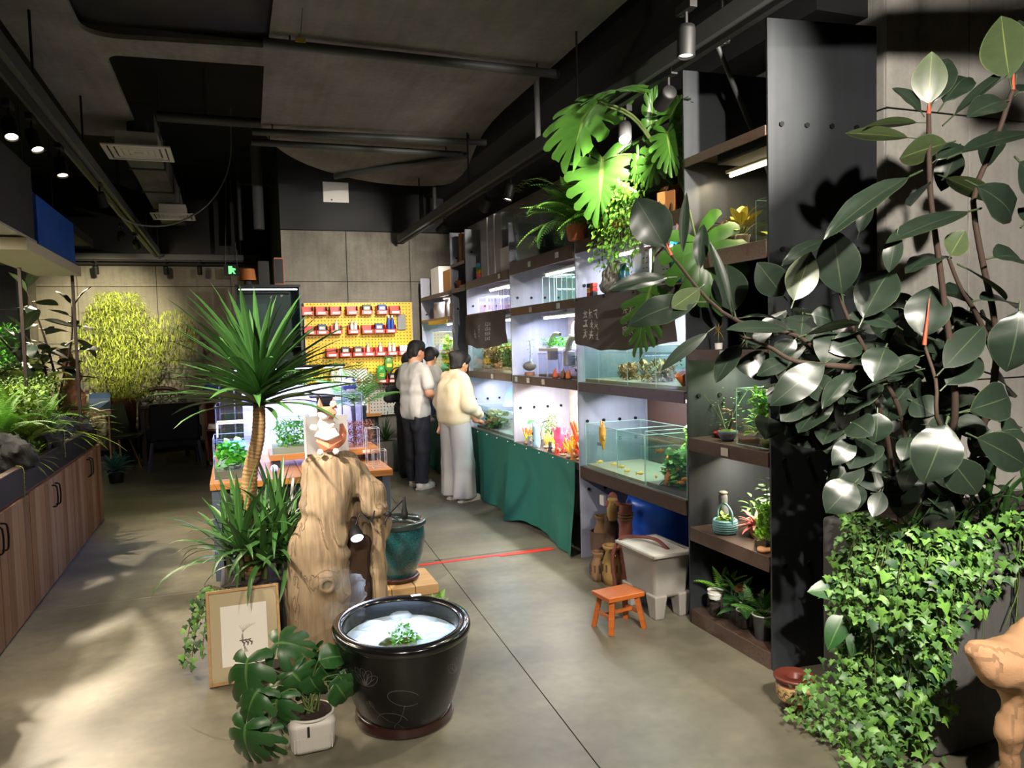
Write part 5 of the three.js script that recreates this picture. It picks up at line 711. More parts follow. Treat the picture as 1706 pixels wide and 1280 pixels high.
{ const t = thing('calathea', 'striped yellow green calathea in a white pot on the upper board', 'potted plant', [2.72, 2.151, -3.6]); pot(t, 0.035, 0.05, 0.1, MT.offwhite); const cm = mat(0xffffff, 0.45, { map: veinTex([0.55, 0.52, 0.2], [0.3, 0.36, 0.12], [0.3, 0.34, 0.12], [0.6, 0.56, 0.26], 10) }), lg = leafGeo({ L: 0.1, W: 0.058, droop: 0.6, fold: 0.15, prof: 'oval', seg: 7, across: 5, pet: 0.07, petR: 0.002 }); for (let k = 0; k < 22; k++) put(t, 'leaf', lg, cm, [0, 0.09, 0], k * 2.4, mixf(1.45, 0.05, k / 22), rr(0.85, 1.25)); }
{ const t = thing('dry_root', 'tangled dry brown roots beside the striped calathea', 'roots', [2.6, 2.151, -3.68]); const v = []; for (let k = 0; k < 40; k++) v.push(tube([[0, 0.05, 0], [rr(-0.08, 0.06), rr(0.05, 0.14), rr(-0.06, 0.1)], [rr(-0.12, 0.08), rr(0.0, 0.2), rr(-0.06, 0.14)]], 0.0018, 8, 4)); part(t, 'root', v, LF.brownLeaf); part(t, 'root_ball', new THREE.IcosahedronGeometry(0.05, 1).scale(1, 0.8, 1).translate(0, 0.045, 0), LF.bark); }
tank('small lit glass tank with orange fish picture on the upper board', [2.54, 2.8], 2.151, 0.22, [-3.09, -3.24], { water: 0.8, bed: MT.sand, bedH: 0.03 });
weed('yellow green weed in the small upper tank', [2.66, 2.18, -3.16], 0.05, 0.08, 60, LF.lime, G.tiny);
single('black_driver_box', bx(0.3, 0.07, 0.42, 0, 0.035, 0, 0.004), MT.black, 'long black lamp driver box below the top board', 'box', [2.68, 2.62, -3.34]);
// ---------------------------------------------------------------- on the floor under the barrel bay
{
  const t = thing('wooden_stool', 'small low orange wooden stool with splayed legs', 'stool', [2.05, 0, -3.89], 0.12), wm = mat(0xe0b494, 0.35, { map: rep(oakT, 3) });
  part(t, 'seat', bb(-0.125, 0.125, 0.185, 0.215, -0.09, 0.09, 0.006), wm);
  for (const sx of [-1, 1]) for (const sz of [-1, 1]) part(t, 'leg', beamBox([sx * 0.085, 0.19, sz * 0.06], [sx * 0.115, 0, sz * 0.09], 0.03, 0.026), wm);
  for (const sx of [-1, 1]) part(t, 'stretcher', bb(sx * 0.1 - 0.008, sx * 0.1 + 0.008, 0.08, 0.1, -0.078, 0.078, 0.002), wm); part(t, 'stretcher', bb(-0.1, 0.1, 0.085, 0.105, -0.008, 0.008, 0.002), wm);
}
{
  const t = thing('plastic_barrel', 'big bright blue plastic barrel under the goldfish tanks', 'barrel', [2.8, 0, -4.62]), bm = mat(0x2a70ff, 0.35);
  part(t, 'drum', lathe([[0.001, 0.12], [0.235, 0.12], [0.25, 0.16], [0.256, 0.3], [0.262, 0.31], [0.262, 0.33], [0.257, 0.34], [0.26, 0.38], [0.266, 0.39], [0.266, 0.41], [0.26, 0.42], [0.255, 0.53], [0.23, 0.6], [0.001, 0.605]], 48), bm);
  part(t, 'base_stand', lathe([[0.001, 0], [0.22, 0], [0.23, 0.02], [0.23, 0.12], [0.001, 0.12]], 36), mat(0x16181c, 0.6));
}
{
  const t = thing('plastic_tub', 'pale grey plastic tub on moulded feet with a hose over its rim', 'tub', [2.4, 0, -4.06], 0.04), gm = mat(0x8f8b84, 0.55);
  const taperBox = (w0, d0, w1, d1, y0, y1, r) => { const g = new RoundedBoxGeometry(1, 1, 1, 3, 0.09), p = g.attributes.position; for (let i = 0; i < p.count; i++) { const k = p.getY(i) + 0.5; p.setXYZ(i, p.getX(i) * mixf(w0, w1, k), mixf(y0, y1, k), p.getZ(i) * mixf(d0, d1, k)); } g.computeVertexNormals(); return g; };
  part(t, 'bin', taperBox(0.22, 0.34, 0.27, 0.40, 0.12, 0.40), gm); part(t, 'rim', J([bb(-0.155, 0.155, 0.385, 0.405, 0.205, 0.225, 0.006), bb(-0.155, 0.155, 0.385, 0.405, -0.225, -0.205, 0.006), bb(-0.155, -0.135, 0.385, 0.405, -0.225, 0.225, 0.006), bb(0.135, 0.155, 0.385, 0.405, -0.225, 0.225, 0.006)]), mat(0xb0aca4, 0.5)); part(t, 'lid_panel', bb(-0.135, 0.135, 0.39, 0.402, -0.205, 0.205, 0.003), mat(0xd8d4cc, 0.5));
  for (const sx of [-1, 1]) for (const sz of [-1, 1]) part(t, 'foot', taperBox(0.06, 0.07, 0.09, 0.11, 0, 0.15).translate(sx * 0.085, 0, sz * 0.14), gm);
  part(t, 'hose', tube([[0.02, 0.4, 0.12], [0.0, 0.44, 0.02], [-0.05, 0.43, -0.14], [-0.12, 0.41, -0.21], [-0.165, 0.3, -0.235], [-0.15, 0.12, -0.24], [-0.12, 0.03, -0.26]], 0.011, 40, 8), mat(0x6a3a34, 0.45));
}
{
  const t = thing('jug_fountain', 'carved brown fountain ornament of clay jugs and a tree post', 'ornament', [2.42, 0, -4.72]), cm = mat(0x8a6a4a, 0.8, { bumpMap: rep(grainT, 9), bumpScale: 0.004 }), cd = mat(0x5a4436, 0.85, { bumpMap: rep(grainT, 9), bumpScale: 0.004 }), cr = mat(0x8a5244, 0.8, { bumpMap: rep(woodT, 3), bumpScale: 0.004 });
  part(t, 'rock_base', blob([[[0, 0.04, 0.1], [0, 0.04, -0.12], 0.09], [[0.05, 0.15, 0], [0.05, 0.3, -0.05], 0.09, 0.06], [[0.03, 0.36, -0.02], [0.03, 0.44, -0.02], 0.05, 0.04]], 0.05, 0.014, (d, x, y, z) => d + 0.012 * nz(x * 22, y * 22, z * 22)), cd);
  const jug = (x, y, z, s, m, band) => { const q = part(t, 'jug', lathe([[0.001, 0], [0.04 * s, 0], [0.055 * s, 0.05 * s], [0.056 * s, 0.12 * s], [0.036 * s, 0.17 * s], [0.034 * s, 0.19 * s], [0.05 * s, 0.205 * s], [0.05 * s, 0.22 * s], [0.035 * s, 0.22 * s], [0.03 * s, 0.19 * s]], 24), m, [x, y, z]); for (let k = 0; k < band; k++) part(q, 'relief_bar', bx(0.008, 0.05, 0.01, 0.056 * s * Math.cos(k / band * 6.28), 0.1 * s, 0.056 * s * Math.sin(k / band * 6.28)), cd); part(q, 'handle', new THREE.TorusGeometry(0.04 * s, 0.007, 6, 14, PI).rotateZ(-PI / 2).rotateY(PI / 2).translate(0, 0.13 * s, 0.055 * s), m); };
  jug(-0.04, 0, 0.12, 1.25, mat(0x9a7a44, 0.75), 12); jug(-0.09, 0, 0.01, 0.95, cm, 10); jug(-0.0, 0.18, -0.09, 1.15, cm, 0); jug(0.02, 0.42, 0.03, 0.7, mat(0xa88a50, 0.75), 0);
  part(t, 'post', taper([[0.04, 0, 0.19], [0.035, 0.25, 0.185], [0.04, 0.56, 0.18]], [0.052, 0.046, 0.042], 16, 12, 0.2), cr); for (const y of [0.46, 0.48, 0.5]) part(t, 'rope_ring', new THREE.TorusGeometry(0.048, 0.007, 6, 18).rotateX(PI / 2).translate(0.04, y, 0.181), cm);
  part(t, 'roof_jar', lathe([[0.001, 0.5], [0.05, 0.5], [0.055, 0.53], [0.03, 0.56], [0.035, 0.58], [0.02, 0.6], [0.001, 0.61]], 20), cr, [0.05, 0, -0.02]); part(t, 'basket', lathe([[0.06, 0.2], [0.075, 0.25], [0.078, 0.38], [0.07, 0.38]], 20), cd, [-0.01, -0.06, -0.1]);
}
single('cable_box', bx(0.03, 0.08, 0.07, 0, 0.04, 0, 0.008), MT.white, 'small white plastic box on the wall behind the jug fountain', 'box', [2.6, 0.42, -5.15]);
single('pipe_stub', cyl(0.012, 0.012, 0.25, 0, 0, 0), MT.white, 'short white pipe behind the grey tub', 'pipe', [2.53, 0.4, -3.85]);
// ---------------------------------------------------------------- plants on top of the barrel bay
{
  const t = thing('monstera', 'big swiss cheese plant with bright split leaves on the shelf top', 'plant');
  pot(t, 0.1, 0.13, 0.2, terra, 0, true); t.children.forEach((c) => c.position.set(2.72, 2.431, -4.2));
  const root = [2.70, 2.64, -4.22], A = splitLeaf({ S: 0.5, lobes: 7, gap: 0.36, droop: 0.35, fold: 0.12, from: 0.5 }), B = splitLeaf({ S: 0.5, lobes: 6, gap: 0.28, droop: 0.6, fold: 0.3, from: 0.62 }), N = splitLeaf({ S: 0.5, lobes: 6, gap: 0.42, droop: 0.3, fold: 0.05, narrow: 0.6, from: 0.3, th0: 1.3 });
  // [geometry, material, petiole end, tip, width factor, facing, roll]
  const L = [
    [A, LF.monst, [2.32, 2.87, -4.50], [2.27, 2.44, -4.52], 0.9, 1, 0], [B, LF.monst, [2.04, 3.05, -4.0], [2.02, 2.98, -4.52], 0.8, 0.5, 0.3], [B, LF.monst, [2.05, 3.06, -3.98], [2.06, 3.12, -3.58], 0.6, 0.6, -0.4],
    [N, LF.monst, [2.33, 2.0, -3.93], [2.28, 1.46, -4.16], 0.85, 0.9, 0], [B, LF.monst, [2.46, 2.24, -3.66], [2.46, 1.88, -3.44], 0.85, 0.6, 0.2], [A, LF.monst, [2.5, 2.92, -4.0], [2.42, 2.66, -3.85], 0.6, 0.6, 0.2], [B, LF.monst, [2.52, 3.0, -4.0], [2.46, 3.12, -3.72], 0.45, 0.2, -0.4], [B, LF.monst, [2.48, 2.98, -4.15], [2.45, 3.24, -4.05], 0.35, 0.6, 0.6],
    [A, LF.monst, [2.52, 2.86, -4.1], [2.45, 2.62, -4.25], 0.6, 0.8, -0.3], [B, LF.monst, [2.5, 2.95, -4.3], [2.38, 2.92, -4.5], 0.45, 0.4, 0], [B, LF.monst, [2.45, 2.84, -4.25], [2.42, 2.66, -4.3], 0.35, 0.9, 0],
  ];
  for (const [g, m, P, Q, w, k, roll] of L) {
    part(t, 'petiole', taper([root, [(root[0] + P[0]) / 2 - 0.02, Math.max(root[1], P[1]) * 0.5 + 0.5 * (root[1] + P[1]) / 2 + 0.05, (root[2] + P[2]) / 2], P], [0.011, 0.008, 0.006], 12, 6), LF.stem);
    const d = Math.hypot(Q[0] - P[0], Q[1] - P[1], Q[2] - P[2]); lay(t, 'leaf', g, m, P, Q, 0.5, w * d / 0.5 * 1.15, k, roll);
  }
  for (let k = 0; k < 4; k++) part(t, 'aerial_root', tube([root, [2.55, 2.6 - k * 0.05, -4.1 + k * 0.06], [2.45, 2.3, -3.95 + k * 0.05], [2.42, 2.05 + k * 0.06, -3.85 - k * 0.1]], 0.007, 16, 5), LF.twig);
}
{ // wooden box and root tangle behind the leaves
  const t = thing('root_bundle', 'bundle of dry brown roots beside the steel plate on the shelf top', 'roots', [2.66, 2.431, -3.9]); const v = []; for (let k = 0; k < 60; k++) v.push(tube([[rr(-0.04, 0.04), 0.02, rr(-0.04, 0.04)], [rr(-0.1, 0.1), rr(0.15, 0.3), rr(-0.08, 0.08)], [rr(-0.14, 0.1), rr(0.2, 0.55), rr(-0.08, 0.1)]], 0.002, 8, 4)); part(t, 'root', v, mat(0xa5764a, 0.8)); part(t, 'root_ball', new THREE.IcosahedronGeometry(0.07, 1).translate(0, 0.07, 0), LF.bark);
  single('clay_block', bx(0.14, 0.14, 0.14, 0, 0.07, 0, 0.01), mat(0xc08048, 0.8), 'tan clay block under the big leaves', 'block', [2.56, 2.431, -4.05], 0.4);
}
function hangFern(label, p, n, s, m, spread = 0.06) { const t = thing('boston_fern', label, 'fern', p); pot(t, 0.07, 0.09, 0.13, terra); for (let i = 0; i < n; i++) { const a = i * 2.4; put(t, 'frond', G.fern[i % 3], m[i % m.length], [Math.cos(a) * spread * 0.3, 0.12, Math.sin(a) * spread * 0.3], a, mixf(1.1, -0.3, i / n), s * rr(0.75, 1.2), rr(-0.4, 0.4)); } return t; }
hangFern('lush drooping fern over the corner of the great glass aquarium', [2.46, 2.431, -5.2], 54, 1.15, [LF.fern, LF.fern, LF.fernD]);
hangFern('bright fern tucked behind the great split leaf', [2.55, 2.431, -4.8], 34, 0.95, [LF.fern, LF.fernD]);
hangFern('small dark fern behind the leaning split leaf', [2.75, 2.431, -4.95], 22, 1.1, [LF.fernD]);
{ const t = thing('trailing_fern', 'single long trailing fern stem reaching out to the aisle', 'fern', [2.6, 2.6, -5.3]); part(t, 'stem', tube([[0, 0, 0], [-0.1, 0.3, -0.3], [-0.22, 0.42, -0.55], [-0.28, 0.36, -0.85]], 0.003, 24), LF.stem); const c = new THREE.CatmullRomCurve3([V(0, 0, 0), V(-0.1, 0.3, -0.3), V(-0.22, 0.42, -0.55), V(-0.28, 0.36, -0.85)]); for (let k = 0; k < 44; k++) { const q = c.getPointAt(0.1 + 0.9 * k / 44); put(t, 'leaflet', G.tiny, LF.fern, [q.x, q.y, q.z], k % 2 ? 1.2 : -1.6, rr(-0.2, 0.5), 2.2); } }
{
  const t = thing('creeping_plant', 'trailing small leaved plant hanging before the white packages', 'plant', [2.5, 2.431, -4.5]); part(t, 'planter_box', bb(-0.02, 0.16, 0, 0.1, 0.3, -0.3, 0.008), terra);
  const v = []; for (let k = 0; k < 18; k++) { const z = rr(-0.3, 0.3), l = rr(0.1, 0.42); v.push(tube([[0, 0.1, z], [-0.06, 0.12, z], [-0.09, -l * 0.5, z + rr(-0.04, 0.04)], [-0.08, -l, z + rr(-0.06, 0.06)]], 0.0018, 10, 4)); } part(t, 'vine', v, LF.stem);
  cloud(t, 'foliage', G.oval, LF.fern, 800, () => { const z = rr(-0.34, 0.32), l = Math.pow(rnd(), 1.4) * (0.42 + 0.1 * Math.cos(z * 6)); return [[-0.04 - rr(0, 0.1), 0.22 - l + rr(-0.05, 0.08), z], [rr(-0.2, 1.4), -PI / 2 + rr(-1.2, 1.2), rr(-0.5, 0.5)], rr(0.45, 0.9)]; }, tintY([0.5, 0.6, 0.4], [1.3, 1.3, 0.9]));
}
// ---------------------------------------------------------------- centre display: stump, fox, bowl, pots, dragon tree
const barkMat = mat(0xffffff, 0.8, { map: tex(512, 512, (u, v) => { const a = tn(u, v, 30, 3, 71, 4), b = tn(u, v, 6, 6, 73, 4), c = sm(0.25, 0.5, tn(u, v, 5, 4, 79, 4)); return lerpC(mul([0.56, 0.475, 0.365], 1 + 0.5 * a + 0.3 * b), [0.42, 0.32, 0.22], 0.65 * c); }), bumpMap: tex(256, 256, (u, v) => 0.5 + 0.6 * tn(u, v, 24, 3, 83, 4), false), bumpScale: 0.006 });
barkMat.map.repeat.set(1.6, 1.2); barkMat.bumpMap.repeat.set(3, 2.4);
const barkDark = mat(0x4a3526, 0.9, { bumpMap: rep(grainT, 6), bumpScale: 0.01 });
{
  const t = thing('tree_stump', 'tall hollow tree stump with folded tan bark', 'tree stump');
  const leftLeg = capsField([[[0.36, 0.0, -4.15], [0.37, 0.35, -4.14], 0.175, 0.16], [[0.37, 0.35, -4.14], [0.39, 0.62, -4.16], 0.155, 0.15], [[0.39, 0.62, -4.16], [0.44, 0.86, -4.18], 0.14, 0.12], [[0.42, 0.86, -4.18], [0.43, 1.02, -4.18], 0.12, 0.115], [[0.48, 0.95, -4.18], [0.54, 1.02, -4.18], 0.10, 0.09]], 0.06);
  const right = capsField([[[0.56, 1.0, -4.2], [0.68, 0.88, -4.18], 0.085, 0.075], [[0.68, 0.88, -4.18], [0.715, 0.72, -4.17], 0.06, 0.05], [[0.71, 0.72, -4.17], [0.70, 0.45, -4.18], 0.052, 0.045], [[0.70, 0.45, -4.18], [0.70, 0.0, -4.2], 0.045, 0.07], [[0.66, 0.8, -4.12], [0.70, 0.78, -4.1], 0.04]], 0.05);
  const back = capsField([[[0.5, 0.0, -4.36], [0.52, 0.9, -4.32], 0.13, 0.1], [[0.64, 0.0, -4.34], [0.64, 0.8, -4.3], 0.11, 0.08]], 0.08);
  const wr = (x, y, z) => 0.011 * Math.sin(y * 52 + 14 * nz(x * 5, y * 3, z * 5) + x * 40 + z * 18) * sm(-0.15, 0.35, nz(x * 4, y * 4, z * 4 + 3)) + 0.03 * nz(x * 8, y * 2.6, z * 8) + 0.005 * Math.abs(nz(x * 26, y * 6, z * 26)) + 0.003 * nz(x * 50, y * 16, z * 50);
  const f = (x, y, z) => { let d = Math.min(smin(leftLeg(x, y, z), right(x, y, z), 0.05), smin(leftLeg(x, y, z), back(x, y, z), 0.04)); d += wr(x, y, z); const kn = Math.hypot(x - 0.40, y - 0.46, z + 3.99); d = smin(d, kn - 0.055, 0.05); d = Math.max(d, 0.032 - Math.hypot(x - 0.405, y - 0.45, z + 3.935)); const hole = Math.hypot(x - 0.705, (y - 0.86) * 0.9, z + 4.09); d = Math.max(d, 0.022 - hole); return Math.max(d, y - 1.115 - 0.02 * nz(x * 8, 0, z * 8), -y); };
  part(t, 'trunk', nets(f, [0.12, -0.01, -4.55], [0.85, 1.17, -3.9], 0.0085), barkMat);
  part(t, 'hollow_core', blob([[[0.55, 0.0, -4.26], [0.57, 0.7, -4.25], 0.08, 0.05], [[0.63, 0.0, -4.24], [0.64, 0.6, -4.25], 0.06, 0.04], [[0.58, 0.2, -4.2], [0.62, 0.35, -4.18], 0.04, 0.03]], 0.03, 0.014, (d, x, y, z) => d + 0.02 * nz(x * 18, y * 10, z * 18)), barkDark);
}
{ // clamp lamp in the hollow
  const t = thing('clamp_lamp', 'small lit clip lamp in the hollow of the stump', 'lamp', [0.575, 0.68, -4.06]), d = V(0.05, -0.62, 0.78).normalize(), q = new THREE.Quaternion().setFromUnitVectors(V(0, -1, 0), d);
  part(t, 'housing', lathe([[0.001, 0.05], [0.02, 0.05], [0.036, 0.0], [0.038, -0.03], [0.034, -0.03]], 18).applyQuaternion(q), MT.black); part(t, 'lamp_face', new THREE.CylinderGeometry(0.033, 0.033, 0.006, 18).translate(0, -0.025, 0).applyQuaternion(q), glow(0xe4ecff, 6)); part(t, 'cord', tube([[0, 0.05, 0], [0.03, 0.1, -0.02], [0.08, 0.06, 0.01], [0.1, 0.12, 0.02]], 0.004, 16), MT.black); part(t, 'clip', bb(-0.012, 0.012, 0.04, 0.09, -0.03, 0.0, 0.003), MT.acrylic);
  const l = new THREE.SpotLight(0xd4e4ff, 12, 0, 0.38, 0.7, 2); l.position.set(0.575 + d.x * 0.05, 0.68 + d.y * 0.05, -4.06 + d.z * 0.05); l.target.position.set(0.66, 0.38, -3.45); l.castShadow = true; l.shadow.radius = 2; l.name = 'clamp_beam'; scene.add(l, l.target);
}
{ const t = thing('spray_nozzle', 'black branching mist nozzle with a hanging bulb beside the stump', 'nozzle', [0.76, 0.76, -4.1]); part(t, 'arm', J([rod([-0.12, 0, 0], [0.02, 0, 0], 0.006), rod([0, 0, 0], [0.09, 0.09, 0.02], 0.007), rod([0, 0, 0], [-0.03, -0.05, 0.02], 0.005), rod([0, 0, 0], [0.05, -0.03, 0.02], 0.005)]), MT.black); part(t, 'bulb', lathe([[0.001, -0.08], [0.017, -0.08], [0.02, -0.05], [0.012, -0.02], [0.008, 0.04], [0.001, 0.045]], 12), MT.black, [0.085, 0.05, 0.02]); part(t, 'clamp', new THREE.IcosahedronGeometry(0.02, 0), MT.black); }
{ // faceted fox figurine
  const t = thing('fox_figurine', 'faceted orange and white fox figurine sitting on the stump', 'figurine', [0.455, 1.115, -4.12], -0.15), om = mat(0xdc8c6c, 0.55, { flatShading: true }), wm = mat(0xf4e8dc, 0.55, { flatShading: true });
  const facet = (pts, m, name) => { const g = new THREE.IcosahedronGeometry(1, 0); g.scale(...pts[0]); g.rotateZ(pts[2] || 0); g.translate(...pts[1]); g.computeVertexNormals(); return part(t, name, g, m); };
  facet([[0.066, 0.062, 0.06], [0.005, 0.062, 0]], om, 'body'); facet([[0.064, 0.036, 0.062], [-0.002, 0.088, 0.016]], wm, 'belly'); facet([[0.045, 0.04, 0.04], [-0.005, 0.135, 0.005]], wm, 'chest'); facet([[0.05, 0.035, 0.045], [0.0, 0.185, 0.01]], om, 'head'); facet([[0.03, 0.022, 0.03], [-0.012, 0.178, 0.038]], wm, 'muzzle');
  for (const s of [-1, 1]) part(t, 'ear', new THREE.ConeGeometry(0.018, 0.05, 4).translate(s * 0.03, 0.23, 0.0), om); part(t, 'tail', taper([[0.03, 0.03, -0.03], [0.055, 0.05, -0.035], [0.066, 0.09, -0.035], [0.06, 0.13, -0.03]], [0.016, 0.02, 0.018, 0.008], 8, 5), om); for (const s of [-1, 1]) facet([[0.016, 0.016, 0.02], [s * 0.034, 0.014, 0.045]], wm, 'paw'); facet([[0.02, 0.016, 0.02], [-0.06, 0.125, 0.03]], wm, 'arm'); part(t, 'flower', new THREE.IcosahedronGeometry(0.018, 0).translate(0.03, 0.225, 0.03), mat(0xe8b8a0, 0.6)); t.scale.setScalar(1.18);
}
// big black bowl of mist
{
  const t = thing('mist_bowl', 'large black glazed bowl with engraved lotus and swirling white mist', 'bowl', [0.66, 0, -3.345]);
  const eng = canvasTex(2048, 512, (c, W, H) => {
    c.fillStyle = '#0b0b0c'; c.fillRect(0, 0, W, H); c.strokeStyle = '#545250'; c.lineWidth = 3;
    const petal = (x, y, a, l, w) => { c.save(); c.translate(x, y); c.rotate(a); c.beginPath(); c.moveTo(0, 0); c.bezierCurveTo(w, -l * 0.4, w * 0.7, -l * 0.9, 0, -l); c.bezierCurveTo(-w * 0.7, -l * 0.9, -w, -l * 0.4, 0, 0); c.stroke(); c.beginPath(); c.moveTo(0, -l * 0.1); c.lineTo(0, -l * 0.8); c.stroke(); c.restore(); };
    for (let k = 0; k < 4; k++) { const x = 240 + k * 512; for (const a of [-0.9, -0.45, 0, 0.45, 0.9]) petal(x, 210, a, 95, 30); petal(x, 290, 2.6, 40, 18); petal(x, 290, 3.6, 40, 18); c.beginPath(); c.moveTo(x, 300); c.bezierCurveTo(x + 40, 380, x + 160, 380, x + 190, 500); c.stroke(); c.beginPath(); c.ellipse(x + 200, 260, 86, 40, 0.2, 0, 6.3); c.stroke(); c.beginPath(); c.moveTo(x + 200, 300); c.bezierCurveTo(x + 190, 380, x + 120, 420, x + 130, 500); c.stroke(); c.beginPath(); c.ellipse(x + 120, 400, 100, 60, 0, 3.2, 6.0); c.stroke(); for (let i = 0; i < 4; i++) { c.beginPath(); c.moveTo(x - 200, 420 + i * 18); c.lineTo(x - 90, 430 + i * 16); c.stroke(); } }
  });
  const shell = lathe([[0.20, 0.05], [0.225, 0.1], [0.262, 0.22], [0.29, 0.34], [0.298, 0.4]], 72); shell.scale(1, 1, 1.16);
  part(t, 'bowl_wall', shell, phys(0xffffff, 0.3, { map: eng, bumpMap: eng, bumpScale: -0.0012 }));
  const black = phys(0x121214, 0.16, { clearcoat: 0.6, clearcoatRoughness: 0.1 });
  part(t, 'rim', lathe([[0.298, 0.40], [0.306, 0.405], [0.309, 0.425], [0.303, 0.44], [0.282, 0.446], [0.262, 0.44], [0.258, 0.425], [0.262, 0.36], [0.24, 0.22], [0.001, 0.2]], 72).scale(1, 1, 1.16), black);
  part(t, 'foot', lathe([[0.001, 0], [0.215, 0], [0.222, 0.015], [0.212, 0.03], [0.218, 0.045], [0.205, 0.058], [0.001, 0.058]], 64).scale(1, 1, 1.05), phys(0x2a1210, 0.25, { clearcoat: 0.5 }));
  part(t, 'water', new THREE.CircleGeometry(0.258, 48).rotateX(-PI / 2).scale(1, 1, 1.16).translate(0, 0.36, 0), phys(0xcfe8f4, 0.12, { transmission: 0.3, thickness: 0 }));
  part(t, 'label_sticker', bb(0.11, 0.16, 0.4465, 0.448, -0.3, -0.275), MT.white);
}
{
  const t = thing('mist', 'white bluish mist curling in the black bowl and over its rim', 'mist'); const mm = phys(0xe2f0ff, 1, { transmission: 0.4, thickness: 0, transparent: true, opacity: 0.24 }); t.userData.kind = 'stuff';
  const rng = (n, f) => { for (let i = 0; i < n; i++) f(i); };
  const wisp = (x, y, z, s, h) => nets((a, b, c) => { const d = Math.hypot((a - x) / s, (b - y) / h, (c - z) / s) - 0.8; return (d + 0.55 * fbm(a * 14, b * 22, c * 14, 3)) * Math.min(s, h); }, [x - s * 1.2, y - h * 1.2, z - s * 1.2], [x + s * 1.2, y + h * 1.2, z + s * 1.2], Math.max(0.006, s / 12));
  rng(26, (i) => { const a = i * 2.4, q = Math.sqrt((i + 0.5) / 26) * 0.2; part(t, 'wisp', wisp(0.66 + Math.cos(a) * q, 0.37 + (i % 3) * 0.006, -3.345 + Math.sin(a) * q * 1.16, rr(0.05, 0.11), rr(0.008, 0.014)), mm); });
  const thin = phys(0xeaf4ff, 1, { transmission: 0.5, thickness: 0, transparent: true, opacity: 0.035 });
  for (const [x, y, z, s, h] of [[0.46, 0.4, -3.62, 0.1, 0.07], [0.5, 0.47, -3.78, 0.09, 0.09], [0.44, 0.5, -3.9, 0.1, 0.07], [0.4, 0.4, -3.7, 0.07, 0.06]]) part(t, 'wisp', wisp(x, y, z, s, h), thin);
}
for (const [x, z, s, l] of [[0.615, -3.24, 1, 'bigger mossy stone with bright weed in the misty bowl'], [0.665, -3.42, 0.45, 'small mossy clump behind in the misty bowl']]) { const t = thing('moss_island', l, 'moss', [x, 0.362, z]); part(t, 'stone', blob([[[-0.04, 0, 0], [0.05, 0, 0.01], 0.045, 0.04]].map(([a, b, c, d]) => [a.map((v) => v * s), b.map((v) => v * s), c * s, d * s]), 0.02, 0.008, (d, x_, y, z_) => d + 0.01 * nz(x_ * 40, y * 40, z_ * 40)), mat(0x3c4a1c, 0.9, { bumpMap: rep(grainT, 12), bumpScale: 0.006 })); cloud(t, 'foliage', G.tiny, mat(0x4f9a28, 0.6), Math.round(160 * s), () => [[rr(-0.03, 0.1) * s, rr(0.02, 0.05) * s, rr(-0.05, 0.05) * s], [rr(-1.2, 0.2), rr(0, 6.3), 0], rr(0.7, 1.3)], tintY([0.5, 0.6, 0.4], [1.4, 1.5, 0.8])); }
{ // teal jar on wood block
  const t = thing('glazed_jar', 'speckled teal glazed jar with dark rim behind the stump', 'jar', [1.0, 0.0, -5.15]);
  const tl = tex(512, 512, (u, v) => { const a = tn(u, v, 60, 60, 91, 3), b = tn(u, v, 8, 5, 93, 4); return lerpC([0.05, 0.19, 0.21], [0.14, 0.37, 0.37], cl(0.4 + 1.9 * a + 0.9 * b, 0, 1)); });
  part(t, 'body', lathe([[0.12, 0.10], [0.15, 0.16], [0.185, 0.26], [0.20, 0.36], [0.195, 0.44]], 48), phys(0xffffff, 0.25, { map: rep(tl, 1.5, 0.7), bumpMap: rep(tl, 1.5, 0.7), bumpScale: 0.002, clearcoat: 0.4 })); part(t, 'rim', lathe([[0.195, 0.44], [0.21, 0.45], [0.212, 0.475], [0.2, 0.485], [0.175, 0.48], [0.17, 0.46], [0.165, 0.4], [0.001, 0.4]], 48), phys(0x23302e, 0.25, { clearcoat: 0.4 })); part(t, 'dish', lathe([[0.001, 0.068], [0.14, 0.068], [0.155, 0.09], [0.145, 0.105], [0.12, 0.1], [0.001, 0.1]], 40), mat(0x3a1a14, 0.3)); part(t, 'soil', new THREE.CylinderGeometry(0.165, 0.165, 0.01, 30).translate(0, 0.415, 0), MT.soil); for (let k = 0; k < 14; k++) put(t, 'sprout', G.tiny, LF.green, [rr(-0.1, 0.1), 0.42, rr(-0.1, 0.1)], k * 2.4, rr(0.2, 1), 1.3);
  const w = thing('wood_block', 'pale wooden block under the teal jar', 'block', [1.0, 0, -5.13]); for (let k = 0; k < 3; k++) part(w, 'plank', bb(-0.24 + k * 0.16, -0.084 + k * 0.16, 0, 0.066, -0.2, 0.2, 0.004), MT.oakPale);
  const f = thing('fern_sprig', 'small bright fern sprig behind the bowl rim', 'fern', [0.98, 0, -3.95]); pot(f, 0.04, 0.05, 0.24, MT.black); for (let k = 0; k < 16; k++) put(f, 'frond', G.fernS[k % 2], LF.fern, [0, 0.22, 0], k * 2.4, mixf(1.1, 0.0, k / 16), rr(0.5, 0.8));
}
{ const t = thing('floor_tape', 'strip of red tape stuck across the floor joint', 'tape'); part(t, 'strip', bb(1.15, 2.36, 0.0005, 0.0022, -5.64, -5.6), mat(0xc8241c, 0.4)); part(t, 'strip', bb(1.9, 2.37, 0.002, 0.0035, -5.61, -5.57), mat(0xd83828, 0.4)); }
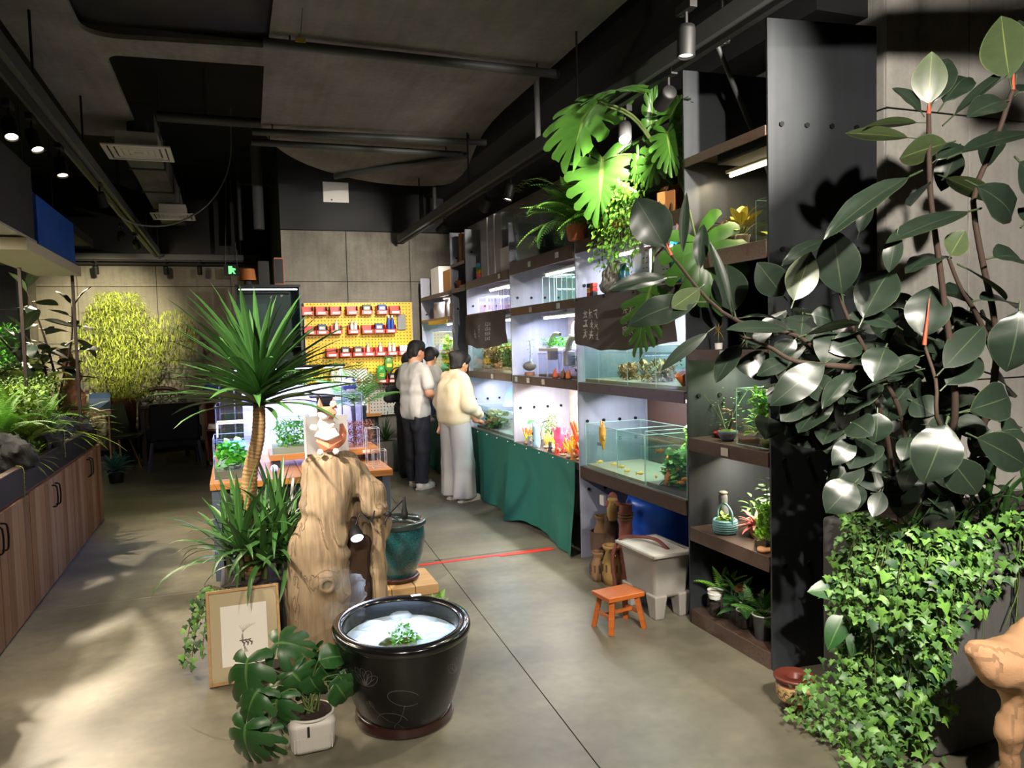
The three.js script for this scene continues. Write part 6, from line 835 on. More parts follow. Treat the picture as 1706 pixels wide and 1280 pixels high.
// white pot with lobed leaves
{
  const t = thing('self_watering_pot', 'white ribbed plastic pot with broad lobed green leaves', 'potted plant', [0.24, 0, -3.24]), wm = mat(0xb9b5ae, 0.45);
  const sq = (w0, w1, h0, h1) => { const g = new RoundedBoxGeometry(1, 1, 1, 4, 0.2), p = g.attributes.position; for (let i = 0; i < p.count; i++) { const k = p.getY(i) + 0.5; p.setXYZ(i, p.getX(i) * mixf(w0, w1, k), mixf(h0, h1, k), p.getZ(i) * mixf(w0, w1, k)); } g.computeVertexNormals(); return g; };
  part(t, 'pot', sq(0.17, 0.2, 0, 0.15), wm); part(t, 'rim', new THREE.TorusGeometry(0.094, 0.006, 8, 36).rotateX(PI / 2).translate(0, 0.148, 0), wm);
  for (let k = -6; k <= 6; k++) part(t, 'rib', bx(0.005, 0.06, 0.004, 0, 0, 0).rotateX(0.1).translate(k * 0.0125, 0.052, 0.0895), wm);
  part(t, 'gauge', bb(-0.024, -0.014, 0.085, 0.13, 0.093, 0.099, 0.002), MT.black); part(t, 'soil', cyl(0.085, 0.085, 0.01, 0, 0.145, 0, 20), MT.soil);
  const a = splitLeaf({ S: 0.19, lobes: 4, gap: 0.28, droop: 1.1, fold: 0.22, from: 0.55 }), b = splitLeaf({ S: 0.17, lobes: 5, gap: 0.4, droop: 1.5, fold: 0.35, from: 0.6 }), c = leafGeo({ L: 0.17, W: 0.12, droop: 1.1, fold: 0.3, prof: 'heart', seg: 8, across: 5, wave: 0.05 });
  const L = [[a, -0.24, 0.41, -0.02, -0.05, -0.12, 0.1], [a, -0.13, 0.44, -0.06, 0.12, 0.02, 0.05], [c, 0.04, 0.36, 0.0, 0.14, 0.04, 0.02], [b, -0.07, 0.34, 0.02, 0.06, -0.08, 0.06], [b, -0.2, 0.3, 0.04, -0.12, -0.08, 0.06], [a, -0.26, 0.18, 0.08, -0.04, -0.12, 0.05], [b, -0.2, 0.14, 0.06, -0.05, -0.12, 0.04], [c, 0.0, 0.32, 0.04, 0.02, -0.12, 0.04], [c, 0.1, 0.27, 0.03, 0.08, -0.14, 0.02], [b, 0.14, 0.3, -0.03, 0.09, -0.05, 0.06], [b, -0.13, 0.26, 0.04, -0.06, -0.11, 0.05], [c, 0.05, 0.34, 0.0, 0.05, -0.12, 0.02], [a, 0.17, 0.34, -0.08, 0.1, 0.0, 0.0], [b, -0.14, 0.24, -0.02, -0.1, -0.1, 0.0], [c, 0.12, 0.3, 0.03, 0.04, -0.12, 0.02], [b, 0.02, 0.33, -0.08, 0.0, -0.1, -0.08]];
  for (const [g, x, y, z, dx, dy, dz] of L) { part(t, 'petiole', taper([[rr(-0.03, 0.03), 0.15, rr(-0.03, 0.03)], [x * 0.5, 0.15 + y * 0.45, z * 0.5], [x, y, z]], [0.004, 0.0025], 8, 5), mat(0x5a6a3a, 0.5)); lay(t, 'leaf', g, LF.philo, [x, y, z], [x + dx, y + dy, z + dz], 0.175, rr(0.9, 1.1), 0.55, rr(-0.3, 0.3)); }
}
{ const t = thing('stone_cup', 'rough grey stone pot half hidden behind the lobed leaves', 'pot', [0.1, 0, -3.62]); part(t, 'body', blob([[[0, 0.06, 0], [0, 0.16, 0], 0.085, 0.08]], 0.02, 0.012, (d, x, y, z) => Math.max(d + 0.008 * nz(x * 40, y * 40, z * 40), -y, y - 0.22)), mat(0x6a6454, 0.95, { bumpMap: rep(grainT, 10), bumpScale: 0.006 })); part(t, 'saucer', cyl(0.1, 0.11, 0.014), MT.black); part(t, 'soil', cyl(0.06, 0.06, 0.01, 0, 0.215, 0), MT.soil); }
// framed picture leaning on the planter
{
  const t = thing('framed_drawing', 'pale wood framed ink drawing leaning against the ribbed planter', 'picture frame', [0.0, 0, -4.02], 0.06), q = new THREE.Group(); t.rotation.x = -0.2; t.scale.setScalar(0.93); const fm = MT.oakPale;
  const art = canvasTex(512, 700, (c) => { c.fillStyle = '#ece8dc'; c.fillRect(0, 0, 512, 700); c.strokeStyle = '#8a8478'; c.fillStyle = '#57504a'; c.lineWidth = 3; for (let k = 0; k < 7; k++) { c.beginPath(); c.moveTo(250 + k * 6, 560); c.bezierCurveTo(230, 420, 260 - k * 20, 330, 200 + k * 30, 240); c.stroke(); } for (let k = 0; k < 9; k++) { c.beginPath(); c.ellipse(220 + k * 14, 420 + (k % 3) * 22, 26, 8, k, 0, 6.3); c.fill(); } });
  for (const [n, g] of [['frame_side', bb(-0.2, -0.185, 0, 0.5, 0, 0.02, 0.002)], ['frame_side', bb(0.165, 0.18, 0, 0.5, 0, 0.02, 0.002)], ['frame_side', bb(-0.185, 0.165, 0.485, 0.5, 0, 0.02, 0.002)], ['frame_side', bb(-0.185, 0.165, 0, 0.015, 0, 0.02, 0.002)]]) part(t, n, g, fm);
  part(t, 'mount', bb(-0.185, 0.165, 0.015, 0.485, 0.004, 0.009), mat(0xb8a988, 0.8)); part(t, 'drawing', new THREE.PlaneGeometry(0.24, 0.32).translate(-0.01, 0.25, 0.0105), mat(0xffffff, 0.7, { map: art }));
}
// ribbed slate planter with dragon tree
{
  const t = thing('dragon_tree', 'dragon tree with a slender ringed trunk in a ribbed slate planter', 'potted tree', [0.09, 0, -4.45]), sl = mat(0x5a6468, 0.6, { map: rep(steelT, 1.5) });
  part(t, 'planter', bb(-0.21, 0.21, 0, 0.42, -0.21, 0.21, 0.008), mat(0x1c1f20, 0.7)); for (let k = 0; k < 7; k++) part(t, 'planter_slat', bb(-0.205 + k * 0.06, -0.165 + k * 0.06, 0, 0.425, 0.21, 0.224, 0.003), sl); for (let k = 0; k < 7; k++) part(t, 'planter_slat', bb(0.21, 0.224, 0, 0.425, -0.205 + k * 0.06, -0.165 + k * 0.06, 0.003), sl); part(t, 'soil', bb(-0.19, 0.19, 0.4, 0.425, -0.19, 0.19), MT.soil);
  // ringed trunk
  const path = new THREE.CatmullRomCurve3([V(-0.03, 0.4, 0), V(-0.045, 0.8, 0.02), V(-0.03, 1.0, 0.03), V(0.02, 1.2, 0.03), V(0.035, 1.4, 0.03)]); const tr = new THREE.TubeGeometry(path, 150, 1, 14), p = tr.attributes.position; for (let i = 0; i <= 150; i++) { const k = i / 150, o = path.getPointAt(k), r = mixf(0.048, 0.030, k) * (1 + 0.11 * Math.abs(Math.sin(i * 0.9)) + 0.05 * nz(i * 0.3, 2)); for (let j = 0; j < 15; j++) { const q = i * 15 + j; p.setXYZ(q, o.x + (p.getX(q) - o.x) * r, o.y + (p.getY(q) - o.y) * r, o.z + (p.getZ(q) - o.z) * r); } } tr.computeVertexNormals(); part(t, 'trunk', tr, mat(0xd2bfa0, 0.85, { map: rep(tex(128, 256, (u, v) => { const k = (u * 9) % 1, a = tn(u, v, 30, 5, 7, 3); return lerpC([0.70, 0.62, 0.48], [0.42, 0.34, 0.24], cl(0.8 * sm(0.7, 1, k) + 0.5 * a + 0.1, 0, 1)); }), 6, 1) }));
  // crown
  const n = 112; for (let i = 0; i < n; i++) { const k = i / n, el = mixf(1.45, 0.12, Math.pow(k, 0.5)) + rr(-0.1, 0.1); const g = G.drac[k < 0.35 ? 0 : i % 2]; put(t, 'leaf', g, LF.drac, [0.035 + rr(-0.01, 0.01), mixf(1.52, 1.36, k), 0.03], i * 2.39996, el, rr(0.9, 1.35), rr(-0.3, 0.3)); }
  part(t, 'crown_base', taper([[0.035, 1.36, 0.03], [0.035, 1.44, 0.03], [0.035, 1.54, 0.03]], [0.032, 0.04, 0.02], 8, 10), LF.drac);
  // lower rosettes at the foot of the trunk
  for (const [x, y, z, m] of [[-0.10, 0.56, 0.1, 34], [0.10, 0.62, 0.05, 38], [0.02, 0.5, 0.12, 30], [-0.16, 0.5, -0.05, 22], [0.14, 0.48, 0.12, 24]]) { part(t, 'shoot', rod([x, 0.42, z], [x, y + 0.03, z], 0.016, 0.02), LF.stem); for (let i = 0; i < m; i++) { const k = i / m; put(t, 'leaf', G.drac[k < 0.3 ? 0 : k < 0.55 ? 1 : k < 0.8 ? 2 : 3], LF.drac, [x, y + 0.05 * (1 - k), z], i * 2.39996 + x * 9, mixf(1.45, 0.15, k) + rr(-0.12, 0.12), rr(0.65, 1.0), rr(-0.3, 0.3)); } }
}
{
  const t = thing('ivy', 'thin trailing ivy hanging off the corner of the ribbed slate planter', 'ivy', [-0.12, 0, -4.22]); const v = [];
  for (const [dx, dz, e] of [[-0.1, 0.05, 0.1], [-0.16, 0.0, 0.02], [-0.05, 0.08, 0.2], [-0.2, -0.04, 0.03], [-0.12, 0.1, 0.28]]) { const pts = [[0.03, 0.42, -0.02], [dx * 0.4, 0.44, dz], [dx * 0.8, (0.42 + e) / 2, dz], [dx, e, dz + 0.02]]; v.push(tube(pts, 0.0022, 16, 4)); const c = new THREE.CatmullRomCurve3(pts.map((q) => V(...q))); for (let k = 0; k < 22; k++) { const q = c.getPointAt(0.1 + 0.88 * k / 22), m = part(t, 'leaf', G.ivy[k % 2], [LF.ivy, LF.ivyL, LF.ivyD][k % 3], [q.x + rr(-0.03, 0.02), q.y, q.z + rr(0, 0.03)]); m.rotation.set(rr(0.6, 1.5), rr(-1.2, 0.6), 0, 'YXZ'); m.scale.setScalar(rr(0.6, 1.0)); } } part(t, 'vine', v, LF.twig);
}
// ---------------------------------------------------------------- table of tanks
{
  const t = thing('display_table', 'orange wood topped display table carrying tanks', 'table', [0, 0, -5.95]);
  const plank = (a, b, c, d, y = 0.72) => part(t, 'top_plank', bb(a, b, y - 0.05, y, c, d, 0.004), MT.oak);
  plank(-0.2, 0.12, 0.1, -2.6); plank(0.125, 0.45, 0.1, -2.6); plank(0.455, 0.78, 0.1, -1.5); plank(0.785, 1.13, 0.1, -0.9);
  part(t, 'apron', bb(-0.16, 1.09, 0.45, 0.67, 0.05, 0.03), MT.dark2); const gm = mat(0x46505e, 0.6); for (const [x, z] of [[-0.16, 0.05], [1.08, 0.05], [1.08, -0.85], [-0.16, -2.5]]) part(t, 'leg', bb(x - 0.03, x + 0.03, 0, 0.67, z - 0.03, z + 0.03, 0.004), gm); part(t, 'side_panel', bb(1.06, 1.08, 0.05, 0.66, -0.03, -0.8), gm); part(t, 'side_panel', bb(-0.17, -0.15, 0.0, 0.66, 0.0, -2.4), MT.dark2); part(t, 'lower_shelf', bb(-0.12, 1.05, 0.2, 0.23, 0, -1.2), MT.dark2);
  const r = thing('wood_riser', 'raised orange wood board behind the white filter panel', 'riser', [0.62, 0.721, -6.5]); part(r, 'board', bb(-0.38, 0.5, 0.06, 0.11, 0.15, -0.3, 0.004), MT.oak); for (const x of [-0.33, 0.45]) part(r, 'foot', bb(x - 0.03, x + 0.03, 0, 0.06, -0.28, 0.13), MT.dark2); part(r, 'badge', bb(0.36, 0.42, 0.072, 0.098, 0.151, 0.153, 0.0), MT.white);
}
const blueE = mat(0xa8b4f0, 0.3);
tank('front aquascape tank with pebbles and floating leaves on the table', [-0.17, 0.12], 0.721, 0.3, [-6.0, -6.42], { water: 0.9, wm: MT.waterB, bed: MT.gravel, bedH: 0.06, em: blueE });
weed('floating green leaves in the front aquascape tank', [-0.04, 0.8, -6.15], 0.1, 0.18, 90, mat(0x6cc040, 0.6), G.heart, [0.5, 0.7, 0.4], [1.3, 1.3, 0.9]);
{ const t = thing('tank_rock', 'pale round stone in the front aquascape tank', 'rock', [-0.06, 0.78, -6.12]); part(t, 'stone', blob([[[-0.03, 0.03, 0], [0.04, 0.03, -0.02], 0.055, 0.045]], 0.02, 0.012, (d, x, y, z) => d + 0.012 * nz(x * 20, y * 20, z * 20)), mat(0x9aa8a4, 0.9)); part(t, 'moss_patch', new THREE.SphereGeometry(0.035, 10, 6).scale(1, 0.3, 1).translate(0.02, 0.08, 0), LF.moss); }
tank('taller blue lit tank behind the front aquascape', [-0.16, 0.16], 0.721, 0.5, [-6.7, -7.2], { water: 0.9, wm: MT.waterB, bed: MT.gravel, bedH: 0.05, em: blueE, gm: MT.acrylic });
tank('blue lit acrylic tank at the far left of the table', [-0.14, 0.2], 0.721, 0.62, [-7.6, -8.2], { water: 0.9, wm: MT.waterB, bed: MT.gravel, bedH: 0.05, em: blueE, gm: MT.acrylic });
tank('green grassy tank standing beside the trunk of the dragon tree', [0.26, 0.56], 0.832, 0.3, [-6.36, -6.72], { water: 0.95, bed: MT.sand, bedH: 0.05 });
weed('leafy green weed in the grassy tank', [0.42, 0.86, -6.52], 0.12, 0.24, 200, mat(0x5aa830, 0.6), G.lance, [0.5, 0.6, 0.3], [1.3, 1.3, 0.8]);
tank('blue lit tank with black pump behind the white filter panel', [0.55, 1.0], 0.832, 0.46, [-6.42, -6.78], { water: 0.85, wm: MT.waterB, bed: null, em: blueE, gm: MT.acrylic });
{ const t = thing('tank_pump', 'black square filter pump standing in the blue lit tank', 'pump', [0.72, 1.10, -6.6]); part(t, 'body', bb(-0.07, 0.06, 0, 0.16, -0.05, 0.05, 0.008), MT.black); part(t, 'lid', bb(-0.13, 0.075, 0.16, 0.175, -0.06, 0.06, 0.004), MT.dark2); for (let k = 0; k < 4; k++) part(t, 'rib', bb(-0.06 + k * 0.03, -0.05 + k * 0.03, 0.01, 0.15, 0.05, 0.056), MT.dark2); }
{ const t = thing('filter_cabinet', 'pale grey filter cabinet front in front of the tanks', 'panel', [0.62, 0.3, -6.32]); part(t, 'panel', bb(-0.1, 0.24, 0.52, 0.83, 0, 0.02, 0.003), mat(0xb8b8b4, 0.4)); part(t, 'lower_panel', bb(-0.1, 0.24, 0.1, 0.42, 0, 0.02, 0.003), mat(0xa8a8a4, 0.4)); part(t, 'post', bb(-0.11, -0.095, 0.0, 0.85, -0.01, 0.025, 0.002), MT.white); part(t, 'wood_strip', bb(-0.095, 0.24, 0.44, 0.5, 0, 0.022, 0.002), MT.oakPale); }
{ const t = thing('cup_figurine', 'blue and white painted round figurine above the fox', 'figurine', [0.93, 1.3, -6.62]); part(t, 'body', new THREE.SphereGeometry(0.07, 20, 14).translate(0, 0.06, 0), mat(0xffffff, 0.3, { map: tex(128, 128, (u, v) => tn(u, v, 5, 4, 99, 3) > 0.05 ? [0.25, 0.3, 0.6] : [0.88, 0.9, 0.95]) })); part(t, 'stand', bb(-0.16, 0.08, -0.012, 0.0, -0.1, 0.1), MT.acrylic); }
for (const [x, z, w, h, l] of [[0.13, -5.92, 0.1, 0.14, 'front clear acrylic tube box at the table corner'], [0.11, -6.1, 0.1, 0.3, 'tall clear acrylic box behind the corner tube box']]) tank(l, [0.98 + (x - 0.11), 1.08 + (x - 0.11)], 0.721, h, [z, z - 0.1], { water: 0, bed: null, gm: MT.acrylic, em: mat(0xd8dce0, 0.3) });
weed('fuzzy red brown dried moss bush on the riser beside the fox', [0.98, 0.832, -6.6], 0.14, 0.22, 420, mat(0x9a6048, 0.8), G.tiny, [0.6, 0.5, 0.5], [1.2, 1.1, 1], 'dry_moss', 'plant');
pottedFronds('slim palm with fine leaflets above the dried moss bush', [1.06, 0.74, -7.0], { n: 16, s: 1.1, geos: G.palm, m: LF.palm, r: 0.07, h: 0.4, pm: MT.black, name: 'potted_palm', el: [1.35, 0.4] });
weed('bushy light green fern behind the blue lit tank', [0.72, 1.28, -7.4], 0.3, 0.3, 520, LF.fern, G.tiny, [0.5, 0.6, 0.4], [1.3, 1.3, 0.9], 'table_fern', 'fern');
{ const t = thing('framed_drawing', 'white framed drawing standing against the pegboard wall', 'picture frame', [1.48, 0.75, -10.5]); part(t, 'frame', J([bb(-0.26, 0.26, 0, 0.02, 0, 0.02), bb(-0.26, 0.26, 0.62, 0.64, 0, 0.02), bb(-0.26, -0.24, 0, 0.64, 0, 0.02), bb(0.24, 0.26, 0, 0.64, 0, 0.02)]), MT.oakPale); part(t, 'sheet', bb(-0.24, 0.24, 0.02, 0.62, 0.004, 0.01), MT.white); part(t, 'ledge', bb(-0.4, 0.4, -0.03, 0, -0.1, 0.08), MT.oak); part(t, 'ledge_leg', J([bb(-0.38, -0.34, -0.75, -0.03, -0.06, -0.02), bb(0.34, 0.38, -0.75, -0.03, -0.06, -0.02)]), MT.dark2); }
{ const t = thing('added_backdrop', 'pale lavender board added behind the table tanks to brighten them', 'board', [0.42, 0.721, -7.3]); part(t, 'board', bb(-0.36, 0.62, 0, 0.62, 0, 0.012, 0.002), mat(0xd4d0ea, 0.6)); part(t, 'foot', bb(-0.36, 0.62, 0, 0.02, -0.05, 0.06), MT.white); }  // added reflector, its lavender stands in for the hazy tank glow
single('tank_block', bx(0.5, 0.58, 0.4, 0, 0.29, 0, 0.004), MT.dark2, 'dark plinth under the fluffy table fern', 'plinth', [0.72, 0.721, -7.55]);
{ const t = thing('added_clip_light', 'blue white clip lamp added to brighten the front aquascape tank', 'lamp', [-0.02, 1.12, -6.2]); part(t, 'bar', bb(-0.12, 0.12, 0.006, 0.022, -0.04, 0.04, 0.004), MT.white); part(t, 'lamp_strip', bb(-0.11, 0.11, 0, 0.006, -0.03, 0.03), glow(0xc4ccff, 5)); part(t, 'arm', rod([-0.12, -0.1, 0], [-0.12, 0.01, 0], 0.006), MT.white); const l = new THREE.RectAreaLight(0xbcc8ff, 170, 0.22, 0.06); l.position.set(-0.02, 1.115, -6.2); l.rotation.set(-PI / 2, 0, 0); l.name = 'clip_glow'; scene.add(l); }  // added lamp giving the front tank its blue glow
{ const t = thing('tank_lamp', 'blue glowing lamp bar over the tanks on the table', 'lamp', [0.35, 1.5, -7.0]); part(t, 'bar', bb(-0.4, 0.6, 0.008, 0.03, -0.03, 0.03, 0.004), MT.dark2); part(t, 'lamp_strip', bb(-0.38, 0.58, 0, 0.008, -0.02, 0.02), glow(0xbcc4ff, 6)); for (const x of [-0.36, 0.56]) part(t, 'leg', rod([x, -0.78, 0], [x, 0.02, 0], 0.006), MT.grey); const l = new THREE.RectAreaLight(0xb8c2ff, 260, 0.96, 0.05); l.position.set(0.45, 1.49, -7.0); l.rotation.set(-PI / 2, 0, 0); l.name = 'tank_glow'; scene.add(l); }
single('blue_lantern', new THREE.IcosahedronGeometry(0.03, 1), glow(0x2238ff, 2.5), 'tiny glowing blue pump light under the table riser', 'light', [0.26, 0.76, -6.1]);
tank('low glowing cyan tank below the filter panel', [0.5, 0.86], 0.231, 0.22, [-6.0, -6.3], { water: 0.9, wm: phys(0x8ce0e0, 0.03, { transmission: 1, thickness: 0 }), bed: null, em: mat(0x9fe0dc, 0.3) });
single('white_hose', tube([[0.38, 0.72, -5.82], [0.36, 0.6, -5.78], [0.38, 0.48, -5.8], [0.44, 0.36, -5.85]], 0.01, 20), MT.white, 'curved white hose hanging off the table front', 'hose');
// ---------------------------------------------------------------- wooden planter cabinet on the left
{
  const t = thing('planter_cabinet', 'long plank door cabinet under the dark metal plant trough', 'cabinet');
  part(t, 'carcass', bb(-2.85, -1.33, 0.0, 0.79, -2.0, -8.6), MT.woodC);
  const wms = [MT.wood, MT.woodB, MT.woodC];
  for (let d = 0; d < 9; d++) { // doors in pairs, handles at the meeting edges
    const z1 = -8.58 + d * 0.71 + (d === 0 ? 0 : -0.0), z0 = z1 + 0.7, q = part(t, 'door', bb(-1.33, -1.318, 0.01, 0.775, z0, z1), MT.woodC);
    for (let k = 0; k < 5; k++) part(q, 'plank', bb(-1.318, -1.302, 0.012, 0.773, z1 + k * 0.14 + 0.002, z1 + (k + 1) * 0.14 - 0.001, 0.0015), wms[(d * 5 + k * 2) % 3]);
    const hz = d % 2 === 0 ? z0 - 0.045 : z1 + 0.045; part(q, 'handle', tube([[-1.302, 0.72, hz], [-1.275, 0.715, hz], [-1.268, 0.68, hz], [-1.268, 0.6, hz], [-1.275, 0.565, hz], [-1.302, 0.56, hz]], 0.006, 18, 6), MT.iron);
  }
  part(t, 'end_panel', bb(-2.85, -1.305, 0, 0.79, -8.6, -8.615), MT.wood);
  const tr = thing('plant_trough', 'dark bluish metal trough on the plank cabinet', 'trough', [0, 0.79, 0]);
  part(tr, 'front_wall', bb(-1.33, -1.312, 0, 0.175, -2.0, -8.5, 0.003), MT.trough); part(tr, 'front_lip', bb(-1.36, -1.308, 0.17, 0.18, -2.0, -8.5, 0.003), MT.rust); part(tr, 'end_wall', bb(-2.8, -1.312, 0, 0.175, -8.5, -8.485), MT.trough); part(tr, 'back_wall', bb(-2.82, -2.8, 0, 0.175, -2.0, -8.5), MT.trough); part(tr, 'soil', bb(-2.8, -1.335, 0.0, 0.14, -2.0, -8.48), MT.soil);
}
function rock(label, p, s, sd, m = mat(0x6c7076, 0.9, { map: rep(concT, 3), bumpMap: rep(grainT, 5), bumpScale: 0.01 })) { return single('planter_rock', nets((x, y, z) => Math.hypot(x / s[0], y / s[1], z / s[2]) * Math.min(...s) - Math.min(...s) * 0.8 + 0.05 * (Math.abs(nz(x * 9 + sd, y * 9, z * 9)) - 0.2) + 0.025 * nz(x * 24 + sd, y * 20, z * 24), s.map((v) => -v * 1.1), s.map((v) => v * 1.1), Math.max(...s) / 16), m, label, 'rock', p, sd); }
rock('craggy grey rock at the picture edge of the trough', [-1.5, 1.02, -5.85], [0.16, 0.2, 0.36], 1);
rock('mossy brown grey rock, middle of the trough front', [-1.5, 1.0, -6.7], [0.14, 0.15, 0.28], 2, mat(0x6a6452, 0.95, { map: rep(concT, 3), bumpMap: rep(grainT, 5), bumpScale: 0.01 }));
rock('jagged grey rock near the far end of the trough', [-1.5, 1.02, -7.7], [0.16, 0.17, 0.34], 3);
rock('pale silvery rock at the far corner of the trough', [-1.45, 1.0, -8.2], [0.12, 0.14, 0.22], 4, mat(0x9a9aa0, 0.85, { map: rep(concT, 3), bumpMap: rep(grainT, 5), bumpScale: 0.008 }));
const bushC = (label, p, R, H, D, n, m, geo, lo, hi) => weed(label, p, R, H, n, m, geo, lo, hi, 'planter_bush', 'plant', D);
bushC('dense dark green bush at the back of the trough by the picture edge', [-1.95, 0.92, -8.1], 0.26, 0.74, 0.34, 900, mat(0x5f7d4a, 0.7), G.oval, [0.4, 0.5, 0.4], [1.3, 1.3, 1]);
bushC('silvery green ground cover in the middle of the trough', [-1.68, 0.92, -7.3], 0.24, 0.62, 0.5, 1100, mat(0x7a9a5a, 0.7), G.tiny, [0.5, 0.6, 0.4], [1.3, 1.3, 1]);
bushC('light green leafy bush behind the mossy rock', [-1.55, 0.92, -6.6], 0.18, 0.55, 0.45, 800, mat(0x7a9a3c, 0.7), G.oval, [0.4, 0.5, 0.3], [1.3, 1.3, 0.8]);
bushC('yellow green leafy bush behind the jagged rock', [-1.68, 0.92, -7.95], 0.2, 0.58, 0.3, 600, mat(0x8aa444, 0.7), G.lance, [0.4, 0.5, 0.3], [1.3, 1.2, 0.8]);
bushC('tall bright green tuft at the picture edge above the bushes', [-2.02, 1.5, -8.3], 0.12, 0.5, 0.2, 260, mat(0x5fb038, 0.6), G.lance, [0.5, 0.7, 0.4], [1.3, 1.4, 0.9]);
{ const t = thing('potted_plant', 'tan clay pot behind the bushes under the bright tuft', 'pot', [-2.0, 1.3, -8.3]); pot(t, 0.12, 0.15, 0.25, mat(0xc8a880, 0.7)); part(t, 'stand', bb(-0.14, 0.14, -0.4, 0, -0.14, 0.14), MT.dark2); }
const fernsAt = [['pale arching fern rising over the trough bushes', [-1.72, 1.35, -8.0], 26, 1.0, LF.fernP], ['light green fern in the middle of the trough', [-1.5, 1.05, -7.2], 24, 0.85, LF.fern], ['yellowish fern spreading behind the craggy rock', [-1.45, 1.05, -6.4], 26, 0.8, LF.fernP], ['small curly fern between the rocks', [-1.45, 0.95, -7.15], 18, 0.45, LF.fern], ['dark fern near the far bushes', [-1.7, 1.05, -7.6], 20, 0.9, LF.fernD], ['green fern by the picture edge', [-1.48, 1.15, -6.0], 24, 0.8, LF.fern]];
for (const [l, p, n, s, m] of fernsAt) { const t = thing('garden_fern', l, 'fern', p); for (let i = 0; i < n; i++) put(t, 'frond', G.fern[i % 3], m, [rr(-0.03, 0.03), 0, rr(-0.03, 0.03)], i * 2.4, mixf(1.3, 0.1, i / n), s * rr(0.7, 1.15), rr(-0.3, 0.3)); part(t, 'root_crown', cyl(0.03, 0.02, 0.12, 0, -0.11, 0), LF.bark); }
const grassAt = [['wild yellow green grass tuft over the jagged rock', [-1.55, 0.95, -7.95], 150, 1.7, LF.grass], ['grass tuft arching past the far trough corner', [-1.5, 0.93, -8.3], 90, 1.4, LF.grass], ['grass tuft in front of the mossy rock', [-1.42, 0.93, -6.2], 60, 0.9, LF.grass], ['fine green grass tuft among the middle ferns', [-1.55, 0.95, -7.35], 110, 1.2, LF.grassD]];
for (const [l, p, n, s, m] of grassAt) { const t = thing('grass_tuft', l, 'grass', p); const g = G.grass; cloud(t, 'foliage', g[1], m, n, (i) => { const a = i * 2.4; return [[rr(-0.06, 0.06), 0, rr(-0.08, 0.08)], [-rr(0.2, 1.4), a, rr(-0.3, 0.3)], s * rr(0.6, 1.2)]; }, tintY([0.6, 0.7, 0.5], [1.3, 1.25, 0.9])); part(t, 'root_crown', cyl(0.04, 0.03, 0.05, 0, -0.04, 0), LF.bark); }
{ // smaller rubber plant in the trough
  const t = thing('rubber_plant', 'smaller dark rubber plant growing from the far end of the trough', 'plant', [-1.62, 0.93, -8.15]);
  const br = [[[0, 0, 0], [0.05, 0.5, 0.02], [-0.02, 0.95, 0.05], [-0.12, 1.35, 0.1]], [[0, 0, 0], [0.1, 0.5, -0.02], [0.2, 0.9, 0], [0.22, 1.2, 0.02]], [[0, 0.1, 0], [-0.12, 0.6, 0.2], [-0.3, 0.95, 0.4], [-0.45, 1.2, 0.5]], [[0, 0.2, 0], [-0.02, 0.7, 0.15], [-0.12, 0.95, 0.3]]];
  for (const b of br) { part(t, 'branch', taper(b, [0.014, 0.007], 16, 6), LF.bark); const c = new THREE.CatmullRomCurve3(b.map((q) => V(...q))); for (let k = 0; k < 15; k++) { const q = c.getPointAt(0.45 + 0.55 * k / 14), a = k * 2.4 + b[b.length - 1][0] * 9; put(t, 'leaf', G.rubber[k % 3], LF.rubber, [q.x, q.y, q.z], a, k > 12 ? 1.2 : rr(-0.3, 0.5), rr(0.8, 1.15), rr(-0.4, 0.4)); } }
}
{ const t = thing('strap_leaf_plant', 'plant with a few long dark strap leaves leaning over the aisle', 'plant', [-1.6, 1.15, -8.2]); for (const [a, e, s] of [[0.9, 0.3, 1.1], [1.2, 0.15, 1.2], [0.5, 0.45, 0.9], [2.0, 0.3, 0.8], [-0.6, 0.6, 0.8]]) put(t, 'leaf', leafGeo({ L: 0.5, W: 0.07, droop: 0.5, fold: 0.3, prof: 'lance', seg: 8 }), LF.philo, [0, 0, 0], a, e, s); part(t, 'stem', rod([0, -0.22, 0], [0, 0.02, 0], 0.012), LF.stem); }
single('bark_wood', blob([[[-1.5, 0.93, -8.35], [-1.5, 1.3, -8.36], 0.11, 0.08], [[-1.5, 1.25, -8.36], [-1.44, 1.55, -8.34], 0.08, 0.05], [[-1.44, 1.1, -8.34], [-1.4, 1.28, -8.3], 0.07, 0.05], [[-1.48, 1.5, -8.36], [-1.52, 1.7, -8.36], 0.06, 0.05]], 0.05, 0.016, (d, x, y, z) => d + 0.03 * nz(x * 16, y * 14, z * 16) + 0.015 * nz(x * 40, y * 40, z * 40)), mat(0x9a6a4a, 0.85, { bumpMap: rep(grainT, 6), bumpScale: 0.008 }), 'knobbly reddish driftwood upright at the far end of the trough', 'driftwood');
for (const [y, z, l] of [[0.72, -5.62, 'short yellowed tendril hanging over the near trough wall'], [0.84, -6.9, 'tiny pale tendril hanging over the middle of the trough wall']]) { const t = thing('tendril', l, 'plant', [-1.305, y, z]); part(t, 'stem', tube([[-0.03, 0.26, 0], [0.005, 0.25, 0], [0.01, 0.14, 0.005], [0.008, 0.02, 0]], 0.0025, 12, 4), LF.grass); for (let k = 0; k < 7; k++) put(t, 'leaf', G.tiny, mat(0xb8a860, 0.6), [0.012, 0.03 + k * 0.03, 0], k % 2 ? 0.3 : 2.6, 0.2, 0.8); }
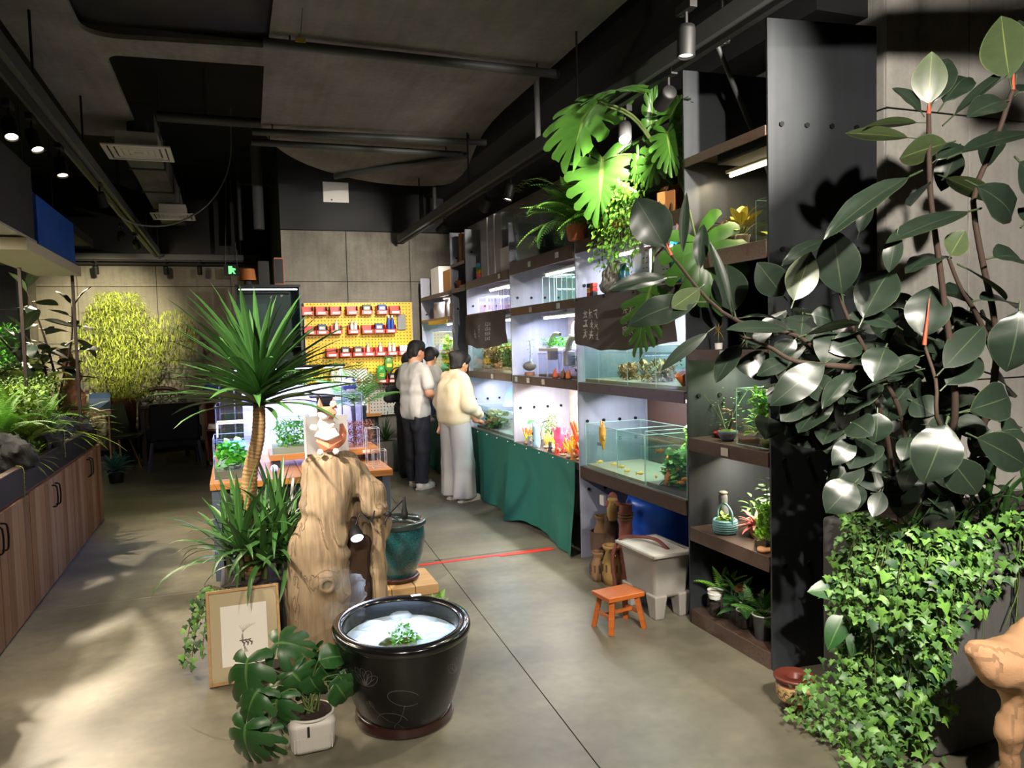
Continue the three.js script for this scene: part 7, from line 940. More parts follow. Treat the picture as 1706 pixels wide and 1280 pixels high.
// overhead hood, tank and shelf above the trough
{ const t = thing('overhead_hood', 'dark hanging hood box over the trough at the picture edge', 'hood', [0, 2.5, 0]); part(t, 'box', bb(-2.6, -1.32, 0.02, 0.55, -3.0, -6.45, 0.01), MT.dark2); part(t, 'pale_rim', bb(-2.6, -1.31, 0, 0.02, -3.0, -6.46, 0.004), MT.offwhite); for (const z of [-3.5, -6.2]) part(t, 'hanger', rod([-1.5, 0.55, z], [-1.5, 2.0, z], 0.008), MT.beam); }
{ const t = thing('blue_panel_tank', 'deep blue long panel above the white ledge', 'panel', [-1.34, 2.49, -6.5]); part(t, 'panel', bb(0, 0.03, 0, 0.38, 0, -1.4, 0.004), mat(0x3a78d0, 0.35, { map: tex(256, 128, (u, v) => { const a = tn(u, v, 4, 4, 121, 4); return lerpC([0.25, 0.6, 0.85], [0.6, 0.9, 1], cl(0.5 + 1.6 * a, 0, 1)); }) })); part(t, 'box', bb(-1.2, 0, 0, 0.38, 0, -1.4), MT.dark2); for (const z of [-0.2, -1.2]) part(t, 'hanger', rod([-0.3, 0.38, z], [-0.3, 2.0, z], 0.008), MT.beam); }
{ const t = thing('white_ledge', 'long cream ledge board under the deep blue panel', 'ledge', [-1.3, 2.40, -5.9]); part(t, 'board', bb(-0.34, 0.02, 0, 0.085, -0.1, -2.06, 0.004), mat(0xd8ccb0, 0.6)); for (const [x, z] of [[-0.04, -1.98], [-0.3, -1.3]]) part(t, 'post', bb(x - 0.012, x + 0.012, -1.45, 0, z - 0.012, z + 0.012), mat(0x2c1a12, 0.6)); }
{ const t = thing('canopy_beam', 'dark olive slanting panel high above the blue panel', 'panel', [-1.5, 2.95, -6.5]); part(t, 'panel', bb(-0.9, 0, 0, 0.05, 0, -3.6), mat(0x3a3d30, 0.8)); part(t, 'edge', bb(0, 0.02, -0.02, 0.07, 0, -3.6), MT.dark2); for (const z of [-0.4, -3.2]) part(t, 'hanger', rod([-0.3, 0.05, z], [-0.3, 1.55, z], 0.008), MT.beam); }
{ const t = thing('grey_column', 'smooth grey column behind the trough at the picture edge', 'column', [-2.6, 0, -9.9]); part(t, 'shaft', bb(-0.28, 0.36, 0, 3.3, 0, -0.5, 0.01), mat(0x8c949a, 0.7, { map: rep(concT, 0.7) })); part(t, 'joint', bb(-0.285, 0.365, 2.2, 2.21, 0.005, -0.5), MT.grey); }
function growLight(label, p, L, nits) { const t = thing('grow_light', label, 'tube light', p); part(t, 'fitting', bb(-0.05, 0.05, 0.006, 0.02, -L / 2, L / 2, 0.003), MT.white); part(t, 'lamp_tube', bb(-0.03, 0.03, 0, 0.006, -L / 2, L / 2), glow(0xfff6e4, 4)); const l = new THREE.RectAreaLight(0xfff2dc, nits, 0.1, L); l.position.set(p[0], p[1] - 0.006, p[2]); l.rotation.set(-PI / 2, 0, 0); l.name = 'grow_glow'; scene.add(l); }
growLight('long plant light under the dark hood', [-2.0, 2.477, -5.2], 2.2, 110);
growLight('plant light under the deep blue panel box', [-1.95, 2.467, -7.2], 1.3, 130);
// ---------------------------------------------------------------- far sitting corner
{
  const t = thing('bamboo', 'feathery yellow lit bamboo clump in a wooden pot by the back wall', 'bamboo', [-1.62, 0, -12.95]); part(t, 'pot', lathe([[0.001, 0.5], [0.16, 0.5], [0.2, 1.0], [0.18, 1.0], [0.17, 0.95], [0.001, 0.95]], 24), mat(0x6a4026, 0.6)); part(t, 'stand', bb(-0.16, 0.16, 0, 0.5, -0.16, 0.16), MT.dark2);
  for (let k = 0; k < 22; k++) { const a = k * 2.4, q = Math.sqrt(k / 22); part(t, 'cane', taper([[Math.cos(a) * 0.1 * q, 0.95, Math.sin(a) * 0.1 * q], [Math.cos(a) * 0.25 * q, 1.6, Math.sin(a) * 0.2 * q], [Math.cos(a) * 0.48 * q, rr(2.1, 2.6), Math.sin(a) * 0.35 * q]], [0.009, 0.004], 10, 5), mat(0x6a7430, 0.6)); }
  cloud(t, 'foliage', G.bam, LF.bamboo, 5600, () => { const a = rr(0, 6.28), q = Math.pow(rnd(), 0.5), y = rr(0.98, 2.62), w = 0.28 + 0.34 * Math.sin(cl((y - 0.85) / 1.8, 0, 1) * PI); return [[Math.cos(a) * w * q, y, Math.sin(a) * 0.42 * q], [rr(-0.7, 0.9), rr(0, 6.28), rr(-0.5, 0.5)], rr(0.7, 1.5)]; }, tintY([0.6, 0.7, 0.5], [1.3, 1.25, 0.9]));
  cloud(t, 'side_foliage', G.bam, LF.bamboo, 900, () => { const a = rr(0, 6.28), q = Math.pow(rnd(), 0.5); return [[0.75 + Math.cos(a) * 0.36 * q, 1.95 + Math.sin(a) * 0.42 * q, rr(-0.3, 0.1)], [rr(-0.3, 1.3), rr(0, 6.28), 0], rr(0.8, 1.4)]; }, tintY([0.6, 0.7, 0.5], [1.3, 1.25, 0.9]));
  for (let k = 0; k < 7; k++) part(t, 'cane', taper([[0.08, 0.95, -0.1], [0.4, 1.5, -0.15], [0.6 + 0.06 * k, 2.2 - 0.05 * k, -0.2]], [0.006, 0.003], 10, 5), mat(0x6a7430, 0.6));
}
{ const t = thing('easel_picture', 'small landscape painting on a stand by the trough end', 'picture', [-1.64, 0.9, -11.0], 0.1); part(t, 'canvas', bb(-0.12, 0.12, 0, 0.28, 0, 0.015, 0.003), mat(0xffffff, 0.6, { map: canvasTex(256, 256, (c) => { c.fillStyle = '#7fb0d8'; c.fillRect(0, 0, 256, 256); c.fillStyle = '#a8c8e0'; c.fillRect(0, 60, 256, 60); c.fillStyle = '#b88a6a'; c.fillRect(0, 170, 256, 86); c.fillStyle = '#39484a'; c.beginPath(); c.moveTo(90, 200); c.lineTo(256, 90); c.lineTo(256, 220); c.fill(); }), }), null); t.children[0].geometry.attributes.uv.array.forEach((v, i, a) => { a[i] = i % 2 ? v / 0.28 : v / 0.24 + 0.5; }); part(t, 'stand', J([bb(-0.1, -0.08, -0.9, 0.02, -0.04, 0), bb(0.08, 0.1, -0.9, 0.02, -0.04, 0)]), MT.wood); }
{ const t = thing('dining_table', 'dark wooden table in the far sitting corner', 'table', [-1.05, 0, -12.75]); part(t, 'table_top', bb(-0.3, 0.55, 0.84, 0.88, -0.35, 0.35, 0.01), mat(0x4a3020, 0.45)); for (const x of [-0.25, 0.47]) for (const z of [-0.3, 0.3]) part(t, 'leg', bb(x - 0.03, x + 0.03, 0, 0.84, z - 0.03, z + 0.03), mat(0x2a1a12, 0.5)); part(t, 'apron', bb(-0.25, 0.45, 0.76, 0.84, 0.26, 0.28), mat(0x3a2418, 0.5)); }
for (const [x, z, l] of [[-1.28, -12.6, 'pale teacup on the dark table near the pot'], [-1.14, -12.72, 'pale saucer stack in the middle of the dark table'], [-0.98, -12.6, 'pale dish on the dark table by the black armchair']]) { const t = thing('tea_cup', l, 'cup', [x, 0.881, z]); part(t, 'cup', lathe([[0.001, 0], [0.03, 0], [0.045, 0.05], [0.042, 0.05], [0.028, 0.005]], 16), MT.white); part(t, 'saucer', lathe([[0.001, 0], [0.07, 0.004], [0.075, 0.012], [0.07, 0.012]], 18), MT.white); }
{ const t = thing('armchair', 'black armchair turned away with pale metal legs', 'chair', [-0.85, 0, -12.0], 0.1), bm = mat(0x101012, 0.8); part(t, 'backrest', bb(-0.32, 0.32, 0.42, 0.95, 0.16, 0.26, 0.04), bm); part(t, 'seat', bb(-0.31, 0.31, 0.3, 0.46, -0.35, 0.2, 0.04), bm); for (const s of [-1, 1]) { part(t, 'armrest', bb(s * 0.33 - 0.03, s * 0.33 + 0.03, 0.45, 0.62, -0.3, 0.2, 0.02), bm); part(t, 'leg', beamBox([s * 0.3, 0.4, 0.22], [s * 0.36, 0, 0.3], 0.035, 0.03), mat(0x7a8288, 0.35, { metalness: 0.6 })); part(t, 'leg', beamBox([s * 0.3, 0.32, -0.3], [s * 0.33, 0, -0.34], 0.035, 0.03), mat(0x7a8288, 0.35, { metalness: 0.6 })); } }
{ const t = thing('shell_chair', 'olive green shell chair with splayed wooden legs', 'chair', [-1.62, 0, -12.2], 1.1), om = mat(0x5c6444, 0.7); part(t, 'shell', clothGrid(1, 1, 14, 18, (u, v) => { const a = (u - 0.5) * 2, k = v, w = 0.26 * (1 - 0.15 * k), b = sm(0.42, 0.62, k); return [a * w, 0.46 + Math.abs(a) ** 2 * 0.05 + b * (k - 0.5) * 0.95, 0.26 - k * 0.62 + b * (k - 0.42) * 0.42 - Math.abs(a) ** 2 * 0.02 * (1 - b) + Math.abs(a) ** 2 * 0.08 * b]; }), mat(0x5c6444, 0.7, { side: THREE.DoubleSide })); for (const sx of [-1, 1]) for (const sz of [-1, 1]) part(t, 'leg', rod([sx * 0.12, 0.45, sz * 0.12 - 0.02], [sx * 0.22, 0, sz * 0.22 - 0.02], 0.018, 0.012), MT.wood); part(t, 'cushion', bb(-0.2, 0.2, 0.47, 0.51, -0.05, 0.22, 0.018), om); }
{ const t = thing('carved_bench', 'dark carved lattice bench back behind the table', 'bench', [-1.1, 0, -13.2]); const bm = mat(0x241712, 0.5); part(t, 'seat', bb(-0.35, 0.35, 0.4, 0.46, -0.2, 0.2, 0.01), bm); for (const x of [-0.33, 0.33]) part(t, 'leg', bb(x - 0.03, x + 0.03, 0, 1.0, -0.2, -0.14), bm); part(t, 'top_rail', taper([[-0.36, 1.0, -0.18], [-0.1, 1.1, -0.18], [0.15, 1.08, -0.18], [0.36, 0.95, -0.18]], [0.03, 0.035, 0.03], 16, 8), bm); for (let k = 0; k < 12; k++) part(t, 'lattice_ring', new THREE.TorusGeometry(0.045, 0.012, 6, 12).translate(-0.28 + (k % 6) * 0.11, 0.84 + Math.floor(k / 6) * 0.11, -0.18), bm); part(t, 'back_panel', bb(-0.33, 0.33, 0.46, 0.8, -0.19, -0.17), bm); }
{ const t = thing('side_cabinet', 'reddish wooden side cabinet with open shelf by the dark wall', 'cabinet', [-0.3, 0, -12.2]); const wm = mat(0x7a4428, 0.55); for (const x of [-0.13, 0.13]) part(t, 'side', bb(x - 0.012, x + 0.012, 0, 1.0, -0.2, 0.2), wm); part(t, 'top', bb(-0.15, 0.15, 1.0, 1.025, -0.22, 0.22, 0.004), wm); part(t, 'shelf', bb(-0.12, 0.12, 0.5, 0.525, -0.2, 0.2), wm); part(t, 'back', bb(-0.12, 0.12, 0, 1.0, -0.2, -0.19), wm); for (const x of [-0.12, 0.12]) part(t, 'leg', bb(x - 0.02, x + 0.02, -0.0, 0.06, 0.15, 0.2), wm); }
{ const t = thing('tote_bag', 'deep blue bag on top of the reddish side cabinet', 'bag', [-0.3, 1.026, -12.2]); part(t, 'body', blob([[[-0.07, 0.08, 0], [0.07, 0.08, 0], 0.08, 0.08], [[-0.05, 0.16, 0], [0.05, 0.16, 0], 0.05]], 0.04, 0.016, (d, x, y) => Math.max(d, -y)), mat(0x1c2c6a, 0.8)); part(t, 'handle', new THREE.TorusGeometry(0.05, 0.007, 6, 14, PI).translate(0, 0.2, 0), mat(0xb8842c, 0.6)); }
single('book_stack', J([bb(-0.1, 0.1, 0, 0.03, -0.12, 0.12, 0.002), bb(-0.09, 0.1, 0.03, 0.06, -0.11, 0.12, 0.002)]), MT.offwhite, 'pale papers on the shelf of the reddish side cabinet', 'papers', [-0.3, 0.526, -12.15]);
{ const t = thing('low_fern', 'bluish green low plant on the floor past the cabinet end', 'plant', [-1.5, 0, -11.0]); pot(t, 0.08, 0.1, 0.16, MT.black); for (let i = 0; i < 40; i++) put(t, 'frond', G.fernS[i % 2], mat(0x3f6a58, 0.7), [0, 0.15, 0], i * 2.4, mixf(1.4, -0.2, i / 40), rr(1.0, 1.5)); }
// tall dark glass case with strip light
{
  const t = thing('display_case', 'tall dark teal glass case with a white strip light', 'display case', [0.44, 0, -9.95]); part(t, 'back', bb(-0.37, 0.37, 0, 2.44, -0.25, -0.24), mat(0x14302e, 0.5)); for (const x of [-0.37, 0.37]) part(t, 'side', bb(x - 0.01, x + 0.01, 0, 2.44, -0.25, 0.2), mat(0x1c2e2c, 0.4)); part(t, 'top', bb(-0.38, 0.38, 2.44, 2.47, -0.26, 0.21, 0.004), MT.dark2); for (const y of [0.5, 1.1, 1.7]) part(t, 'shelf', bb(-0.36, 0.36, y, y + 0.012, -0.24, 0.18), MT.dark2); part(t, 'lamp_strip', bb(-0.34, 0.34, 2.405, 2.42, 0.18, 0.195), glow(0xffffff, 4)); part(t, 'door_glass', bb(-0.36, 0.36, 0.02, 2.38, 0.2, 0.202), MT.glass);
  const l = new THREE.RectAreaLight(0xf4faff, 14, 0.68, 0.03); l.position.set(0.44, 2.4, -9.77); l.rotation.set(-PI / 2, 0, 0); l.name = 'case_glow'; scene.add(l);
}
{ const t = thing('table_lamp', 'tan drum lampshade standing on the tall dark case', 'lamp', [0.21, 2.471, -9.9]); part(t, 'lamp_shade', lathe([[0.1, 0.06], [0.085, 0.2], [0.08, 0.2], [0.095, 0.06]], 24), mat(0xa5622c, 0.7)); part(t, 'base', cyl(0.05, 0.04, 0.06), MT.dark2); }
{ const t = thing('wood_speaker', 'brown wooden speaker box standing on the tall dark case', 'speaker', [0.58, 2.471, -9.95]); part(t, 'box', bb(-0.06, 0.06, 0, 0.34, -0.1, 0.1, 0.005), mat(0x8a4a22, 0.5)); part(t, 'grille', bb(-0.05, 0.05, 0.02, 0.32, 0.1, 0.106), MT.dark2); }
single('black_speaker', bx(0.13, 0.3, 0.16, 0, 0.15, 0, 0.006), MT.black, 'black speaker between lampshade and wooden speaker', 'speaker', [0.4, 2.471, -9.95]);
// ---------------------------------------------------------------- pegboard with red bins
const pegT = (bg) => { const t = tex(64, 64, (u, v) => { const d = Math.hypot(u - 0.5, v - 0.5); return lerpC(bg, [0.12, 0.09, 0.05], sm(0.20, 0.14, d)); }); return rep(t, 1 / 0.045); };
{ const t = thing('pegboard', 'yellow perforated pegboard with a white lower half', 'pegboard', [0, 0, -10.6]); part(t, 'yellow_board', bb(0.93, 2.39, 1.16, 2.29, 0, 0.02, 0.002), mat(0xffffff, 0.5, { map: pegT([0.90, 0.72, 0.08]) })); part(t, 'white_board', bb(0.93, 2.39, 0.72, 1.158, 0, 0.02, 0.002), mat(0xffffff, 0.5, { map: pegT([0.80, 0.77, 0.72]) })); for (const x of [0.92, 2.39]) part(t, 'frame', bb(x, x + 0.01, 0.72, 2.29, 0, 0.03), MT.offwhite); }
const binM = mat(0xb8281c, 0.4), binG = J([bb(-0.075, 0.075, 0, 0.006, 0, 0.13), bb(-0.075, 0.075, 0, 0.12, 0, 0.006), bb(-0.075, 0.075, 0, 0.055, 0.124, 0.13), ...[-1, 1].map((s) => { const e = new THREE.ExtrudeGeometry(poly([[0, 0], [0.13, 0], [0.13, 0.055], [0.06, 0.12], [0, 0.12]]), { depth: 0.005, bevelEnabled: false }); e.rotateY(-PI / 2); return planar(e.translate(s * 0.0725 + 0.0025, 0, 0)); })]), rows = [[2.12, [0.96, 1.14, 1.33, 1.55, 1.75, 1.96, 2.14], 'top'], [1.86, [0.98, 1.14, 1.33, 1.56, 1.75, 1.91, 2.07], 'second'], [1.55, [1.26, 1.44, 1.61, 1.76, 1.92, 2.08, 2.24], 'third'], [1.17, [1.55, 1.74, 1.92, 2.07, 2.21], 'bottom']], ordn = ['first', 'second', 'third', 'fourth', 'fifth', 'sixth', 'seventh'];
for (const [y, xs, nm] of rows) xs.forEach((x, i) => { const t = thing('storage_bin', `red plastic pegboard bin, ${ordn[i]} from the left in the ${nm} row`, 'bin', [x, y, -10.575], 0, 'red bins on the pegboard'); part(t, 'tray', binG, binM); part(t, 'label_card', bb(-0.05, 0.05, 0.012, 0.042, 0.1305, 0.132), MT.white); });
const goods = [['bottle', 0xe8e4e0, 1.33, 1.86, 'white bottle leaning in the second row of bins'], ['bottle', 0xd8d4cc, 1.54, 1.86, 'white labelled bottle in the second row by an empty bin'], ['bottle', 0xc8d4d0, 1.59, 1.86, 'green labelled bottle in the second row of bins'], ['bottle', 0x2848a8, 2.05, 1.86, 'tall blue bottle, inner one at the end of the second row'], ['bottle', 0x2848a8, 2.10, 1.86, 'tall blue bottle, outer one at the end of the second row'], ['bottle', 0xd8c8c0, 1.75, 1.55, 'pale bottle in the third row of bins, alone'], ['bottle', 0xe8e4e0, 1.92, 1.55, 'white tapered bottle in the third row of bins'], ['bottle', 0xe8dcd8, 2.05, 1.55, 'pink white bottle in the third row, inner of a pair'], ['bottle', 0xe8dcd8, 2.11, 1.55, 'pink white bottle in the third row, outer of a pair'],
  ['box', 0xe8e8e4, 2.24, 1.55, 'white box at the end of the third row of bins'], ['box', 0x203a60, 1.14, 1.86, 'navy package in the second row of bins'], ['box', 0x203a80, 1.91, 1.86, 'blue squat package in the second row of bins'], ['box', 0x24301c, 1.75, 2.12, 'dark green package in the top row of bins'], ['box', 0x1c3a90, 1.96, 2.12, 'blue bag in the top row of bins'], ['box', 0x3a2a3a, 1.44, 1.55, 'dark packet in the third row of bins'], ['box', 0x503a40, 1.61, 1.55, 'plum packet in the third row of bins'], ['pouch', 0x30a048, 1.92, 1.17, 'green pouch in the bottom row of bins'], ['pouch', 0x48a838, 2.21, 1.17, 'bright green and yellow pouch at the end of the bottom row'], ['box', 0x3a2434, 2.07, 1.17, 'dark purple packet in the bottom row of bins'], ['box', 0xd0c8c0, 1.74, 1.17, 'pale packets heaped in the bottom row of bins'], ['pouch', 0x5a8a3a, 2.03, 1.3, 'olive green pouch hanging above the bottom row of bins']];
for (const [k, c, x, y, l] of goods) { const t = thing(k === 'bottle' ? 'bottle' : k === 'pouch' ? 'food_pouch' : 'packet', l, k === 'bottle' ? 'bottle' : k === 'pouch' ? 'pouch' : 'packet', [x, y + 0.007, -10.51], 0); if (k === 'bottle') { const h = c === 0x2848a8 ? 0.24 : 0.17; part(t, 'body', lathe([[0.001, 0], [0.024, 0], [0.025, h * 0.65], [0.012, h * 0.8], [0.012, h * 0.86], [0.001, h * 0.86]], 14), mat(c, 0.4)); part(t, 'cap', cyl(0.013, 0.013, h * 0.14, 0, h * 0.86, 0, 12), MT.white); } else if (k === 'pouch') { const g = new THREE.SphereGeometry(1, 14, 10).scale(0.065, 0.11, 0.025).translate(0, 0.12, 0); part(t, 'bag', g, mat(c, 0.35)); part(t, 'label', bb(-0.035, 0.035, 0.08, 0.13, 0.022, 0.026, 0.002), mat(0xe0d850, 0.5)); part(t, 'seal', bb(-0.06, 0.06, 0.215, 0.235, -0.003, 0.003), mat(c, 0.35)); } else { part(t, 'pack', bx(0.11, 0.13, 0.07, 0, 0.065, 0, 0.008), mat(c, 0.45)); part(t, 'label', bb(-0.035, 0.035, 0.06, 0.1, 0.035, 0.0365), MT.offwhite); } }
single('grey_bag', bx(0.12, 0.22, 0.03, 0, 0.11, 0, 0.012), mat(0x8a8a8a, 0.6), 'grey packet hanging at the right end of the pegboard', 'packet', [2.24, 1.9, -10.56]);
{ const t = thing('potted_plant', 'dark strap leaf plant in a big grey pot below the pegboard', 'potted plant', [1.88, 0, -10.15]); part(t, 'pot', lathe([[0.001, 0], [0.17, 0], [0.23, 0.42], [0.21, 0.42], [0.2, 0.38], [0.001, 0.38]], 28), mat(0x8a857c, 0.7)); part(t, 'soil', cyl(0.2, 0.2, 0.01, 0, 0.38, 0), MT.soil); for (let i = 0; i < 26; i++) put(t, 'leaf', G.drac[i % 4], LF.dracD, [0, 0.4, 0], i * 2.4, mixf(1.4, 0.4, i / 26), rr(0.5, 0.75)); part(t, 'white_spathe', leafGeo({ L: 0.16, W: 0.16, droop: 0.6, fold: 0.3, prof: 'heart', seg: 6, across: 5 }), MT.white, [0.04, 0.85, 0.05]); part(t, 'flower_stem', rod([0, 0.4, 0], [0.04, 0.86, 0.05], 0.005), LF.stem); }
// ---------------------------------------------------------------- visitors
const SK = mat(0xc68e6e, 0.55), HAIR = mat(0x0f0c0b, 0.7), SHOE = mat(0xdad6ce, 0.6), SOLE = mat(0xc8c2b8, 0.7);
const cottonW = mat(0xb4b0aa, 0.85, { bumpMap: rep(grainT, 20), bumpScale: 0.0008 }), cream = mat(0xbfaf90, 0.8, { bumpMap: rep(grainT, 20), bumpScale: 0.001 }), paleTr = mat(0x969490, 0.85), navyTr = mat(0x15161f, 0.85), blackCl = mat(0x0c0c0e, 0.85);
// head facing +z, centre of the skull at c, tilt f forward
function headCaps(c, s = 1, f = 0.0) {
  const P = (x, y, z) => { const a = f, yy = y * Math.cos(a) - z * Math.sin(a), zz = y * Math.sin(a) + z * Math.cos(a); return [c[0] + x * s, c[1] + yy * s, c[2] + zz * s]; };
  return { P, skin: [[P(0, 0.02, -0.01), P(0, 0.03, 0.0), 0.084 * s], [P(0, -0.03, 0.03), P(0, -0.085, 0.05), 0.058 * s, 0.034 * s], [P(-0.02, -0.01, 0.05), P(0.02, -0.01, 0.05), 0.045 * s], [P(0, 0.0, 0.092), P(0, -0.035, 0.112), 0.010 * s, 0.014 * s], [P(0, -0.06, 0.088), P(0, -0.066, 0.088), 0.017 * s], [P(-0.078, -0.005, 0.0), P(-0.084, -0.03, 0.0), 0.016 * s, 0.012 * s], [P(0.078, -0.005, 0.0), P(0.084, -0.03, 0.0), 0.016 * s, 0.012 * s]] };
}
function face(t, P, s) { for (const sx of [-1, 1]) { part(t, 'eye', new THREE.SphereGeometry(0.008 * s, 10, 8).translate(...P(sx * 0.03, 0.005, 0.087)), HAIR); part(t, 'eyebrow', rod(P(sx * 0.018, 0.028, 0.092), P(sx * 0.045, 0.03, 0.082), 0.004 * s), HAIR); } part(t, 'mouth', rod(P(-0.018, -0.062, 0.104), P(0.018, -0.062, 0.104), 0.004 * s), mat(0x9a5044, 0.5)); }
function hand(c, dir, up, s = 1) { // palm and five bent fingers as capsules
  const D = V(...dir).normalize(), U = V(...up).addScaledVector(D, -V(...up).dot(D)).normalize(), S = new THREE.Vector3().crossVectors(D, U), C = V(...c), at = (a, b, d) => C.clone().addScaledVector(D, a * s).addScaledVector(S, b * s).addScaledVector(U, d * s).toArray(), L = [[at(0, -0.02, 0), at(0.06, -0.026, 0), 0.017 * s, 0.014 * s], [at(0, 0.015, 0), at(0.06, 0.026, 0), 0.017 * s, 0.014 * s]];
  [[-0.03, 0.062], [-0.011, 0.074], [0.01, 0.07], [0.03, 0.054]].forEach(([b, l]) => { L.push([at(0.06, b, 0), at(0.06 + l * 0.5, b * 1.1, -0.006), 0.0095 * s, 0.009 * s], [at(0.06 + l * 0.5, b * 1.1, -0.006), at(0.06 + l * 0.9, b * 1.1, -0.03), 0.009 * s, 0.0075 * s]); });
  L.push([at(0.005, -0.028, 0), at(0.045, -0.058, -0.01), 0.012 * s, 0.01 * s], [at(0.045, -0.058, -0.01), at(0.07, -0.05, -0.025), 0.01 * s, 0.008 * s]); return L;
}
const cloth = (k, a = 1) => (d, x, y, z) => d + a * (0.010 * Math.sin(y * 34 + 9 * nz(x * 5, y * 4, z * 5 + k)) * sm(-0.1, 0.5, nz(x * 4, y * 3, z * 4 + k)) + 0.006 * nz(x * 16, y * 10, z * 16 + k));
function shoes(t, list, turnOut = 0) { for (const [x, z, a] of list) { const q = part(t, 'shoe', blob([[[0, 0.045, -0.08], [0, 0.045, 0.02], 0.042, 0.045], [[0, 0.04, 0.02], [0, 0.03, 0.15], 0.045, 0.032], [[0, 0.08, -0.07], [0, 0.085, -0.01], 0.042, 0.036]], 0.03, 0.009, (d, x_, y) => Math.max(d, 0.012 - y)), SHOE, [x, 0, z]); q.rotation.y = a; part(q, 'sole', planar(new THREE.ExtrudeGeometry(poly([[-0.042, -0.11], [0.042, -0.11], [0.048, 0.05], [0.04, 0.15], [0, 0.185], [-0.04, 0.15], [-0.048, 0.05]]), { depth: 0.02, bevelEnabled: false }).rotateX(PI / 2).scale(1, 1, 1).translate(0, 0.021, 0)), SOLE); } }
{ // woman
  const t = thing('person', 'person in loose cream blouse and wide pale trousers looking into the tank', 'person', [2.2, 0, -7.78], 1.95);
  const { P, skin } = headCaps([0.0, 1.475, 0.07], 1, 0.42);
  part(t, 'body', blob([...skin, [[0, 1.44, 0.03], [0, 1.3, 0.0], 0.05, 0.055], [[-0.12, 1.3, 0], [0.12, 1.3, 0], 0.07], [[0, 1.23, 0], [0, 0.95, -0.01], 0.095, 0.095], [[-0.08, 0.86, 0], [-0.09, 0.45, 0.01], 0.08, 0.055], [[0.08, 0.86, 0], [0.09, 0.45, 0.01], 0.08, 0.055], [[-0.09, 0.45, 0.01], [-0.09, 0.08, 0], 0.055, 0.04], [[0.09, 0.45, 0.01], [0.09, 0.08, 0], 0.055, 0.04], [[-0.17, 1.28, 0], [-0.23, 1.02, -0.02], 0.045, 0.038], [[-0.23, 1.02, -0.02], [-0.16, 0.87, 0.14], 0.038, 0.028], ...hand([-0.15, 0.86, 0.15], [0.2, -0.15, 0.9], [0, 1, 0.2], 0.95), [[0.17, 1.28, 0], [0.24, 1.02, 0.0], 0.045, 0.038], [[0.24, 1.02, 0.0], [0.2, 0.84, -0.05], 0.038, 0.026], ...hand([0.2, 0.83, -0.05], [0.0, -1, -0.1], [-1, 0, 0.2], 0.9)], 0.025, 0.011), SK); face(t, P, 1);
  part(t, 'hair', blob([[P(0, 0.045, -0.02), P(0, 0.05, 0.005), 0.094], [P(-0.05, 0.02, -0.03), P(-0.06, -0.04, -0.03), 0.045, 0.03], [P(0.05, 0.02, -0.03), P(0.06, -0.04, -0.03), 0.045, 0.03], [P(0, 0.0, -0.06), P(0, -0.06, -0.055), 0.06, 0.045], [P(0, 0.06, -0.115), P(0, 0.05, -0.125), 0.04], [P(-0.05, 0.075, 0.045), P(0.05, 0.075, 0.045), 0.035]], 0.03, 0.01, (d, x, y, z) => d + 0.004 * nz(x * 50, y * 30, z * 50)), HAIR);
  part(t, 'blouse', blob([[[-0.12, 1.32, -0.01], [0.12, 1.32, -0.01], 0.075], [[-0.07, 1.2, -0.02], [0.07, 1.2, -0.02], 0.135, 0.135], [[-0.075, 1.11, -0.025], [0.075, 1.11, -0.02], 0.145], [[-0.075, 1.02, -0.03], [0.075, 1.02, -0.02], 0.15, 0.15], [[-0.075, 0.92, -0.02], [0.075, 0.92, -0.02], 0.14, 0.14], [[-0.16, 1.29, 0], [-0.25, 1.05, -0.02], 0.07, 0.085], [[-0.25, 1.05, -0.02], [-0.19, 0.93, 0.17], 0.085, 0.05], [[0.16, 1.29, 0], [0.26, 1.05, 0.0], 0.07, 0.085], [[0.26, 1.05, 0.0], [0.21, 0.88, -0.02], 0.085, 0.045], [[0, 1.37, 0.0], [0, 1.385, 0.02], 0.058]], 0.028, 0.011, (d, x, y, z) => Math.max(cloth(3, 0.6)(d, x, y, z), 0.80 - y)), cream);
  part(t, 'trousers', blob([[[-0.06, 0.9, -0.01], [0.06, 0.9, -0.01], 0.125], [[-0.085, 0.82, -0.01], [-0.11, 0.4, 0], 0.115, 0.115], [[-0.11, 0.4, 0], [-0.12, 0.05, -0.01], 0.115, 0.125], [[0.085, 0.82, -0.01], [0.11, 0.4, 0.02], 0.115, 0.115], [[0.11, 0.4, 0.02], [0.12, 0.05, 0.02], 0.115, 0.125]], 0.03, 0.012, (d, x, y, z) => Math.max(d + 0.008 * Math.sin(Math.atan2(z, x - Math.sign(x) * 0.11) * 5 + y * 3) * sm(0.8, 0.3, y), 0.055 - y)), paleTr);
  shoes(t, [[-0.1, 0.05, 0.1], [0.11, 0.07, -0.1]]);
}
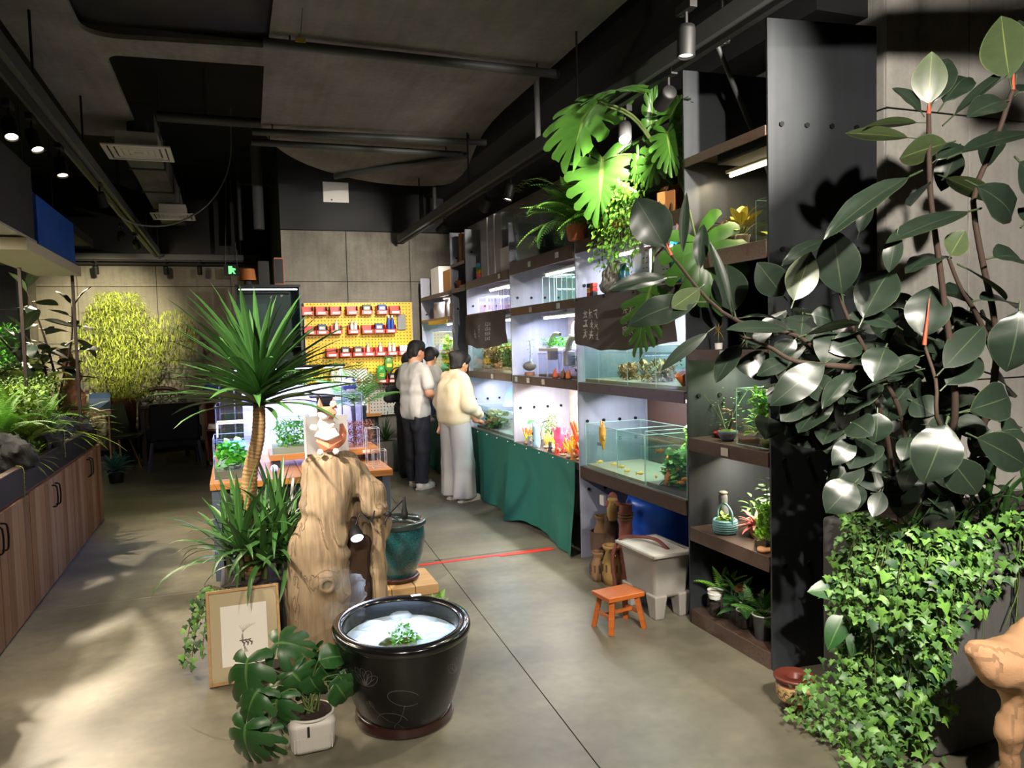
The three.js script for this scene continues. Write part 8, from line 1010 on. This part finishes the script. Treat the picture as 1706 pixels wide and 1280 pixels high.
{ // man holding a child
  const t = thing('person', 'person in white T-shirt and dark trousers carrying a small child', 'person', [1.98, 0, -8.72], 1.95);
  const { P, skin } = headCaps([0.0, 1.6, 0.03], 1.03, 0.15);
  part(t, 'body', blob([...skin, [[0, 1.54, 0.0], [0, 1.43, -0.01], 0.056, 0.06], [[-0.15, 1.395, 0], [0.15, 1.395, 0], 0.055], [[0, 1.33, 0], [0, 1.0, 0], 0.105, 0.1], [[-0.08, 0.93, 0], [-0.1, 0.5, 0.01], 0.075, 0.055], [[0.08, 0.93, 0], [0.1, 0.5, 0.02], 0.075, 0.055], [[-0.1, 0.5, 0.01], [-0.1, 0.08, -0.02], 0.06, 0.042], [[0.1, 0.5, 0.02], [0.11, 0.08, 0.02], 0.06, 0.042], [[-0.21, 1.38, 0], [-0.29, 1.13, 0.0], 0.055, 0.048], [[-0.29, 1.13, 0.0], [-0.2, 1.03, 0.24], 0.048, 0.036], ...hand([-0.19, 1.03, 0.25], [0.75, 0.0, 0.5], [0, 1, 0]), [[0.21, 1.38, 0], [0.28, 1.12, 0.03], 0.055, 0.046], [[0.28, 1.12, 0.03], [0.16, 1.06, 0.26], 0.045, 0.033], ...hand([0.15, 1.055, 0.27], [-0.8, -0.05, 0.35], [0, 1, 0])], 0.025, 0.011), SK); face(t, P, 1.03);
  part(t, 'hair', blob([[P(0, 0.05, -0.015), P(0, 0.055, 0.02), 0.09], [P(-0.05, 0.02, -0.035), P(-0.055, -0.03, -0.04), 0.042, 0.03], [P(0.05, 0.02, -0.035), P(0.055, -0.03, -0.04), 0.042, 0.03], [P(0, 0, -0.06), P(0, -0.05, -0.06), 0.055, 0.04], [P(-0.04, 0.095, 0.05), P(0.04, 0.095, 0.05), 0.03]], 0.03, 0.01, (d, x, y, z) => d + 0.005 * nz(x * 60, y * 40, z * 60)), HAIR);
  part(t, 'spectacles', J([new THREE.TorusGeometry(0.018, 0.002, 5, 16).translate(...P(-0.03, 0.005, 0.1)), new THREE.TorusGeometry(0.018, 0.002, 5, 16).translate(...P(0.03, 0.005, 0.1)), rod(P(-0.05, 0.008, 0.095), P(-0.085, 0.008, 0.0), 0.002), rod(P(0.05, 0.008, 0.095), P(0.085, 0.008, 0.0), 0.002)]), MT.black);
  part(t, 'shirt', blob([[[-0.15, 1.41, -0.005], [0.15, 1.41, -0.005], 0.075], [[-0.09, 1.28, 0], [0.09, 1.28, 0], 0.135], [[-0.12, 1.35, -0.005], [0.12, 1.35, -0.005], 0.105], [[-0.085, 1.17, 0], [0.085, 1.17, 0], 0.133], [[-0.08, 1.05, 0], [0.08, 1.05, 0], 0.132], [[-0.08, 0.97, 0], [0.08, 0.97, 0], 0.132], [[-0.08, 0.9, 0], [0.08, 0.9, 0], 0.132], [[-0.2, 1.39, 0], [-0.275, 1.22, 0.0], 0.07, 0.074], [[0.2, 1.39, 0], [0.28, 1.22, 0.01], 0.07, 0.074], [[0, 1.45, -0.005], [0, 1.46, 0], 0.064]], 0.025, 0.011, (d, x, y, z) => Math.max(cloth(7, 0.55)(d, x, y, z), 0.82 - y)), cottonW);
  part(t, 'trousers', blob([[[-0.06, 0.88, 0], [0.06, 0.88, 0], 0.1], [[-0.09, 0.83, 0], [-0.105, 0.48, 0.01], 0.115, 0.09], [[-0.105, 0.48, 0.01], [-0.105, 0.09, -0.02], 0.09, 0.075], [[0.09, 0.83, 0], [0.105, 0.48, 0.02], 0.115, 0.09], [[0.105, 0.48, 0.02], [0.115, 0.09, 0.02], 0.09, 0.075]], 0.03, 0.012, (d, x, y, z) => Math.max(cloth(11, 1.1)(d, x, y, z), 0.075 - y)), navyTr);
  shoes(t, [[-0.1, 0.02, 0.25], [0.13, 0.1, -0.15]]);
}
{ // child
  const t = thing('person', 'small child in a white top held in the arms of an adult', 'person', [1.98 + 0.2, 1.04, -8.72 - 0.08], 2.2);
  const { P, skin } = headCaps([0.0, 0.5, 0.03], 0.86, 0.25);
  part(t, 'body', blob([...skin, [[0, 0.44, 0.0], [0, 0.36, 0], 0.036, 0.042], [[-0.08, 0.33, 0], [0.08, 0.33, 0], 0.05], [[0, 0.3, 0], [0, 0.08, 0], 0.088, 0.092], [[-0.12, 0.32, 0], [-0.16, 0.18, 0.05], 0.034, 0.03], [[-0.16, 0.18, 0.05], [-0.1, 0.14, 0.16], 0.03, 0.022], ...hand([-0.09, 0.14, 0.17], [0.3, 0.1, 0.9], [0, 1, 0], 0.6), [[0.12, 0.32, 0], [0.16, 0.18, 0.03], 0.034, 0.03], [[0.16, 0.18, 0.03], [0.12, 0.1, 0.13], 0.03, 0.022], ...hand([0.12, 0.1, 0.14], [-0.2, 0, 0.9], [0, 1, 0], 0.6), [[-0.06, 0.05, 0.02], [-0.1, -0.05, 0.14], 0.055, 0.042], [[-0.1, -0.05, 0.14], [-0.11, -0.24, 0.12], 0.04, 0.03], [[0.06, 0.05, 0.02], [0.1, -0.05, 0.14], 0.055, 0.042], [[0.1, -0.05, 0.14], [0.11, -0.24, 0.12], 0.04, 0.03]], 0.02, 0.01), SK); face(t, P, 0.86);
  part(t, 'hair', blob([[P(0, 0.045, -0.015), P(0, 0.05, 0.02), 0.082], [P(-0.05, 0.015, -0.03), P(-0.055, -0.02, -0.03), 0.036, 0.028], [P(0.05, 0.015, -0.03), P(0.055, -0.02, -0.03), 0.036, 0.028], [P(0, 0, -0.055), P(0, -0.04, -0.05), 0.048, 0.038], [P(-0.04, 0.06, 0.06), P(0.04, 0.06, 0.06), 0.03]], 0.03, 0.009), HAIR);
  part(t, 'shirt', blob([[[-0.08, 0.34, 0], [0.08, 0.34, 0], 0.062], [[-0.02, 0.24, 0], [0.02, 0.24, 0], 0.112], [[-0.02, 0.1, 0], [0.02, 0.1, 0], 0.118], [[-0.12, 0.32, 0], [-0.16, 0.2, 0.04], 0.052, 0.056], [[0.12, 0.32, 0], [0.16, 0.2, 0.03], 0.052, 0.056]], 0.03, 0.01, (d, x, y, z) => cloth(5, 0.7)(d, x, y, z)), cottonW);
  part(t, 'trousers', blob([[[-0.03, 0.05, 0.0], [0.03, 0.05, 0.0], 0.1], [[-0.06, 0.04, 0.02], [-0.1, -0.05, 0.14], 0.066, 0.054], [[-0.1, -0.05, 0.14], [-0.11, -0.2, 0.12], 0.05, 0.042], [[0.06, 0.04, 0.02], [0.1, -0.05, 0.14], 0.066, 0.054], [[0.1, -0.05, 0.14], [0.11, -0.2, 0.12], 0.05, 0.042]], 0.02, 0.01), mat(0x6c7c96, 0.85));
  for (const x of [-0.11, 0.11]) part(t, 'shoe', blob([[[0, 0, -0.03], [0, -0.01, 0.06], 0.03, 0.024]], 0.01, 0.009), SHOE, [x, -0.265, 0.13]);
}
{ // person in black behind
  const t = thing('person', 'person in black clothes mostly hidden behind the T-shirt wearer', 'person', [2.04, 0, -9.4], 1.9);
  const { P, skin } = headCaps([0.0, 1.47, 0.05], 0.95, 0.2);
  part(t, 'body', blob([...skin, [[0, 1.44, 0.0], [0, 1.32, 0], 0.05, 0.055], [[-0.13, 1.3, 0], [0.13, 1.3, 0], 0.07], [[0, 1.25, 0], [0, 0.95, 0], 0.12], [[-0.08, 0.88, 0], [-0.09, 0.1, 0], 0.08, 0.04], [[0.08, 0.88, 0], [0.09, 0.1, 0], 0.08, 0.04], [[-0.18, 1.28, 0], [-0.24, 0.8, 0.05], 0.045, 0.03], ...hand([-0.24, 0.78, 0.06], [0, -1, 0.1], [1, 0, 0], 0.95), [[0.18, 1.28, 0], [0.24, 0.8, 0.05], 0.045, 0.03], ...hand([0.24, 0.78, 0.06], [0, -1, 0.1], [-1, 0, 0], 0.95)], 0.025, 0.014), SK); face(t, P, 0.98);
  part(t, 'hair', blob([[P(0, 0.045, -0.02), P(0, 0.05, 0.005), 0.094], [P(0, 0, -0.06), P(0, -0.06, -0.05), 0.06, 0.045]], 0.03, 0.012), HAIR);
  part(t, 'jacket', blob([[[-0.13, 1.32, 0], [0.13, 1.32, 0], 0.085], [[-0.06, 1.15, 0], [0.06, 1.15, 0], 0.15], [[-0.06, 0.88, 0], [0.06, 0.88, 0], 0.15], [[-0.18, 1.3, 0], [-0.25, 0.88, 0.04], 0.07, 0.055], [[0.18, 1.3, 0], [0.25, 0.88, 0.04], 0.07, 0.055]], 0.04, 0.014), blackCl);
  part(t, 'trousers', blob([[[-0.05, 0.9, 0], [0.05, 0.9, 0], 0.13], [[-0.085, 0.82, 0], [-0.1, 0.08, 0], 0.11, 0.1], [[0.085, 0.82, 0], [0.1, 0.08, 0], 0.11, 0.1]], 0.03, 0.014, (d, x, y, z) => Math.max(d, 0.04 - y)), blackCl);
  for (const x of [-0.1, 0.1]) part(t, 'shoe', blob([[[0, 0.035, -0.06], [0, 0.03, 0.13], 0.042, 0.034]], 0.01, 0.012), blackCl, [x, 0, 0.02]);
}
{ const t = thing('shoulder_bag', 'black shoulder bag hanging at the hip of the person in black', 'bag', [1.84, 0.98, -9.3], 0.4); part(t, 'body', blob([[[-0.08, 0.06, 0], [0.08, 0.06, 0], 0.06], [[-0.06, 0.16, 0], [0.06, 0.16, 0], 0.05]], 0.04, 0.014), blackCl); part(t, 'strap', tube([[-0.08, 0.16, 0], [-0.02, 0.4, 0.02], [0.12, 0.42, 0.0], [0.1, 0.16, 0]], 0.008, 16), blackCl); }
renderer.render(scene, camera);
